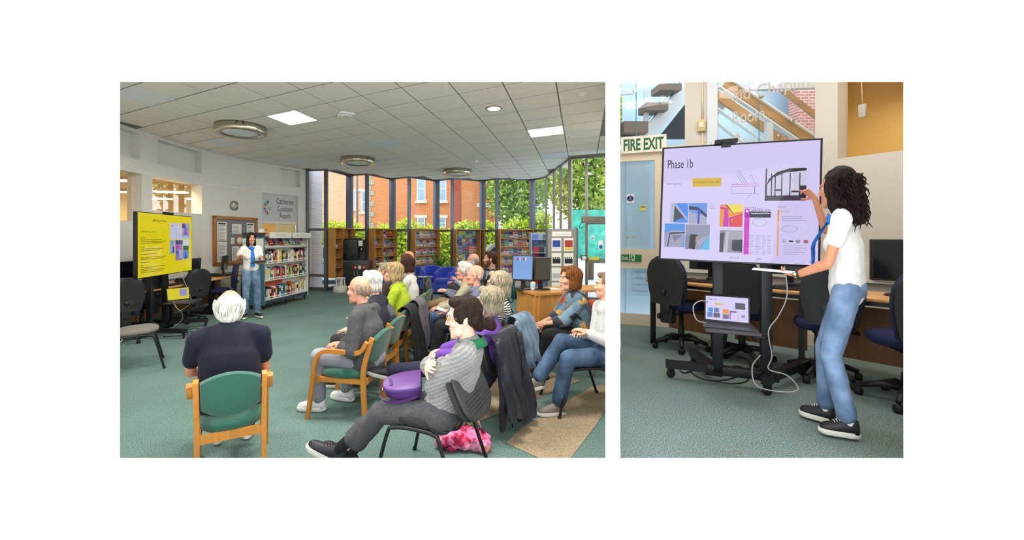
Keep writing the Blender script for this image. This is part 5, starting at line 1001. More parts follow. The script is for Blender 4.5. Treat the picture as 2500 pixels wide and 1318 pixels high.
    for sh_, el_, wr in ((shR, eR, wR), (shL, eL, wL)):
        if sleeve == 'long': capsule(g, sh_, el_, .05*s*(.7+.3*bulk)+cf, .043*s+cf); capsule(g, el_, el_+(wr-el_)*.9, .043*s+cf, .032*s+cf)
        elif sleeve == 'elbow': capsule(g, sh_, el_, .05*s*(.7+.3*bulk)+cf, .046*s+cf); capsule(g, el_, el_+(wr-el_)*.3, .045*s+cf, .042*s+cf)
        elif sleeve == 'short': capsule(g, sh_, sh_+(el_-sh_)*slen, .046*s*(.7+.3*bulk)+cf*.7, .047*s*(.7+.3*bulk)+cf*.8)
    v, f, nn = remesh(g, vox, 3); v = wrinkle(v, nn, .007, sd_+50); sh_o = mk('top', [(v, f, 0)], [top], root)
    if collar:
        g = G(); P = []
        for i in range(25):
            a = 2*PI*i/24; rx_, ry_ = .078*s, .076*s; c0 = nb-d1*.005+V3((math.sin(a)*rx_, math.cos(a)*ry_+.008, .004-.03*max(0, math.cos(a)))); P.append([c0+V3((0, 0, .03)), c0+V3((math.sin(a)*.008, math.cos(a)*.008, .032)), c0+V3((math.sin(a)*.036, math.cos(a)*.036, -.018)), c0+V3((math.sin(a)*.028, math.cos(a)*.028, -.024))])
        g.grid(P); o = obj('collar', g, collar, sh_o); X(o)
    # --- shoes
    for i, (an, (yw, pt)) in enumerate(((aR, toes[0]), (aL, toes[1]))):
        um = [M('shoe %s' % (c,), c, .5) for c in shoes]; shoe_geo(root, an, yw, pt, um, None, X, s*.98, laces)
        if sock:
            kn = (kR, kL)[i]; g = G(); capsule(g, an+V3((0, 0, .005)), an+(kn-an)*.35, .04*s, .044*s); v, f, nn = remesh(g, .01, 2); mk('sock', [(v, f, 0)], [M('sock %s' % (sock,), sock, .95)], root)
    # --- hair
    if hair:
        st, hcol = hair[:2]; hm = M('hair %s' % (hcol,), hcol, .55, var=.42, scale=26, stretch=(3, 3, .35), bump=.4, bscale=120, spec=.15); g = G(); e = lambda c, r: ell(g, c, r, Th); amp = .004; fr = 15
        if st in ('short', 'bob', 'bun', 'long', 'curly', 'thin', 'fluffy'): e((0, -.026, .044), (.086, .099, .093)) if st != 'thin' else e((0, -.02, .026), (.09, .108, .085))
        if st == 'short': e((0, -.06, -.02), (.07, .05, .06)); e((0, .045, .1), (.055, .035, .028)); amp = .003
        if st == 'thin': e((0, -.055, -.025), (.078, .06, .065)); amp = .005; fr = 24
        if st == 'fluffy': e((0, -.06, -.02), (.08, .055, .065)); e((.0, .02, .10), (.075, .06, .045)); e((.03, .05, .1), (.05, .035, .03)); amp = .006
        if st in ('bob', 'long'):
            for q in (-1, 1): e((q*.068, -.02, -.03), (.032, .058, .085)); e((q*.06, .03, .05), (.033, .045, .05))
            e((0, -.075, -.03), (.082, .05, .088)); e((0, .05, .1), (.062, .035, .03)); amp = .006
        if st == 'bun':
            e((0, -.06, -.01), (.078, .055, .06)); e((0, -.085, -.05), (.055, .04, .05)); e((.0, .03, .1), (.064, .055, .035)); e((0, -.15, -.055), (.045, .042, .042)); e((.01, -.165, -.075), (.03, .03, .03))
            for q in (-1, 1): e((q*.062, .01, .03), (.03, .05, .06))
            amp = .003; fr = 22
        if st == 'ring':
            for q in (-1, 1): e((q*.062, -.035, .012), (.026, .062, .05))
            e((0, -.07, .0), (.074, .046, .062)); amp = .0035
        if st == 'stubble':
            e((0, -.024, .034), (.078, .094, .09)); e((0, -.06, -.01), (.068, .046, .055)); amp = .001
        if st == 'long':
            for q in (-1, 1): e((q*.07, -.01, -.11), (.035, .05, .08))
            e((0, -.075, -.11), (.085, .045, .09))
        if st == 'curly':
            rr = random.Random(11); e((0, -.05, .05), (.1, .105, .095)); e((0, -.09, -.02), (.105, .085, .1)); e((0, -.115, -.11), (.12, .085, .1)); e((0, -.125, -.18), (.115, .075, .075))
            for q in (-1, 1): e((q*.085, -.01, -.0), (.032, .065, .095)); e((q*.088, -.03, -.1), (.038, .06, .09))
            for i in range(70):
                a = rr.random()*2*PI; zz = rr.uniform(-.24, .1); R0 = .115 if zz > -.05 else .125; cx, cy = math.sin(a)*R0, -.08+math.cos(a)*.095
                if cy > .0 and abs(cx) < .09: continue
                e((cx, cy, zz), (rr.uniform(.014, .026),)*2+(rr.uniform(.018, .035),))
            amp = .006; fr = 18
        v, f, nn = remesh(g, .0075, 1); v = streak(v, nn, tuple(hc+V3((0, -.02, 0))), amp*s, sd_, fr); ho = mk('hair', [(v, f, 0)], [hm], root)
        if st == 'curly':
            g = G(); rr = random.Random(4)
            for i in range(230):
                a = rr.uniform(0, 2*PI); zt = rr.uniform(-.12, .08); R0 = rr.uniform(.1, .135); cx, cy = math.sin(a)*R0, -.075+math.cos(a)*R0*.85
                if cy > .005 and abs(cx) < .085: continue
                L_ = rr.uniform(.08, .19); rad = rr.uniform(.006, .014); tw = rr.uniform(25, 45)*2; P = []
                for q in range(14): fq = q/13; P.append(Th @ V3((cx*(1+.25*fq)+rad*math.cos(q*.9+i), cy-.03*fq+rad*math.sin(q*.9+i), max(-.3, zt-L_*fq))))
                g.tube(P, [.0035]*12+[.0025, .001], 5)
            o = obj('curl_strands', g, hm, ho); X(o); o['kind'] = 'stuff'
        if st in ('thin', 'fluffy', 'bob'):
            g = G(); rr = random.Random(sd_)
            for i in range(150 if st != 'bob' else 170):
                a = rr.uniform(.95, 2*PI-.95); zt = rr.uniform(-.02, .11); R0 = .094*math.sqrt(max(.15, 1-((zt-.035)/.11)**2)); L_ = rr.uniform(.04, .09 if st != 'bob' else .13); P = []
                if st == 'thin' and zt > .07: continue
                for q in range(6): fq = q/5; z_ = zt-L_*fq; b2 = 1.0+.06*math.sin(fq*3)+.05*rr.random(); R1 = .096*math.sqrt(max(.25, 1-((z_-.03)/.125)**2)) if st != 'bob' else .096*max(.9, math.sqrt(max(.2, 1-((z_-.035)/.11)**2))) if z_ < .05 else .096*math.sqrt(max(.15, 1-((z_-.035)/.11)**2)); P.append(Th @ V3((math.sin(a+.12*fq)*R1*b2, -.025+math.cos(a+.12*fq)*R1*1.06*b2, z_)))
                g.tube(P, [.004, .0045, .0045, .004, .003, .0012], 5)
            o = obj('loose_strands', g, hm, ho); X(o); o['kind'] = 'stuff'
    if beard:
        g = G(); ell(g, (0, .055, -.092), (.052, .05, .042), Th); ell(g, (0, .08, -.115), (.03, .03, .03), Th)
        for q in (-1, 1): ell(g, (q*.055, .03, -.05), (.018, .035, .045), Th)
        capsule(g, Th @ V3((-.026, .098, -.053)), Th @ V3((.026, .098, -.053)), .008, .008); v, f, nn = remesh(g, .007, 1); v = streak(v, nn, tuple(hc), .003, sd_, 26); mk('beard', [(v, f, 0)], [M('hair %s' % (beard,), beard, .6, var=.3, scale=26, stretch=(3, 3, .35))], root)
    if glasses:
        g = G()
        for q in (-1, 1):
            P = [Th @ V3((q*.033+.024*math.cos(a), .104-.012*abs(math.cos(a) if q*math.cos(a) > 0 else 0), .005+.018*math.sin(a))) for a in [2*PI*i/16 for i in range(16)]]; g.tube(P, .0019, 5, closed=True); g.tube([Th @ V3((q*.057, .095, .008)), Th @ V3((q*.082, .05, .012)), Th @ V3((q*.084, -.01, .008)), Th @ V3((q*.082, -.03, -.008))], .0022, 5)
        g.tube([Th @ V3((-.009, .106, .008)), Th @ V3((.009, .106, .008))], .002, 5); X(obj('spectacles', g, M('spectacle frame %s' % (glasses,), glasses, .3, .3), root))
    R3 = Rz.to_3x3(); P = {k_: R3 @ q for k_, q in dict(wR=wR, wL=wL, eR=eR, eL=eL, shR=shR, shL=shL, nb=nb, hc=hc, pel=pel, kR=kR, kL=kL, aR=aR, aL=aL, chest=chest).items()}
    def world(q, local=True):
        w_ = np.array(R3 @ V3(q)) if local else np.array(q); w_ = fin(w_[None])[0]; return V3(w_)+V3((x, y, z0))
    return root, P, world, X
# ------------------------------------------------------------------ LEFT ROOM: THE AUDIENCE
def cloth(name, col, var=.12, sc_=40, **k): return M('cloth '+name, col, .9, var=var, scale=sc_, bump=.25, bscale=350, sheen=.02, **k)
def denim(name, col, lt):
    m = M('denim '+name, col, .85, var=.2, scale=7, bump=.3, bscale=500); nt, b = nodes(m); r = [x for x in nt.nodes if x.type == 'VALTORGB'][0]; r.color_ramp.elements[1].color = (*C(*lt), 1); return m
def stripes(name, c1, c2, freq, axis='Z'):
    m = M('cloth '+name, c1, .9); nt, b = nodes(m); tc = nt.nodes.new('ShaderNodeTexCoord'); wv = nt.nodes.new('ShaderNodeTexWave'); wv.bands_direction = axis; wv.inputs['Scale'].default_value = freq; wv.inputs['Distortion'].default_value = .6
    r = nt.nodes.new('ShaderNodeValToRGB'); r.color_ramp.interpolation = 'CONSTANT'; r.color_ramp.elements[0].color = (*C(*c1), 1); r.color_ramp.elements[1].color = (*C(*c2), 1); r.color_ramp.elements[1].position = .45
    nt.links.new(tc.outputs['Object'], wv.inputs[0]); nt.links.new(wv.outputs['Fac'], r.inputs[0]); nt.links.new(r.outputs[0], b.inputs['Base Color']); return m
def knit(name, col):
    m = M('cloth '+name, col, .95, sheen=.3); nt, b = nodes(m); tc = nt.nodes.new('ShaderNodeTexCoord'); mp = nt.nodes.new('ShaderNodeMapping'); mp.inputs['Rotation'].default_value = (0, .5, 0)
    w1 = nt.nodes.new('ShaderNodeTexWave'); w1.bands_direction = 'Z'; w1.inputs['Scale'].default_value = 14; w1.inputs['Distortion'].default_value = 2.5; w1.inputs['Detail Scale'].default_value = 6
    w2 = nt.nodes.new('ShaderNodeTexWave'); w2.bands_direction = 'X'; w2.inputs['Scale'].default_value = 42; w2.inputs['Distortion'].default_value = 3
    n3 = nt.nodes.new('ShaderNodeTexNoise'); n3.inputs['Scale'].default_value = 260; a = nt.nodes.new('ShaderNodeMath'); a.operation = 'MULTIPLY_ADD'; a.inputs[1].default_value = .5; a2 = nt.nodes.new('ShaderNodeMath'); a2.operation = 'MULTIPLY_ADD'; a2.inputs[1].default_value = .3
    bp = nt.nodes.new('ShaderNodeBump'); bp.inputs['Strength'].default_value = .9; bp.inputs['Distance'].default_value = .012
    nt.links.new(tc.outputs['Object'], mp.inputs[0])
    for q in (w1, w2, n3): nt.links.new(mp.outputs[0], q.inputs['Vector'])
    nt.links.new(w2.outputs['Fac'], a.inputs[0]); nt.links.new(w1.outputs['Fac'], a.inputs[2]); nt.links.new(n3.outputs['Fac'], a2.inputs[0]); nt.links.new(a.outputs[0], a2.inputs[2]); nt.links.new(a2.outputs[0], bp.inputs['Height']); nt.links.new(bp.outputs[0], b.inputs['Normal'])
    r = nt.nodes.new('ShaderNodeValToRGB'); c = C(*col); r.color_ramp.elements[0].color = (*[q*.62 for q in c], 1); r.color_ramp.elements[1].color = (*[min(1, q*1.15) for q in c], 1); r.color_ramp.elements[0].position = .2; r.color_ramp.elements[1].position = 1.1 if False else .95
    nt.links.new(a2.outputs[0], r.inputs[0]); nt.links.new(r.outputs[0], b.inputs['Base Color']); return m
def plaid(name):
    m = M('cloth '+name, (110,140,160), .9); nt, b = nodes(m); tc = nt.nodes.new('ShaderNodeTexCoord'); mp = nt.nodes.new('ShaderNodeMapping'); mp.inputs['Rotation'].default_value = (.5, .6, .4)
    vo = nt.nodes.new('ShaderNodeTexVoronoi'); vo.distance = 'CHEBYCHEV'; vo.inputs['Scale'].default_value = 11; vo.inputs['Randomness'].default_value = .7
    r = nt.nodes.new('ShaderNodeValToRGB'); r.color_ramp.interpolation = 'CONSTANT'; cols = [(112,146,166), (190,96,40), (96,126,146), (52,58,70), (214,170,96), (126,158,176), (150,72,30), (84,112,132)]
    el = r.color_ramp.elements
    while len(el) < 8: el.new(.5)
    for i, c in enumerate(cols): el[i].position = i/8; el[i].color = (*C(*c), 1)
    sp = nt.nodes.new('ShaderNodeSeparateColor'); nt.links.new(tc.outputs['Object'], mp.inputs[0]); nt.links.new(mp.outputs[0], vo.inputs['Vector']); nt.links.new(vo.outputs['Color'], sp.inputs[0]); nt.links.new(sp.outputs[0], r.inputs[0])
    w1 = nt.nodes.new('ShaderNodeTexWave'); w1.bands_direction = 'X'; w1.inputs['Scale'].default_value = 17; w2 = nt.nodes.new('ShaderNodeTexWave'); w2.bands_direction = 'Z'; w2.inputs['Scale'].default_value = 17
    mx0 = nt.nodes.new('ShaderNodeMath'); mx0.operation = 'MAXIMUM'; rr = nt.nodes.new('ShaderNodeValToRGB'); rr.color_ramp.elements[0].position = .9; rr.color_ramp.elements[0].color = (1, 1, 1, 1); rr.color_ramp.elements[1].position = .97; rr.color_ramp.elements[1].color = (.45, .45, .5, 1)
    for q in (w1, w2): nt.links.new(mp.outputs[0], q.inputs['Vector'])
    nt.links.new(w1.outputs['Fac'], mx0.inputs[0]); nt.links.new(w2.outputs['Fac'], mx0.inputs[1]); nt.links.new(mx0.outputs[0], rr.inputs[0])
    mx = nt.nodes.new('ShaderNodeMix'); mx.data_type = 'RGBA'; mx.blend_type = 'MULTIPLY'; mx.inputs[0].default_value = 1; nt.links.new(r.outputs[0], mx.inputs[6]); nt.links.new(rr.outputs[0], mx.inputs[7]); nt.links.new(mx.outputs[2], b.inputs['Base Color']); return m
rad = math.radians
JEANS = denim('mid', (40,62,94), (84,110,144)); JEANL = denim('light', (76,104,140), (132,158,192)); DKT = cloth('dark trousers', (40,40,44)); NAVY = cloth('navy jersey', (15,18,42), .1); GREYT = cloth('stone grey trousers', (150,150,162), .12, 12)
GROUP = 'seated audience'
# 1 man with back turned
green_chair((-1.56, 2.82), rad(118)-PI/2, 'green chair with curved wooden arms under the man in navy T-shirt', True, .375)
person('seated man in navy T-shirt with white hair and pink crown, back turned', -1.60, 2.86, rad(116), seat=.53, lean=-.02, curl=.16, bulk=1.3, shw=.205, head=(-.12, -.12), skin=(222,150,122), top=NAVY, sleeve='short', topfit=.02, hem=.2, legs=cloth('dark navy trousers', (30,32,46)), hair=('thin', (232,226,212)), hands=((.08, .3, .62), (-.08, .3, .62)), elb=((.7, -.2, -1), (-1, -.2, -.7)), vox=.012, headz=-.035, group=GROUP, hs=1.12)
# 2 bald man in grey overshirt
green_chair((-.99, 3.80), rad(168)-PI/2, 'green chair with curved wooden arms under the bald man in grey', True, .46)
person('seated bald man in charcoal overshirt, pale grey trousers and white trainers', -.84, 3.8, rad(168), seat=.52, lean=.0, curl=.2, bulk=1.12, belly=.03, head=(-.02, -.05), skin=(222,160,132), top=cloth('charcoal overshirt', (74,75,78), .18), topfit=.022, hem=.16, legs=GREYT, shoes=((232,232,234), (240,240,240), (236,236,236)), hair=('ring', (150,130,110)), glasses=(90,40,36), feet=((.14, .28, .09), (-.13, .44, .09)), collar=cloth('charcoal collar', (82,83,86)), hands=((.02, .28, .6), (-.1, .22, .6)), vox=.012, group=GROUP, hs=1.06)
# 3 white haired woman in navy
green_chair((-.95, 4.38), rad(168)-PI/2, 'green armless chair under the white haired woman in navy', False, .44)
person('seated woman with white bobbed hair in a dark navy top', -.84, 4.38, rad(168), fem=True, lean=.02, curl=.2, seat=.52, skin=(226,180,160), top=cloth('ink navy', (36,36,52)), sleeve='elbow', legs=DKT, hair=('bob', (232,228,216)), group=GROUP, hs=1.0, headz=.01)
# 4 hunched grey sweater
green_chair((-.92, 4.95), rad(168)-PI/2, 'green armless chair under the hunched person in grey', False, .44)
person('person in mid grey sweater hunched forward behind the white haired woman', -.82, 4.95, rad(168), lean=.55, curl=.5, bulk=1.15, seat=.5, top=cloth('mid grey sweater', (98,98,102)), topfit=.02, legs=DKT, hair=('short', (150,140,130)), vox=.015, hands=((.1, .42, .62), (-.1, .42, .6)), group=GROUP)
# 5 lime fleece
green_chair((-.86, 5.5), rad(170)-PI/2, 'green armless chair under the woman in lime fleece', False, .44)
person('seated woman in lime green fleece with ash blonde bob and glasses', -.76, 5.5, rad(172), fem=True, bulk=1.15, lean=.05, curl=.18, top=cloth('lime fleece', (172,196,40), .15), topfit=.022, legs=DKT, hair=('bob', (176,154,114)), glasses=(110,50,50), vox=.015, skin=(228,178,156), collar=cloth('lime collar', (160,186,36)), group=GROUP, hs=1.1, headz=.02)
person('person with short grey hair and dark glasses beyond the lime fleece', -.93, 6.05, rad(172), lean=.15, curl=.2, top=cloth('dusky top', (70,50,60)), legs=DKT, hair=('short', (150,140,120)), glasses=(70,40,30), vox=.016, hs=1.05, group=GROUP); green_chair((-.85, 6.05), rad(170)-PI/2, 'green armless chair under the short grey haired person', False, .44)
person('person with long dark brown hair in a white top beyond lime fleece', -.74, 6.55, rad(170), fem=True, top=cloth('white blouse', (232,232,228), .05), legs=DKT, hair=('bob', (70,46,36)), vox=.016, lean=.05, seat=.54, headz=.02, hs=1.1, group=GROUP); green_chair((-.78, 6.6), rad(170)-PI/2, 'green armless chair under the dark brown haired person', False, .44)
person('man with short brown hair and striped shirt in the far row', -.88, 7.3, rad(172), top=stripes('blue stripe', (220,224,230), (90,100,130), 30, 'X'), legs=JEANS, hair=('short', (92,62,44)), vox=.018, skin=(216,150,122), lean=.0, seat=.54, hs=1.1, headz=.03, group=GROUP); conf_chair((-.8, 7.3), rad(172)-PI/2, 'black stacking chair under the brown haired man', BLACKF)
person('bald man at the far end behind the brown haired man', -.93, 8.1, rad(172), top=cloth('dark fleece', (60,60,80)), legs=JEANS, hair=('ring', (140,120,105)), vox=.018, skin=(226,160,136), seat=.54, hs=1.15, headz=.05, group=GROUP); conf_chair((-.85, 8.1), rad(172)-PI/2, 'black stacking chair under the far bald man', BLACKF)
# ---- right hand group
conf_chair((.34, 7.85), rad(172)-PI/2, 'black stacking chair under the man in pale grey fleece', BLACKF)
person('bald man in pale grey fleece with crossed dark trousers by tub chair', .26, 7.85, rad(176), top=cloth('pale grey fleece', (176,178,184)), legs=cloth('charcoal trousers', (52,52,54)), hair=('ring', (170,160,150)), vox=.016, skin=(222,160,136), lean=-.15, seat=.52, feet=((.1, .42, .09), (-.02, .62, .3)), knee=((.2, 1, .6), (-.3, .8, 1)), hands=((.02, .34, .72), (-.05, .3, .78)), hs=1.15, headz=.03, group=GROUP)
conf_chair((.1, 6.5), rad(174)-PI/2, 'black stacking chair under the person in dark checked shirt', BLACKF)
person('person in dark checked shirt and tan trousers, head hidden behind glasses man', .16, 6.5, rad(176), top=stripes('dark check', (60,66,80), (150,156,168), 22, 'X'), legs=cloth('tan trousers', (158,134,100)), hair=('short', (160,150,140)), vox=.016, lean=-.12, seat=.5, feet=((.1, .42, .09), (.0, .8, .46)), knee=((.2, 1, .6), (-.3, .6, .6)), shoes=((26,26,28), (40,40,40), (30,30,30)), hands=((-.02, .36, .74), (-.1, .34, .74)), laces=False, group=GROUP)
conf_chair((-.06, 5.78), rad(174)-PI/2, 'black stacking chair under the white haired man in beige waistcoat', BLACKF)
person('white haired man with glasses in beige waistcoat and blue jeans', .07, 5.78, rad(176), top=cloth('beige waistcoat', (176,170,142)), legs=JEANS, hair=('fluffy', (228,224,214)), glasses=(70,50,50), vox=.014, skin=(222,158,136), lean=-.16, curl=.16, seat=.52, feet=((.12, .5, .09), (-.1, .52, .09)), hs=1.05, group=GROUP, headz=.0)
conf_chair((.06, 5.2), rad(172)-PI/2, 'grey stacking chair under the bald man in blue grey shirt', GREYS)
_, P10, W10, _ = person('bald man with glasses in blue grey shirt holding a white paper', .2, 5.2, rad(176), top=cloth('blue grey shirt', (104,112,136)), legs=cloth('black trousers', (34,34,36)), hair=('stubble', (214,176,156)), glasses=(90,60,50), vox=.013, skin=(226,164,142), lean=-.16, curl=.16, bulk=1.1, seat=.52, hands=((.03, .34, .66), (-.08, .32, .66)), feet=((.12, .5, .09), (-.12, .5, .09)), collar=cloth('blue grey collar', (112,120,144)), hs=1.08, group=GROUP)
g = G(); g.box(-.09, .06, -.06, .06, 0, .006, Matrix.Translation(W10((-.03, .42, .68))) @ Matrix.Rotation(rad(86), 4, 'Z') @ Matrix.Rotation(.3, 4, 'X')); tag(obj('folded_paper', g, PAPER), 'white folded paper held by the bald man in blue grey', 'paper')
conf_chair((.72, 7.5), rad(186)-PI/2, 'teal stacking chair under the bearded man', M('teal seat fabric', (30,96,104), .9))
person('bearded young man with brown hair in a black top', .64, 7.5, rad(178), top=cloth('black top', (20,20,23)), legs=DKT, hair=('short', (66,42,30)), beard=(92,54,36), vox=.016, skin=(214,160,132), seat=.55, lean=-.02, hs=1.18, headz=.05, group=GROUP)
# striped shirt woman
conf_chair((.345, 4.31), rad(148)-PI/2, 'black stacking chair with a denim jacket over its back', BLACKF)
person('woman with ash blonde hair and glasses in black and white striped top', .4, 4.2, rad(174), fem=True, bulk=1.1, lean=-.16, curl=.16, top=stripes('breton stripe', (236,234,228), (36,36,44), 14), sleeve='elbow', legs=DKT, hair=('bob', (158,146,122)), glasses=(60,36,40), skin=(226,176,156), vox=.012, seat=.52, hs=1.12, group=GROUP)
# purple hoodie woman
CHRM = M('polished chrome', (200,200,200), .15, 1.0)
conf_chair((.085, 3.6), rad(148)-PI/2, 'chrome legged stacking chair with a navy jacket over its back', BLACKF, CHRM)
_, P13, W13, X13 = person('woman with grey blonde hair in purple hoodie and navy trousers, legs crossed', .2, 3.5, rad(172), fem=True, bulk=1.1, lean=-.26, curl=.14, seat=.48, s=.97, top=cloth('purple hoodie', (108,66,160), .12), topfit=.022, legs=cloth('navy trousers', (28,30,54)), hair=('bob', (150,140,118)), skin=(226,176,156), vox=.012, feet=((.1, .42, .09), (.02, .86, .42)), knee=((.2, 1, .6), (-.2, .7, .8)), toes=((-.1, 0), (.1, .25)), shoes=((26,26,28), (190,186,178), (30,30,32)), sock=(24,24,26), hs=1.08, group=GROUP)
p_, w_ = None, None
# knit sweater woman, nearest
conf_chair((-.17, 2.72), rad(157)-PI/2, 'black stacking chair with ribbed shell under the cable knit sweater woman', BLACKF, METB, True, recl=.3)
rootK, PK, WK, XK = person('woman in grey cable knit sweater with dark hair in a bun, arms folded', -.09, 2.66, rad(168), fem=True, seat=.53, lean=-.46, curl=.12, neckf=.45, bulk=1.05, head=(.18, -.12), skin=(232,186,164), top=knit('cable knit', (152,152,150)), topfit=.026, hem=.15, legs=cloth('grey marl trousers', (72,72,76), .2, 60), legfit=.012, cuff=.13,
       hair=('bun', (36,22,16)), glasses=(186,150,90), hands=((-.11, .09, .80), (.14, .04, .74)), elb=((.5, .3, -1), (-.5, .6, -.9)), hdir=((-.9, -.35, .25), (1, .0, .0)), hn=((-.2, -1, -.2), (-.1, -1, -.2)), hcurl=(.75, .6), feet=((-.03, .74, .15), (.02, .68, .10)), toes=((.25, .5), (.0, .55)), knee=((.1, .5, 1), (-.1, .5, 1)), shoes=((28,30,38), (226,222,214), (24,24,28)), sock=(20,20,22), collar=M('emerald collar', (16,104,66), .8), vox=.010, group=GROUP, hs=1.08, headz=.0)
# plaid shirt woman
conf_chair((1.38, 4.72), rad(182)-PI/2, 'black stacking chair with an orange jacket under the plaid shirt woman', BLACKF)
person('woman with auburn bob in blue and orange patchwork plaid shirt, hands clasped', 1.38, 4.72, rad(184), fem=True, bulk=1.32, belly=.02, lean=.06, curl=.12, seat=.53, head=(.1, .02), top=plaid('patchwork plaid'), sleeve='elbow', topfit=.028, hem=.2, legs=cloth('black leggings', (24,24,27)), hair=('bob', (124,76,38)), skin=(222,166,138), hands=((.03, .42, .62), (-.03, .43, .61)), hdir=((-.45, .8, -.3), (.45, .8, -.3)), hcurl=(.7, .7), hn=((-1, 0, -.3), (1, 0, -.3)), feet=((.1, .50, .09), (-.1, .46, .09)), shoes=((70,46,34), (50,40,34), (70,46,34)), laces=False, vox=.012, group=GROUP, hs=1.18, headz=.0)
# jeans at the edge
conf_chair((1.145, 3.9), rad(186)-PI/2, 'black stacking chair under the person in jeans at the partition', BLACKF)
person('person in blue jeans and pale grey jumper with crossed legs by partition', 1.362, 3.86, rad(186), elb=((.3, -.3, -1), (-.15, -.2, -1)), head=(-.3, 0), neckf=-.05, lean=-.06, curl=.0, seat=.55, top=cloth('pale grey jumper', (196,196,198)), legs=JEANS, legfit=.02, hair=('short', (120,100,80)), hands=((-.02, .22, .70), (-.1, .2, .72)), feet=((-.05, .69, .30), (-.12, .5, .09)), knee=((.1, .7, 1), (-.2, 1, .6)), toes=((.1, -.15), (.05, 0)), shoes=((120,112,102), (224,220,212), (112,106,98)), sock=(24,26,40), vox=.012, group=GROUP, laces=False, bulk=.7)
# presenter
_, PP, WP, XP = person('standing presenter in white blouse, blue scarf and jeans before the bookcase', -4.12, 8.12, rad(-55), stand=True, fem=True, s=.965, slen=.42, lean=.0, curl=.03, head=(.1, 0), skin=(206,146,116), top=cloth('white blouse', (236,234,228), .04), sleeve='short', topfit=.026, hem=.05, legs=JEANL, legfit=.022, hair=('long', (38,28,26)), hands=((.27, .24, 1.2), (-.13, .27, 1.08)), elb=((.5, -.3, -1), (-.5, -.3, -1)), hdir=((-.4, .8, .35), (.5, .8, 0)), hn=((-.6, -.2, .7), (0, 0, 1)), hcurl=(.3, .35), feet=((.12, .02, .095), (-.12, .06, .095)), toes=((-.25, 0), (.35, 0)), knee=((.1, 1, 0), (-.1, 1, 0)), shoes=((34,34,38), (228,226,220), (228,226,220)), vox=.014, neckline=.03)
SCARF = M('blue scarf', (24,110,200), .6, var=.25, scale=18)
def scarf(W_, nb, X_=None, wid=.085, drop=.34, yo=.14):
    g = G(); P = []
    for i in range(17): a = 2*PI*i/16; P.append([W_((math.sin(a)*.068, nb[1]+.012+math.cos(a)*.066, nb[2]+.02+.012*math.cos(3*a)-.018*max(0, math.cos(a)))), W_((math.sin(a)*.08, nb[1]+.012+math.cos(a)*.078, nb[2]-.005-.025*max(0, math.cos(a)))), W_((math.sin(a)*.072, nb[1]+.012+math.cos(a)*.07, nb[2]-.03-.03*max(0, math.cos(a))))])
    g.grid(P); rows = []
    for i in range(10): f = i/9; rows.append([W_((-.01+wid*(j/5-.5)*(.5+.5*f), nb[1]+.075+(yo-.05)*min(1, f*2)+.012*math.sin(j*1.6+i*.5), nb[2]-.04-drop*f)) for j in range(6)])
    g.grid(rows); g.grid([[q+V3((.004, .004, 0)) for q in r_[::-1]] for r_ in rows]); return g
nb = (0, .02, 1.40); tag(obj('neck_scarf', scarf(WP, nb), SCARF), 'bright blue scarf round the neck of the presenter before the bookcase', 'scarf')
g = G(); Tt = Matrix.Translation(WP((-.1, .40, 1.115))) @ Matrix.Rotation(rad(-55)-PI/2+.3, 4, 'Z') @ Matrix.Rotation(.35, 4, 'X'); g.box(-.13, .13, -.09, .09, 0, .01, Tt, bev=.004); t_ = tag(obj('tablet', g, M('grey tablet', (110,112,116), .4)), 'grey tablet held by the presenter before the bookcase', 'tablet')
# ---- coats, bags and small belongings
def coat(name, label, cat, c, rz, b0, b1, zt, zb, mat_, seed=1, sleeves=(), front=.12, out=.06, ab=-.335):
    """garment hung over a chair back: front flap, over the top, down behind, folds running down"""
    rr = random.Random(seed); ph = [rr.random()*6 for _ in range(5)]; n = 46; rows = []
    for i in range(n+1):
        f = i/n; b = b0+(b1-b0)*f; fold = lambda k: .022*math.sin(f*17+ph[0]+k*.8)+.013*math.sin(f*31+ph[1]-k*.5)+.006*math.sin(f*57+ph[2]+k); end = math.sin(PI*min(1, max(0, f)))**.25
        hem = zb+.05*math.sin(f*5+ph[3])+.02*math.sin(f*13+ph[4])+.08*(1-end); row = []
        for k in range(4): q = k/3; row.append(Lp(c, ab+.075+.012*math.sin(f*9+k), b, zt-front*(1-q)*end, rz))
        row.append(Lp(c, ab+.03, b*.99, zt+.028, rz)); row.append(Lp(c, ab-.025, b*.98, zt+.02, rz))
        for k in range(1, 17): q = k/16; row.append(Lp(c, ab-.06-out*q+fold(q*4)*min(1, q*2.2), b*(1+.12*q*(0 if sleeves else 1))+.015*math.sin(k*.7+ph[2])*q, zt-(zt-hem)*q, rz))
        rows.append(row)
    g = G(); g.grid(rows); inn = [[Vector(p)+Lp((0, 0), .012, 0, 0, rz) for p in r_] for r_ in rows]; g.grid([r_[::-1] for r_ in inn]); rim = lambda S: [r_[0] for r_ in S]+S[-1][1:]+[r_[-1] for r_ in S[::-1]][1:]+S[0][::-1][1:-1]; g.grid([rim(rows), rim(inn)], None, True); o = tag(obj(name, g, mat_), label, cat)
    for a, b, z0, z1, r_ in sleeves:
        h = G(); capsule(h, Lp(c, a+.02, b, z0, rz), Lp(c, a-.03, b*1.04, (z0+z1)/2, rz), r_, r_*.9, .6, V3((.2, 1, 0))); capsule(h, Lp(c, a-.03, b*1.04, (z0+z1)/2, rz), Lp(c, a-.02, b*1.0, z1, rz), r_*.9, r_*.75, .6, V3((.2, 1, 0))); v, f, nn = remesh(h, .01, 1); v = wrinkle(v, nn, .011, seed+b, 16, 36); h2 = G(); h2.add(v.tolist(), f, None, True); obj('sleeve', h2, mat_, o)
    return o
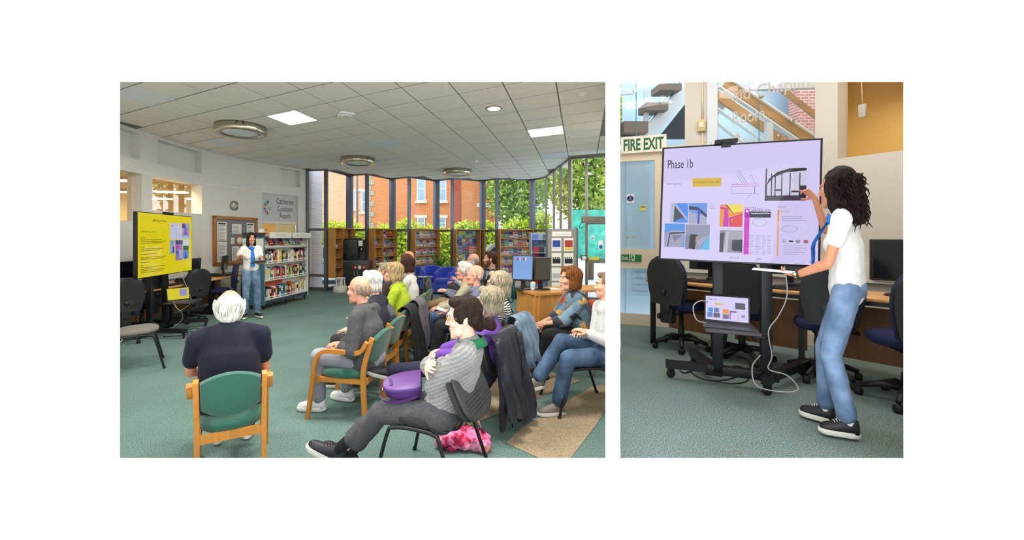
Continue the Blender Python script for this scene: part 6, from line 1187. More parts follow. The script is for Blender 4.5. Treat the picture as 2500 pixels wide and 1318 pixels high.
def Lp(c, a, b, z, rz=rad(170)): f = V3((math.cos(rz), math.sin(rz), 0)); l_ = V3((-f.y, f.x, 0)); return V3((c[0], c[1], z))+f*a+l_*b
R170 = rad(170); R148 = rad(148)
NSH = M('navy shell fabric', (24,27,42), .5, var=.15, scale=20)
coat('navy_jacket', 'navy padded jacket hanging over the chrome legged chair back', 'jacket', (.085, 3.6), R148, -.22, .26, .8, .12, NSH, 3, ((-.41, .2, .76, .1, .062), (-.42, -.17, .76, .2, .06)), out=.15)
g = G(); g.tube([Lp((.085, 3.6), -.44, .06, .2, R148), Lp((.085, 3.6), -.45, .06, .06, R148)], .006, 6); tag(obj('zip_pull', g, METB), 'black zip cord dangling from the navy padded jacket', 'cord')
coat('denim_jacket', 'faded blue denim jacket hanging over the striped top woman\'s chair', 'jacket', (.345, 4.31), R148, -.16, .2, .8, .3, denim('jacket', (84,112,138), (140,164,186)), 5, ((-.4, .19, .76, .2, .055),), out=.1)
coat('grey_coat', 'mauve grey coat hanging off the back of the lime fleece woman\'s chair', 'coat', (-.86, 5.5), R170, -.12, .2, .76, .15, cloth('mauve grey coat', (112,104,112)), 6)
coat('black_coat', 'black coat slung over the chair of the hunched person', 'coat', (-.92, 4.95), R170, -.15, .16, .76, .1, cloth('black coat', (20,20,24)), 7, out=.1)
coat('orange_jacket', 'orange jacket draped over the plaid shirt woman\'s chair', 'jacket', (1.36, 4.72), rad(182), -.2, .24, .82, .42, cloth('orange shell', (206,84,42)), 8, ((-.24, .25, .74, .34, .05),), out=.0, ab=-.27)
# crumpled pink bag on the floor
p = at(1132, 1103); m = M('pink floral nylon', (224,112,150), .45, var=.01); nt, b = nodes(m); n = [q for q in nt.nodes if q.type == 'TEX_NOISE'][0]; n.inputs['Scale'].default_value = 9; r = [q for q in nt.nodes if q.type == 'VALTORGB'][0]; r.color_ramp.interpolation = 'CONSTANT'; el = r.color_ramp.elements
while len(el) < 5: el.new(.5)
for i, (ps, cc) in enumerate(((0, (40,20,40)), (.36, (200,36,90)), (.47, (232,120,170)), (.6, (240,160,190)), (.68, (236,150,60)))): el[i].position = ps; el[i].color = (*C(*cc), 1)
g = G(); ell(g, (-.09, 0, .06), (.11, .09, .07)); ell(g, (.08, .02, .06), (.12, .1, .075)); ell(g, (.14, -.03, .04), (.07, .07, .05)); ell(g, (-.02, .03, .09), (.09, .07, .06)); v, f, nn = remesh(g, .009, 1); v = wrinkle(v, nn, .035, 4, 16, 40); v[:, 2] = np.maximum(v[:, 2], .004); G2 = G(); G2.add(v.tolist(), f, None, True); o = obj('floral_bag', G2, m); o.location = (p.x, p.y+.05, 0); tag(o, 'crumpled pink floral bag on the carpet behind the sweater woman', 'bag')
# purple saddle bag on the lap
PURP = M('purple leather', (74,36,102), .42, var=.08, scale=30); bp = WK((.02, .28, .575)); t = thing('saddle_bag', 'purple leather saddle bag on the sweater woman\'s lap', 'bag', bp, rad(168)-PI/2+.25)
t.rotation_euler = (rad(-6), rad(-8), rad(168)-PI/2+.3); t.scale = (.95, 1.25, .78)
D = [(-.13, -.09)]+[(-.13*math.cos(a)**.8 if math.cos(a) > 0 else .13*(-math.cos(a))**.8, -.02+.13*math.sin(a)) for a in [PI*i/14 for i in range(15)]]+[(.13, -.09)]
def dprism(g, k, z0, z1, e): g.grid([[(x*q, -.09+(y+.09)*q, z) for x, y in D] for q, z in ((k-e, z0), (k, z0+.006), (k, z1-.012), (k-e*.6, z1-.003), (k-e*2, z1), (.001, z1))], None, True)
g = G(); dprism(g, .97, .0, .085, .02); n = len(D); g.add([(x*.95, -.09+(y+.09)*.95, 0) for x, y in D], [tuple(range(n))[::-1]]); obj('pouch', g, PURP, t); g = G(); dprism(g, 1.02, .06, .094, .02); obj('flap', g, M('purple leather flap', (92,50,124), .42), t)
g = G(); g.box(-.05, .05, .06, .075, .094, .1, TR(0, 0, 0, .1)); obj('strap_tab', g, PURP, t); g = G(); g.tube([(-.035+.014*math.cos(a), .112, .055+.014*math.sin(a)) for a in [2*PI*i/10 for i in range(10)]], .003, 5, closed=True); obj('buckle', g, CHROME, t)
g = G(); g.strip(cr([(-.125, -.07, .012), (-.135, 0, -.004), (-.125, .07, -.008), (-.09, .108, -.004), (-.05, .125, .01)], 5), .022, .004, (0, .3, 1)); obj('shoulder_strap', g, PURP, t)
# ------------------------------------------------------------------ RIGHT ROOM
FZ = .4
RWALL = M('warm white wall', (210,203,193), .7, var=.03, scale=2); RCREAM = M('cream painted frame', (222,208,184), .45)
RW = [(2.2,5.672), (2.23,5.66), (3.04,5.33), (3.6,4.9), (4.05,4.3), (4.4,3.6), (4.62,2.8), (4.62,2.07)]
RC = cr(RW, 10)
def rwall(u, off=0.0):
    k = (u-PX)/F
    for i in range(len(RC)-1):
        (x0, y0), (x1, y1) = RC[i], RC[i+1]; a_ = x0-k*y0; b_ = x1-k*y1
        if a_*b_ <= 0 and a_ != b_:
            t = a_/(a_-b_); p = Vector((x0+(x1-x0)*t, y0+(y1-y0)*t)); d = Vector((x1-x0, y1-y0)).normalized(); n = Vector((d.y, -d.x)); return p+n*off, d, n
    return Vector(RC[0])+Vector((0, -off)), Vector((1, 0)), Vector((0, -1))
def rz_(u, v): return CAMZ+(HY-v)/F*rwall(u)[0].y
rpoly = [(PART[0][0]+.015, YW+.013), (2.215, 5.672)]+RC[1:]
g = G(); g.add([(x, y, FZ) for x, y in rpoly], [tuple(range(len(rpoly)))]); g.add([(x, y, FZ-.05) for x, y in rpoly], [tuple(range(len(rpoly)))[::-1]]); struct('floor_right', g, carpet('grey green carpet', (128,146,144), (116,130,116), .34))
g = G(); g.add([(x, y, 4.15) for x, y in rpoly], [tuple(range(len(rpoly)))[::-1]]); g.add([(x, y, 4.3) for x, y in rpoly], [tuple(range(len(rpoly)))]); struct('ceiling_right', g, TILE)
for k, (x, y) in enumerate(((2.3, 4.4), (2.9, 3.4), (1.75, 3.3), (3.7, 2.9))): led(Vector((x, y)), Vector((.6, 0)), Vector((0, .6)), 4.14, 'glowing square ceiling panel over the wheeled display with lilac slide', emit=M('lit led panel right', (255,250,242), .5, emit=8.5))['group'] = 'ceiling panels of the display room'
ur = [1509, 1511, 1530, 1560, 1598, 1614, 1640, 1672, 1700, 1727, 1752, 1800, 1850, 1900, 1950, 1990, 2010, 2045, 2078, 2110, 2150, 2190, 2230, 2260]
zr = [FZ, .55, 2.43, 2.62, 2.75, 4.12, 4.2]
RH = [(1511, 1598, .55, 2.75), (1509, 1511, .55, 4.12), (1511, 1672, 2.75, 4.12), (1752, 1990, 2.62, 4.12), (1752, 1990, 2.43, 2.43), (2045, 2260, 2.43, 4.12)]
def rhole(a0, a1, z0, z1): return any(a0 >= h[0]-.1 and a1 <= h[1]+.1 and z0 >= h[2]-1e-3 and z1 <= h[3]+1e-3 for h in RH)
g = G()
for a0, a1 in zip(ur[:-1], ur[1:]):
    p, q = rwall(a0)[0], rwall(a1)[0]
    for z0, z1 in zip(zr[:-1], zr[1:]):
        if rhole(a0, a1, z0, z1): continue
        g.quad((p.x, p.y, z0), (q.x, q.y, z0), (q.x, q.y, z1), (p.x, p.y, z1))
for a0, a1, z0, z1, dp in ((1511, 1672, .55, 4.12, .06), (1752, 1990, 2.62, 4.12, .1), (2045, 2260, 2.43, 4.12, .3)):
    seg = [x for x in ur if a0 <= x <= a1]; pts = [(rwall(x)[0], rwall(x, -dp)[0]) for x in seg]
    for (p, pb), (q, qb) in zip(pts[:-1], pts[1:]):
        if a0 != 1511: g.quad((p.x, p.y, z0), (pb.x, pb.y, z0), (qb.x, qb.y, z0), (q.x, q.y, z0))
    for p, pb in (pts[0], pts[-1]):
        if a0 != 1511: g.quad((p.x, p.y, z0), (p.x, p.y, z1), (pb.x, pb.y, z1), (pb.x, pb.y, z0))
p = rwall(2260)[0]; g.quad((p.x, p.y, FZ), (4.62, 2.07, FZ), (4.62, 2.07, 4.2), (p.x, p.y, 4.2)); struct('wall_rear', g, RWALL)
g = G(); h = G()
for a0, a1 in zip(ur[:-1], ur[1:]):
    p, q = rwall(a0, .02)[0], rwall(a1, .02)[0]; g.quad((p.x, p.y, FZ), (q.x, q.y, FZ), (q.x, q.y, .53), (p.x, p.y, .53)); pw, qw = rwall(a0)[0], rwall(a1)[0]; g.quad((p.x, p.y, .53), (q.x, q.y, .53), (qw.x, qw.y, .53), (pw.x, pw.y, .53))
    if a0 >= 1614:
        p, q = rwall(a0, .05)[0], rwall(a1, .05)[0]; h.quad((p.x, p.y, 1.14), (q.x, q.y, 1.14), (q.x, q.y, 1.33), (p.x, p.y, 1.33)); h.quad((p.x, p.y, 1.33), (q.x, q.y, 1.33), (qw.x, qw.y, 1.33), (pw.x, pw.y, 1.33))
struct('baseboard_rear', g, RCREAM); struct('trim_2', h, M('cream trunking', (232,226,214), .45))
def rframe(name, u0, u1, z0, z1, parent, mat_, off=.02, th=.05):
    p, _, n = rwall(u0, off); q, _, n2 = rwall(u1, off); pb, qb = p-n*th, q-n2*th; g = G()
    g.add([(a.x, a.y, z) for z in (z0, z1) for a in (p, q, qb, pb)], [(3, 2, 1, 0), (4, 5, 6, 7), (0, 1, 5, 4), (1, 2, 6, 5), (2, 3, 7, 6), (3, 0, 4, 7)]); return obj(name, g, mat_, parent)
# glazed door and screen
g = G(); seg = [1509, 1511, 1530, 1560, 1598]
for a0, a1 in zip(seg[:-1], seg[1:]): p, q = rwall(a0, -.02)[0], rwall(a1, -.02)[0]; g.quad((p.x, p.y, .55), (q.x, q.y, .55), (q.x, q.y, 2.7), (p.x, p.y, 2.7))
door = struct('door_2', g, glass('hazed door glass', (226,242,252), .6, .3, (196,220,238)))  # pale haze mixed into the glass stands in for light in the corridor
zd = lambda v: rz_(1560, v)
for u0, u1, z0, z1, nm in ((1509, 1616, zd(393), zd(374), 'top_rail'), (1598, 1616, .55, zd(375), 'stile'), (1509, 1600, zd(655), zd(608), 'middle_rail'), (1509, 1616, .52, zd(766), 'bottom_rail')): rframe(nm, u0, u1, z0, z1, door, RCREAM)
g = G(); 
for a0, a1 in zip([1509, 1511, 1560, 1614], [1511, 1560, 1614, 1672]): p, q = rwall(a0, -.03)[0], rwall(a1, -.03)[0]; g.quad((p.x, p.y, 2.75), (q.x, q.y, 2.75), (q.x, q.y, 4.12), (p.x, p.y, 4.12))
wn = struct('window_19', g, GL); rframe('transom', 1509, 1672, 2.72, 2.80, wn, RCREAM)
g = G(); 
for a0, a1 in zip([1752, 1800, 1850, 1900, 1950], [1800, 1850, 1900, 1950, 1990]): p, q = rwall(a0, -.06)[0], rwall(a1, -.06)[0]; g.quad((p.x, p.y, 2.62), (q.x, q.y, 2.62), (q.x, q.y, 4.12), (p.x, p.y, 4.12))
w20 = struct('window_20', g, GL); rframe('window_frame', 1727, 1752, 2.43, 4.12, w20, M('bluish white frame', (214,220,230), .5), .03, .1)
g = G()
for a0, a1 in zip([2045, 2078, 2110, 2150, 2190, 2230], [2078, 2110, 2150, 2190, 2230, 2260]): p, q = rwall(a0, -.26)[0], rwall(a1, -.26)[0]; g.quad((p.x, p.y, 2.43), (q.x, q.y, 2.43), (q.x, q.y, 4.12), (p.x, p.y, 4.12))
struct('window_21', g, GLI)
g = G(); P = [rwall(2045, -.31)[0], Vector((5.6, 6.3)), Vector((7.2, 4.4)), Vector((6.2, 2.6)), rwall(2259, -.31)[0]]
for p, q in zip(P[:-1], P[1:]): g.quad((p.x, p.y, .4), (p.x, p.y, 4.2), (q.x, q.y, 4.2), (q.x, q.y, .4))
g.add([(p.x, p.y, 4.2) for p in P], [tuple(range(5))]); g.add([(p.x, p.y, .4) for p in P], [tuple(range(5))]); struct('wall_yellow_room', g, YEL)
t = thing('hanging_office_lamp', 'bright lamp panel inside the yellow room above the presenter', 'lamp', (5.55, 4.75, 3.55), .5); g = G(); g.box(-.5, .5, -.2, .2, 0, .05); obj('housing', g, M('beige lamp housing', (190,160,110), .5), t); g = G(); g.box(-.46, .46, -.17, .17, -.015, .001); obj('diffuser', g, M('warm lamp diffuser', (255,244,220), .5, emit=9), t); g = G(); g.tube([(0, 0, .05), (0, 0, .65)], .01, 6); obj('rod', g, CHROME, t)
p, d, n = rwall(2086, -.24); t = thing('window_catch', 'grey plastic box fixed on the yellow window joint', 'switch box', (p.x, p.y, rz_(2086, 263)), math.atan2(d.y, d.x)); g = G(); g.box(-.03, .03, -.04, .0, -.07, .07, bev=.008); obj('cover', g, M('grey plastic', (190,186,176), .5), t); g = G(); g.tube([(0, -.01, .07), (-.01, -.01, .35)], .005, 6); obj('wire', g, M('cream trim', (225,205,150), .5), t)
# signs on the door and transom
def rsign(name, u0, u1, v0, v1, base, label, cat='sign', off=.03, th=.006):
    p, d, n = rwall(u0, off); q = rwall(u1, off)[0]; T, L = frame2(p, q); um = (u0+u1)/2; z0, z1 = rz_(um, v1), rz_(um, v0); t = thing(name, label, cat, (p.x, p.y, z0), math.atan2(q.y-p.y, q.x-p.x)); g = G(); g.box(0, L, -th, 0, 0, z1-z0); obj('plate', g, base, t); return t, L, z1-z0
SGR = M('safety green', (14,120,62), .5)
t, L, H_ = rsign('fire_exit_sign', 1516, 1626, 334, 374, M('cream sign board', (232,228,212), .5), 'large cream sign with green capitals reading FIRE EXIT', off=.06)
g = G(); put_text(g, 'FIRE EXIT', L*.06, H_*.5, -.0075, width=L*.88, height=H_*.72, bold=.03); obj('lettering', g, M('deep green', (12,92,52), .5), t)
for x, z in ((.03, .08), (.97, .9), (.03, .9), (.5, .1), (.5, .93)): g = G(); g.lathe([(.006, 0), (.001, .004)], 8, TR(L*x, -.006, H_*z, 0, PI/2)); obj('screw', g, CHROME, t)
t, L, H_ = rsign('exit_sign', 1517, 1566, 621, 638, SGR, 'small green exit sign with running figure on the door rail')
g = G(); put_text(g, 'Exit', L*.04, H_*.5, -.0075, width=L*.3, height=H_*.5); obj('lettering', g, PAPER, t); g = G(); g.box(L*.4, L*.43, -.0075, -.006, 0, H_); obj('divider', g, PAPER, t)
g = G(); g.box(L*.47, L*.66, -.0075, -.006, H_*.08, H_*.95); fg = obj('figure_panel', g, M('pale sign panel', (206,222,196), .5), t)
for P in ([(.5, .8), (.54, .95), (.58, .8)], [(.5, .45), (.6, .5), (.6, .78), (.52, .74)], [(.5, .45), (.56, .48), (.5, .1), (.47, .12)], [(.56, .48), (.61, .48), (.64, .2), (.6, .2)], [(.58, .75), (.65, .55), (.63, .5), (.56, .66)]): g = G(); g.add([(L*a, -.0085, H_*b) for a, b in P], [tuple(range(len(P)))]); obj('figure_limb', g, SGR, fg)
t, L, H_ = rsign('fire_door_notice', 1530, 1548, 474, 495, PAPER, 'blue disc fire door notice stuck on the door glass', 'notice', -.005, .004); g = G(); g.lathe([(.001, 0), (L*.44, 0), (L*.44, .002)], 24, TR(L/2, -.0045, H_/2, 0, PI/2)); obj('disc', g, M('sign blue', (30,48,120), .5), t)
g = G(); put_text(g, 'Fire\ndoor\nkeep shut', L/2, H_/2, -.0075, width=L*.55, height=H_*.5, align='CENTER'); obj('lettering', g, PAPER, t)
t, L, H_ = rsign('yellow_notice', 1562, 1578, 501, 514, M('yellow paper', (214,206,96), .6), 'small yellow paper notice behind the door glass', 'notice', -.005, .004); g = G(); g.box(L*.1, L*.9, -.006, -.004, H_*.6, H_*.8); obj('print', g, DARK, t)
p, d, n = rwall(1536, -.35); t = thing('lever_handle', 'steel lever handle and lock of the pale blue corridor door', 'door handle', (p.x, p.y, rz_(1536, 580)), math.atan2(d.y, d.x))
g = G(); g.lathe([(.03, 0), (.03, .012), (.001, .014)], 14, TR(rx=PI/2)); obj('rose', g, CHROME, t); g = G(); g.tube([(0, -.01, 0), (0, -.05, 0), (.12, -.05, 0)], .009, 8); obj('lever', g, CHROME, t); g = G(); g.lathe([(.024, 0), (.024, .012), (.001, .014)], 14, TR(0, 0, .12, 0, PI/2)); obj('lock', g, CHROME, t)
# corridor door behind the glass
p0 = rwall(1509, -.36)[0]; p1 = Vector((2.74, 5.87)); T, L = frame2(p0, p1); g = G(); g.box(0, L, 0, .05, .42, 2.85, T); cd = struct('door_3', g, M('pale blue door', (206,228,244), .5))
g = G(); g.box(L*.22, L*.24, -.012, 0, .42, 2.7, T); obj('door_edge', g, M('pale blue shade', (150,186,214), .5), cd)
for k in range(5): g = G(); g.box(L*.45, L*.95, -.02, 0, .75+k*.09, .81+k*.09, T @ Matrix.Rotation(.0, 4, 'X')); obj('louvre_slat', g, M('pale blue slat', (186,214,236), .5), cd)
# pillar call box and conduit
p, d, n = rwall(1713, .0); t = thing('call_box', 'yellowed wall control box with conduit on the pillar', 'control box', (p.x, p.y, rz_(1713, 308)), math.atan2(d.y, d.x)); g = G(); g.box(-.045, .045, -.05, 0, -.075, .075, bev=.008); obj('cover', g, M('aged plastic', (206,190,130), .5), t); g = G(); g.box(-.025, .02, -.058, -.05, -.03, .04, bev=.003); obj('window', g, M('pale plastic', (226,220,200), .4), t)
for z0, z1 in ((-1.0, -.075), (.075, .8)): g = G(); g.tube([(.01, -.012, z0), (.01, -.012, z1)], .012, 8); obj('conduit', g, RCREAM, t)
# lettering on the upper glass
p = rwall(1788, -.05)[0]; q = rwall(1972, -.05)[0]; T, L = frame2(p, q); GLT = M('frosted letters', (196,188,182), .7); t = thing('glass_lettering', 'frosted lettering Sid Chaplin Room and stairs arrow on upper glass', 'sign', (0, 0, 0))
ym = (p.y+q.y)/2; zz = lambda v, Y: CAMZ+(HY-v)/F*Y
for tx, x, w_, v, h_ in (('Sid Chaplin', 0, L, 228, .19), ('Room', 0, L*.44, 279, .165), ('stairs', L*.11, L*.2, 339, .07)): g = G(); put_text(g, tx, x, zz(v, ym+.1), -.003, width=w_, height=h_, T=T); obj('lettering', g, GLT, t)
g = G(); z = zz(325, ym); g.add([(L*.05, -.003, z), (L*.02, -.003, z), (L*.07, -.003, z+.07), (L*.12, -.003, z), (L*.09, -.003, z), (L*.09, -.003, z-.06), (L*.05, -.003, z-.06)], [tuple(range(7))], T); obj('arrow', g, GLT, t)
# ---- stair hall beyond the glass (roof left off to let daylight in)
g = G(); g.quad((3.03, 7.6, 0), (7.5, 7.6, 0), (7.5, 7.6, 5.2), (3.03, 7.6, 5.2)); g.quad((7.5, 7.6, 0), (7.5, 5.0, 0), (7.5, 5.0, 5.2), (7.5, 7.6, 5.2)); struct('wall_hall', g, M('pale blue render', (188,220,244), .7, var=.1, scale=1.2))
g = G(); g.prism([(2.36, 5.95), (7.5, 5.95), (7.5, 7.6), (3.03, 7.6)], .08, None, .3); struct('floor_hall', g, M('blue grey vinyl', (140,160,180), .4))
st = thing('hall_staircase', 'white steel staircase with glass sides and timber handrails behind the glass', 'staircase', (0, 0, 0))
WS = M('white steel', (214,224,236), .4); TRD = M('grey brown tread', (120,108,100), .6); RAILW = wood('stair handrail ash', (196,150,100), .85, 2, (1,4,4)); TEALG = glass('teal edged glass', (206,240,240), .8, .06, (120,200,200))
def beam(name, u0, v0, u1, v1, Y, th, dep, mat_, Y1=None):
    a, b = aty(u0, v0, Y), aty(u1, v1, Y1 or Y); d = (b-a); L = d.length; g = G(); T = Matrix.Translation(a) @ Matrix.Rotation(math.atan2(d.y, d.x), 4, 'Z') @ Matrix.Rotation(-math.atan2(d.z, math.hypot(d.x, d.y)), 4, 'Y'); g.box(0, L, -dep/2, dep/2, -th/2, th/2, T); return obj(name, g, mat_, st)
beam('stringer', 1560, 352, 1700, 188, 6.5, .2, .12, WS); beam('post', 1578, 330, 1576, 190, 6.45, .06, .06, WS); beam('stringer', 1513, 345, 1600, 338, 6.5, .12, .1, WS)
for u0, u1, v0, v1 in ((1600, 1652, 212, 228), (1568, 1620, 257, 276), (1514, 1572, 302, 330)): beam('tread', u0, (v0+v1)/2, u1, (v0+v1)/2, 6.45, (v1-v0)*.0064, .3, TRD)
beam('glass_edge', 1585, 290, 1665, 195, 6.38, .012, .01, M('teal glass edge', (60,150,150), .2)); beam('glass_edge', 1553, 332, 1553, 190, 6.3, .01, .01, M('teal glass edge', (60,150,150), .2))
beam('bent_handrail', 1513, 228, 1545, 226, 6.3, .05, .05, WS); beam('bent_handrail', 1545, 226, 1572, 200, 6.3, .05, .05, WS)
g = G(); a = aty(1604, 340, 6.75); b = aty(1690, 232, 6.75); g.add([(a.x, a.y, a.z), (b.x, a.y, a.z), (b.x, a.y, b.z)], [(0, 1, 2)]); obj('stair_shade_sheet', g, M('painted stair shade', (44,52,66), .6), st)  # dark sheet standing in for the dim space below the stairs
beam('stringer', 1735, 280, 1790, 214, 6.1, .16, .1, WS); beam('stringer', 1780, 206, 1990, 200, 6.1, .2, .1, WS)
beam('handrail', 1770, 200, 2010, 362, 6.0, .15, .05, RAILW); beam('handrail', 1735, 222, 1960, 378, 5.95, .11, .05, RAILW); beam('handrail', 1880, 196, 2010, 298, 6.3, .07, .05, RAILW)
for a_ in ((1755, 212, 2010, 385), (1780, 193, 2010, 347), (1745, 262, 1900, 370), (1750, 300, 1850, 378)): beam('white_edge', *a_, 5.97, .018, .07, M('white rail edge', (238,248,252), .3))  # white lines along the glass sides
for u, v in ((1831, 285), (1858, 235), (1933, 296), (1900, 333)): g = G(); p = aty(u, v, 5.93); g.lathe([(.001, .02), (.03, .018), (.034, 0)][::-1], 14, TR(p.x, p.y, p.z, 0, PI/2)); obj('glass_fixing', g, CHROME, st)
beam('post', 1876, 300, 1876, 372, 5.9, .09, .07, WS); beam('glass_edge', 1853, 250, 1853, 370, 5.9, .008, .008, M('teal glass edge', (60,150,150), .2))
p = aty(1948, 200, 7.0); q = aty(2040, 330, 7.0); g = G(); g.box(p.x, q.x+.4, 7.0, 7.2, .3, 5); struct('wall_brick_pier', g, brickmat('rosy brick', (196,132,122), (180,112,104), (214,190,184), .13, .05))
# ---- desks along the curved wall
def R2(p, q, dep): d = (q-p).normalized(); n = Vector((-d.y, d.x)); return n
FR = [Vector((2.10, 4.62)), Vector((2.52, 4.02)), Vector((2.98, 3.5)), Vector((3.36, 2.95)), Vector((3.6, 2.3))]
for k in range(4):
    p, q = FR[k], FR[k+1]; d = (q-p); L = d.length; t = thing('computer_desk', 'beech desk along the curved wall %s' % ('beside the glazed door', 'behind the lilac display', 'behind the presenter with the tablet', 'at the socket trunking')[k], 'desk', (p.x, p.y, FZ), math.atan2(d.y, d.x), 'computer desks under the display')
    g = G(); g.box(.005, L-.005, 0, .62, .695, .72, bev=.005); obj('desk_top', g, DESKW, t); g = G(); g.box(.06, L-.06, .4, .42, .14, .6); obj('modesty_panel', g, wood('panel brown', (150,98,52), .8), t)
    for x in (.05, L-.05): g = G(); g.box(x-.02, x+.02, .06, .1, .0, .695); g.box(x-.02, x+.02, .06, .6, 0, .04); obj('leg', g, METB, t)
    g = G(); g.box(.05, L-.05, .02, .05, .66, .695); obj('front_beam', g, METB, t)
def ond(k, a, b): p, q = FR[k], FR[k+1]; d = (q-p).normalized(); n = Vector((-d.y, d.x)); r = p+d*a+n*b; return (r.x, r.y, FZ+.72), math.atan2(d.y, d.x)
l, r = ond(0, .42, .2); keyboard(l, r+.1, 'black keyboard on the beech desk beside the glazed door'); l, r = ond(1, .42, .18); keyboard(l, r, 'black keyboard on the desk behind the lilac display')
for k, (i, a, b, lab) in enumerate(((0, .5, .42, 'black monitor half hidden behind the lilac display, door side'), (1, .5, .4, 'black monitor half hidden behind the lilac display, presenter side'), (2, .52, .4, 'black monitor seen edge on behind the presenter'))): l, r = ond(i, a, b); monitor(l, r+(.0 if k < 2 else .4), lab, .42, .34, tilt=0)
for k, (i, a, b) in enumerate(((0, .62, .34), (1, .6, .34))):
    l, r = ond(i, a, b); t = thing('mini_computer', 'flat black mini computer on the desk %s' % ('near the glazed door', 'behind the display column')[k], 'computer', l, r); g = G(); g.box(-.09, .09, -.08, .08, 0, .05, bev=.006); obj('case', g, PLASTB, t); g = G(); g.box(.03, .06, -.083, -.08, .015, .03); obj('port', g, M('red port', (170,40,50), .4), t)
for k, pts in enumerate(([(.2, .3), (.35, .38), (.45, .3), (.3, .25)], [(.1, .3), (.2, .42), (.4, .36), (.55, .44)])):
    cable('desk_cable', [Vector(ond(1 if k else 0, a, b)[0])+Vector((0, 0, .006+.012*(j % 2))) for j, (a, b) in enumerate(pts)], 'black cable lying on the beech desk %s' % ('behind the display' if k else 'near the door'), .004)
for k, (u, w_) in enumerate(((2165, .16), (2202, .16))):
    p, d, n = rwall(u, .052); t = thing('wall_socket', 'white double power socket on the trunking, %s' % ('with plug outline', 'next to the opening edge')[k], 'socket', (p.x, p.y, 1.235), math.atan2(d.y, d.x)); g = G(); g.box(-w_/2, w_/2, -.012, 0, -.07, .07, bev=.004); obj('plate', g, M('white plastic', (238,238,236), .4), t)
    for s in (-1, 1):
        for a, b in ((0, .02), (-.012, -.008), (.012, -.008)): g = G(); g.box(s*w_/4+a-.003, s*w_/4+a+.003, -.0135, -.012, b-.006, b+.006); obj('pin_hole', g, PLASTB, t)
for k, (x, y, a, lab) in enumerate(((2.40, 4.42, 32, 'black swivel chair with blue seat beside the glazed door'), (2.78, 4.02, 48, 'black swivel chair behind the lilac display column'), (3.1, 3.48, 58, 'black swivel chair between the display and the presenter'), (3.22, 2.94, 66, 'black swivel chair behind the presenter'))):
    op_chair((x, y), rad(a)-PI/2, lab, FZ, 1.0, 'black swivel chairs under the display', .84)
# ---- the display with the lilac slide
A, B = Vector((1.68, 3.41)), Vector((2.61, 2.95)); mid = (A+B)/2; W = (B-A).length; H = .935; rzT = math.atan2(B.y-A.y, B.x-A.x); TS = TR(mid.x, mid.y, FZ, rzT); TI = TS.inverted()
loc = lambda u, v: (TI @ at(u, v, FZ)).xy
L1, L2, L3 = loc(1625, 920), loc(1870, 968), loc(1968, 918)
ts, disp, Tm = tv_stand('display_stand', mid, rzT, 'large display showing the lilac Phase 1b slide on black wheeled stand', W, H, 1.462, -.05, .03, (-.1, .22), (-.22, .12, -.3, .1, .5), [((-.13, .14), tuple(L1)), ((.25, .12), tuple(L2)), ((.28, .16), tuple(L3)), ((-.13, .18), (-.25, .62))], None, FZ)
LIL = SCR('lilac', (214,204,248), .92); b_ = .014; obj('screen', panel(G(), -W/2+b_, W/2-b_, -H/2+b_, H/2-b_, T=Tm), LIL, disp)
def sx(u): return (u-(1608+2000)/2)/392*W
SXY = lambda a, b: (-W/2+b_+a*(W-2*b_), -H/2+b_+b*(H-2*b_))     # slide fractions, b upwards
def simg(a0, a1, b0, b1, base, bits, name='slide_picture'): x0, z0 = SXY(a0, b0); x1, z1 = SXY(a1, b1); return pic(name, x0, x1, z0, z1, base, bits, disp, Tm)
def stext(tx, a, b, w_, h_, c=(40,30,60), align='LEFT'): x, z = SXY(a, b); g = G(); put_text(g, tx, x, z, -.0145, width=w_*W, height=h_*H, align=align, T=Tm); obj('slide_text', g, SCR('ink%s' % (c,), c, .5), disp)
stext('Phase 1b', .03, .855, .175, .075); stext('Fabric Upgrades', .03, .675, .095, .02, (110,100,130)); simg(.21, .405, .645, .72, (222,184,12), []); stext('Extra Insulation, Oculus Light', .222, .683, .17, .024, (70,56,20))
SKYB = (60,140,236); WHI = (190,190,214); DKB = (24,28,70)
simg(.058, .185, .325, .5, SKYB, [([(0, 0), (.2, 0), (.25, 1), (0, 1)], WHI), ([(.2, .05), (.25, .9), (.85, .3)], (60,64,80)), ([(.22, .9), (.3, 1), (1, .2), (.95, .1)], (170,180,220))])
simg(.19, .315, .315, .5, (100,150,230), [([(0, 0), (1, 0), (1, .35), (0, .6)], (170,174,206)), ([(0, .85), (0, .7), (.5, .65), (1, .3), (1, .45), (.5, .8)], DKB), ([(.5, 0), (.6, 0), (.62, .7), (.5, .7)], (40,60,190))])
simg(.022, .168, .105, .315, (70,150,240), [([(0, 0), (.9, 0), (1, .65), (.5, .75), (0, .6)], (160,160,190)), ([(.15, 0), (.25, .6), (.3, .6), (.2, 0)], (20,20,90)), ([(.35, .5), (.9, .5), (.5, .25)], (120,120,150)), ([(.3, .55), (1, .6), (1, .65), (.3, .62)], DKB)])
simg(.172, .338, .09, .31, (150,150,178), [([(0, .55), (.25, .6), (.4, .2), (.4, 0), (0, 0)], (130,132,160)), ([(.15, .05), (.2, .6), (.5, .6), (.4, .0)], (18,14,24)), ([(.6, 0), (1, .6), (1, 0)], (80,190,240)), ([(.45, .35), (1, .6), (.6, .1)], (170,170,198)), ([(.4, .2), (.45, .55), (.5, .5)], (200,130,60))])
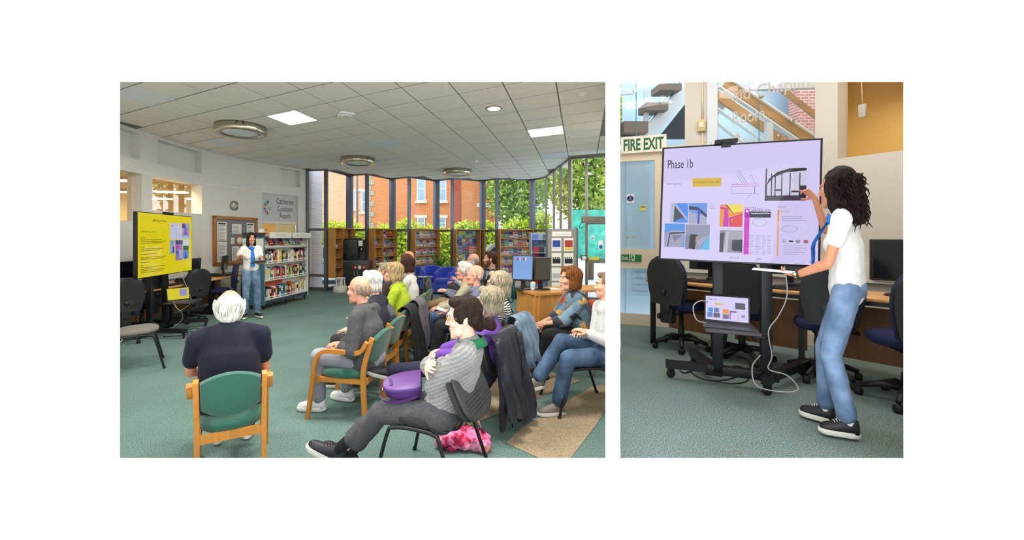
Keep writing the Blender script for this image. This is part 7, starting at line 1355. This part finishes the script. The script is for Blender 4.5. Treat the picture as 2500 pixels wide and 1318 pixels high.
simg(.402, .548, .295, .485, (250,150,20), [([(.5, .6), (1, .7), (1, 1), (.3, 1)], (252,226,70)), ([(0, .9), (.35, .85), (.4, 0), (.15, 0), (.2, .8), (0, .8)], (206,30,190)), ([(.45, 0), (.4, .4), (1, .6), (1, .55), (.5, .35), (.55, 0)], (196,20,180)), ([(.55, 0), (.55, .35), (1, .55), (1, 0)], (236,60,60)), ([(.3, 1), (.6, .6), (.58, .58), (.26, .96)], (90,30,90))])
simg(.405, .552, .075, .265, (150,150,164), [([(0, .85), (.2, .9), (.15, 0), (0, 0)], (60,62,76)), ([(.2, 0), (.28, .95), (.4, .95), (.35, 0)], (196,196,214)), ([(.55, .1), (.55, .55), (1, .6), (1, .05)], (40,42,56)), ([(.4, .6), (.4, 1), (1, 1), (1, .6)], (170,170,186))])
bw_ = simg(.682, .925, .515, .785, (216,210,240), [([(.0, .0), (1, 0), (1, .16), (0, .16)], (70,66,86)), ([(.05, .1), (.05, .5), (.2, .72), (.5, .86), (1, .9), (1, .98), (.6, .98), (.3, .88), (.1, .68), (.02, .45), (.02, .1)], (30,26,36))]+[([(a, .1), (a+.025, .1), (a+.025, .85), (a, .82)], (26,22,32)) for a in (.15, .24, .4, .6, .83)]+[([(.83, .1), (1, .1), (1, .45), (.83, .45)], (40,36,50)), ([(.25, .3), (.4, .3), (.4, .35), (.25, .35)], (60,56,70)), ([(.65, .25), (.82, .25), (.82, .3), (.65, .3)], (60,56,70)), ([(.0, .2), (.04, .2), (.04, 1), (.01, 1)], (60,56,70))])
simg(.56, .592, .065, .45, (214,36,200), [([(.25, .92), (.75, .92), (.75, .97), (.25, .97)], (240,220,250))]); simg(.56, .722, .375, .425, (20,18,60), [([(.25, .6), (.95, .65), (.95, .8), (.25, .75)], (230,230,250))]); stext('LIGHTSEAL', .602, .437, .075, .026, (30,24,46)); stext('ID50', .684, .437, .035, .022, (150,140,170))
simg(.762, .772, .06, .44, (246,170,120), [([(0, .75), (1, .75), (1, 1), (0, 1)], (240,140,40))]); stext('ID50 Light', .78, .425, .05, .02, (244,190,130))
def disc(a, b, ra, rb, c, c2): 
    for k, (q, cc) in enumerate(((1, c), (.88, c2))): x, z = SXY(a, b); g = G(); g.add([(x+ra*q*math.cos(2*PI*i/24), -.0146-.0005*k, z+rb*q*math.sin(2*PI*i/24)) for i in range(24)], [tuple(range(24))], Tm); obj('product_shape', g, SCR('pd%s' % (cc,), cc, .9), disp)
disc(.655, .335, .045, .03, (182,180,214), (212,214,242)); disc(.835, .285, .048, .025, (176,170,206), (214,208,240)); disc(.925, .3, .018, .008, (190,186,214), (220,214,244)); disc(.925, .25, .016, .009, (176,170,200), (220,214,244))
for a, c in ((.805, (190,180,214)), (.845, (70,64,84)), (.885, (150,144,166)), (.93, (190,90,120))): disc(a, .185, .015, .013 if c[0] != 70 else .007, c, c)
g = G()
for a0, a1, b0, b1, n in ((.59, .625, .07, .225, 13), (.632, .665, .07, .225, 13), (.673, .70, .07, .225, 13), (.705, .73, .08, .225, 12), (.785, .94, .355, .385, 3), (.8, .94, .08, .15, 5), (.33, .37, .45, .5, 4)):
    for k in range(n): x0, z = SXY(a0, b0+(b1-b0)*k/max(1, n-1)); x1, _ = SXY(a0+(a1-a0)*R_.uniform(.55, 1), 0); panel(g, x0, x1, z-.0016, z+.0016, -.0145, Tm)
tag(obj('small_print', g, SCR('pale ink', (168,160,196), .8), disp), kind='stuff')
g = G(); LN_ = lambda a, b, c, d, w_=.0016: g.tube([Tm @ Vector((SXY(a, b)[0], -.0145, SXY(a, b)[1])), Tm @ Vector((SXY(c, d)[0], -.0145, SXY(c, d)[1]))], w_, 4)
for q in ((.475, .58, .475, .655), (.475, .58, .645, .575), (.475, .655, .51, .668), (.51, .668, .51, .645), (.5, .775, .52, .775), (.52, .775, .575, .655), (.495, .755, .515, .755), (.515, .755, .56, .655), (.495, .73, .51, .73), (.51, .73, .545, .655), (.58, .73, .6, .73), (.6, .73, .625, .655), (.57, .525, .6, .58)): LN_(*q, .0009)
tag(obj('section_drawing', g, SCR('ink2', (80,74,110), .6), disp), kind='stuff'); g = G(); LN_(.478, .655, .64, .658, .0016); LN_(.478, .64, .64, .643, .0016); LN_(.64, .643, .645, .65); obj('roof_line', g, SCR('redline', (226,110,140), .9), disp); g = G(); LN_(.62, .58, .62, .64, .002); obj('wall_line', g, SCR('blueline', (70,60,190), .9), disp)
stext('Prospec ID50', .762, .462, .05, .012, (120,110,140)); g = G(); [scribble(g, SXY(a, 0)[0], SXY(a+w_, 0)[0], SXY(0, b)[1], .014, -.0145, Tm) for a, b, w_ in ((.475, .035, .06), (.56, .462, .07))]; tag(obj('tiny_print', g, SCR('ink(130, 120, 150)', (130,120,150), .5), disp), kind='stuff'); stext('20203', .64, .03, .03, .014, (130,120,150)); stext('25', .95, .025, .012, .014, (130,120,150))
t = thing('webcam', 'black webcam bar clipped on top of the lilac display', 'webcam', TS @ Vector((-.06, -.01, 1.93)), rzT); g = G(); g.box(-.075, .075, -.03, .03, 0, .03, bev=.008); g.box(-.03, .03, -.02, .04, -.03, 0); obj('body', g, PLASTB, t); g = G(); g.lathe([(.001, .012), (.012, .01), (.014, 0)][::-1], 12, TR(-.04, -.03, .015, 0, PI/2)); obj('lens', g, M('lens', (10,10,14), .05), t)
# laptop on the stand's shelf
t, l_, Tl, hh = laptop(TS @ Vector((-.07, -.12, .518)), rzT-.12, 'laptop with the lilac slide on the display stand shelf', .30, .22, None, 1.85)
obj('screen', panel(G(), -.14, .14, .014, hh-.008, -.003, Tl), LIL, l_)
lp = lambda a, b, c, d, col: obj('screen_picture', panel(G(), -.14+.28*a, -.14+.28*c, .014+(hh-.022)*b, .014+(hh-.022)*d, -.004, Tl), SCR('lp%s' % (col,), col, .9), l_)
for q in ((.06, .32, .18, .5, SKYB), (.2, .32, .32, .5, (90,110,170)), (.04, .1, .17, .3, (90,120,190)), (.19, .1, .34, .3, (80,80,100)), (.41, .3, .55, .48, (246,140,40)), (.41, .08, .55, .27, (110,110,126)), (.57, .07, .6, .44, (200,50,190)), (.6, .37, .73, .42, (30,26,60)), (.7, .52, .93, .78, (70,66,84)), (.22, .64, .41, .72, (226,188,20)), (.76, .07, .77, .44, (240,160,90)), (.84, .18, .92, .3, (150,146,170))): lp(*q)
g = G(); put_text(g, 'Phase 1b', -.125, .014+(hh-.022)*.87, -.004, width=.055, height=.016, T=Tl); obj('screen_text', g, SCR('ink(40, 30, 60)', (40,30,60), .5), l_)
g = G(); g.box(-.05, .05, -.02, .02, 0, .025, Matrix.Translation(TS @ Vector((.165, .075, .86-.45+.0))), bev=.006); hb = tag(obj('cable_hub', g, PLASTB), 'black switch box fixed on the display stand column', 'switch box')
for k in range(5): g = G(); g.lathe([(.003, 0), (.001, .002)], 6, Matrix.Translation(TS @ Vector((.165, .075, .41))) @ TR(-.03+k*.015, -.021, .012, 0, PI/2)); obj('indicator', g, PAPER, hb)
hb.parent = None
cable('grey_power_cable', [TS @ Vector(p) for p in ((.3, -.02, 1.0), (.31, -.06, .78), (.26, -.06, .62), (.2, -.06, .5), (.22, -.06, .32), (.2, -.06, .22), (.3, -.1, .2), (.36, -.12, .12), (.28, -.14, .09), (.12, -.12, .1), (.1, -.06, .22), (.16, 0, .3))], 'grey cable looping down the display stand column', .0045, GREYCAB)
cable('grey_power_cable', [TS @ Vector(p) for p in ((-.2, -.1, .53), (-.27, -.14, .56), (-.29, -.14, .66), (-.24, -.1, .7), (-.18, .02, .68))], 'pale cable curving beside the laptop on the display stand', .0045, GREYCAB)
for k, pts in enumerate(([(1668, 885), (1690, 912), (1720, 928), (1760, 930), (1800, 920), (1815, 900), (1790, 895), (1782, 910), (1800, 918)], [(1745, 932), (1790, 938), (1825, 930), (1832, 905), (1826, 880), (1800, 872)], [(1660, 905), (1672, 912), (1700, 900), (1712, 885)])):
    cable('floor_cable', [at(u, v, FZ)+Vector((0, 0, .006)) for u, v in pts], 'black cable trailing on the carpet under the display, %s' % ('longest loop', 'loop round the adapter', 'short end by the castor')[k], .005)
p = at(1742, 915, FZ); t = thing('power_adapter', 'black laptop power adapter on the carpet under the display', 'adapter', p, -.5); g = G(); g.box(-.06, .06, -.03, .03, 0, .03, bev=.008); obj('brick', g, PLASTB, t); g = G(); g.tube([(.06, 0, .015), (.09, 0, .012)], .006, 6); obj('lead', g, RUB, t)
g = G(); p = at(2010, 940, FZ); o = None
# ---- presenter at the display
sqx, sqy = 2.37, 2.50; ANG = rad(132)
Rzi = Matrix.Rotation(-(ANG-PI/2), 4, 'Z')
hw = Rzi @ (Vector((2.44, 2.90, 1.87-FZ))-Vector((sqx, sqy, 0)))
rootR, PR, WR_, XR = person('presenter in white blouse and jeans pointing at the lilac display slide', sqx, sqy, ANG, z0=FZ, stand=True, fem=True, lean=.03, curl=.06, s=.925, head=(-.15, -.06), neckf=.2, skin=(206,140,104), top=cloth('white blouse', (238,234,228), .04), sleeve='short', topfit=.027, hem=.12, legs=JEANL, legfit=.02, cuff=.06, hair=('curly', (32,18,14)), hands=(tuple(hw), (-.14, .31, .96)), elb=((.6, .1, -.8), (-.5, -1, -.3)), hdir=((-.1, .75, .65), (.25, 1, .05)), hn=((-.7, .5, -.5), (.2, 0, 1)), hcurl=(.25, .5), fingers=((.12, .9, 1.0, 1.05), None),
       feet=((.07, .14, .095), (-.09, -.02, .095)), toes=((-.1, 0), (.28, 0)), knee=((.1, 1, 0), (-.1, 1, 0)), shoes=((24,24,26), (232,226,214), (230,224,210)), sock=(230,228,224), vox=.010, neckline=.03, sq=1.0, hs=1.05, slen=.42)
tag(obj('neck_scarf', scarf(WR_, (0, .045, 1.335), None, .1, .3, .15), SCARF), 'bright blue scarf round the neck of the pointing presenter', 'scarf')
wl = Vector((-.15, .33, 1.02)); T = Matrix.Translation(WR_((-.12, .46, .975))) @ Matrix.Rotation(ANG-PI/2+.15, 4, 'Z') @ Matrix.Rotation(.06, 4, 'X'); g = G(); g.box(-.07, .07, -.11, .12, 0, .008, T, bev=.002); tag(obj('white_tablet', g, M('white tablet', (232,228,240), .35)), 'thin white tablet held flat by the pointing presenter', 'tablet')
g = G(); e0 = PR['eL']; w0 = PR['wL']; dd = (w0-e0).normalized(); c = w0-dd*.02; a = dd.orthogonal().normalized(); b = dd.cross(a); pts = [WR_(c+(a*math.cos(q)+b*math.sin(q))*.030, False) for q in [2*PI*i/16 for i in range(16)]]; g.tube(pts, .006, 6, closed=True); wt = tag(obj('wrist_watch', g, M('black leather strap', (26,22,22), .5)), 'black strapped wrist watch on the pointing presenter', 'watch'); g = G(); pc = WR_(c+V3((-.035, -.0, .0)), False); g.ball(pc, (.014, .014, .016), 10, 8); obj('watch_face', g, CHROME, wt)
for me in list(bpy.data.meshes):
    if me.users == 0: bpy.data.meshes.remove(me)
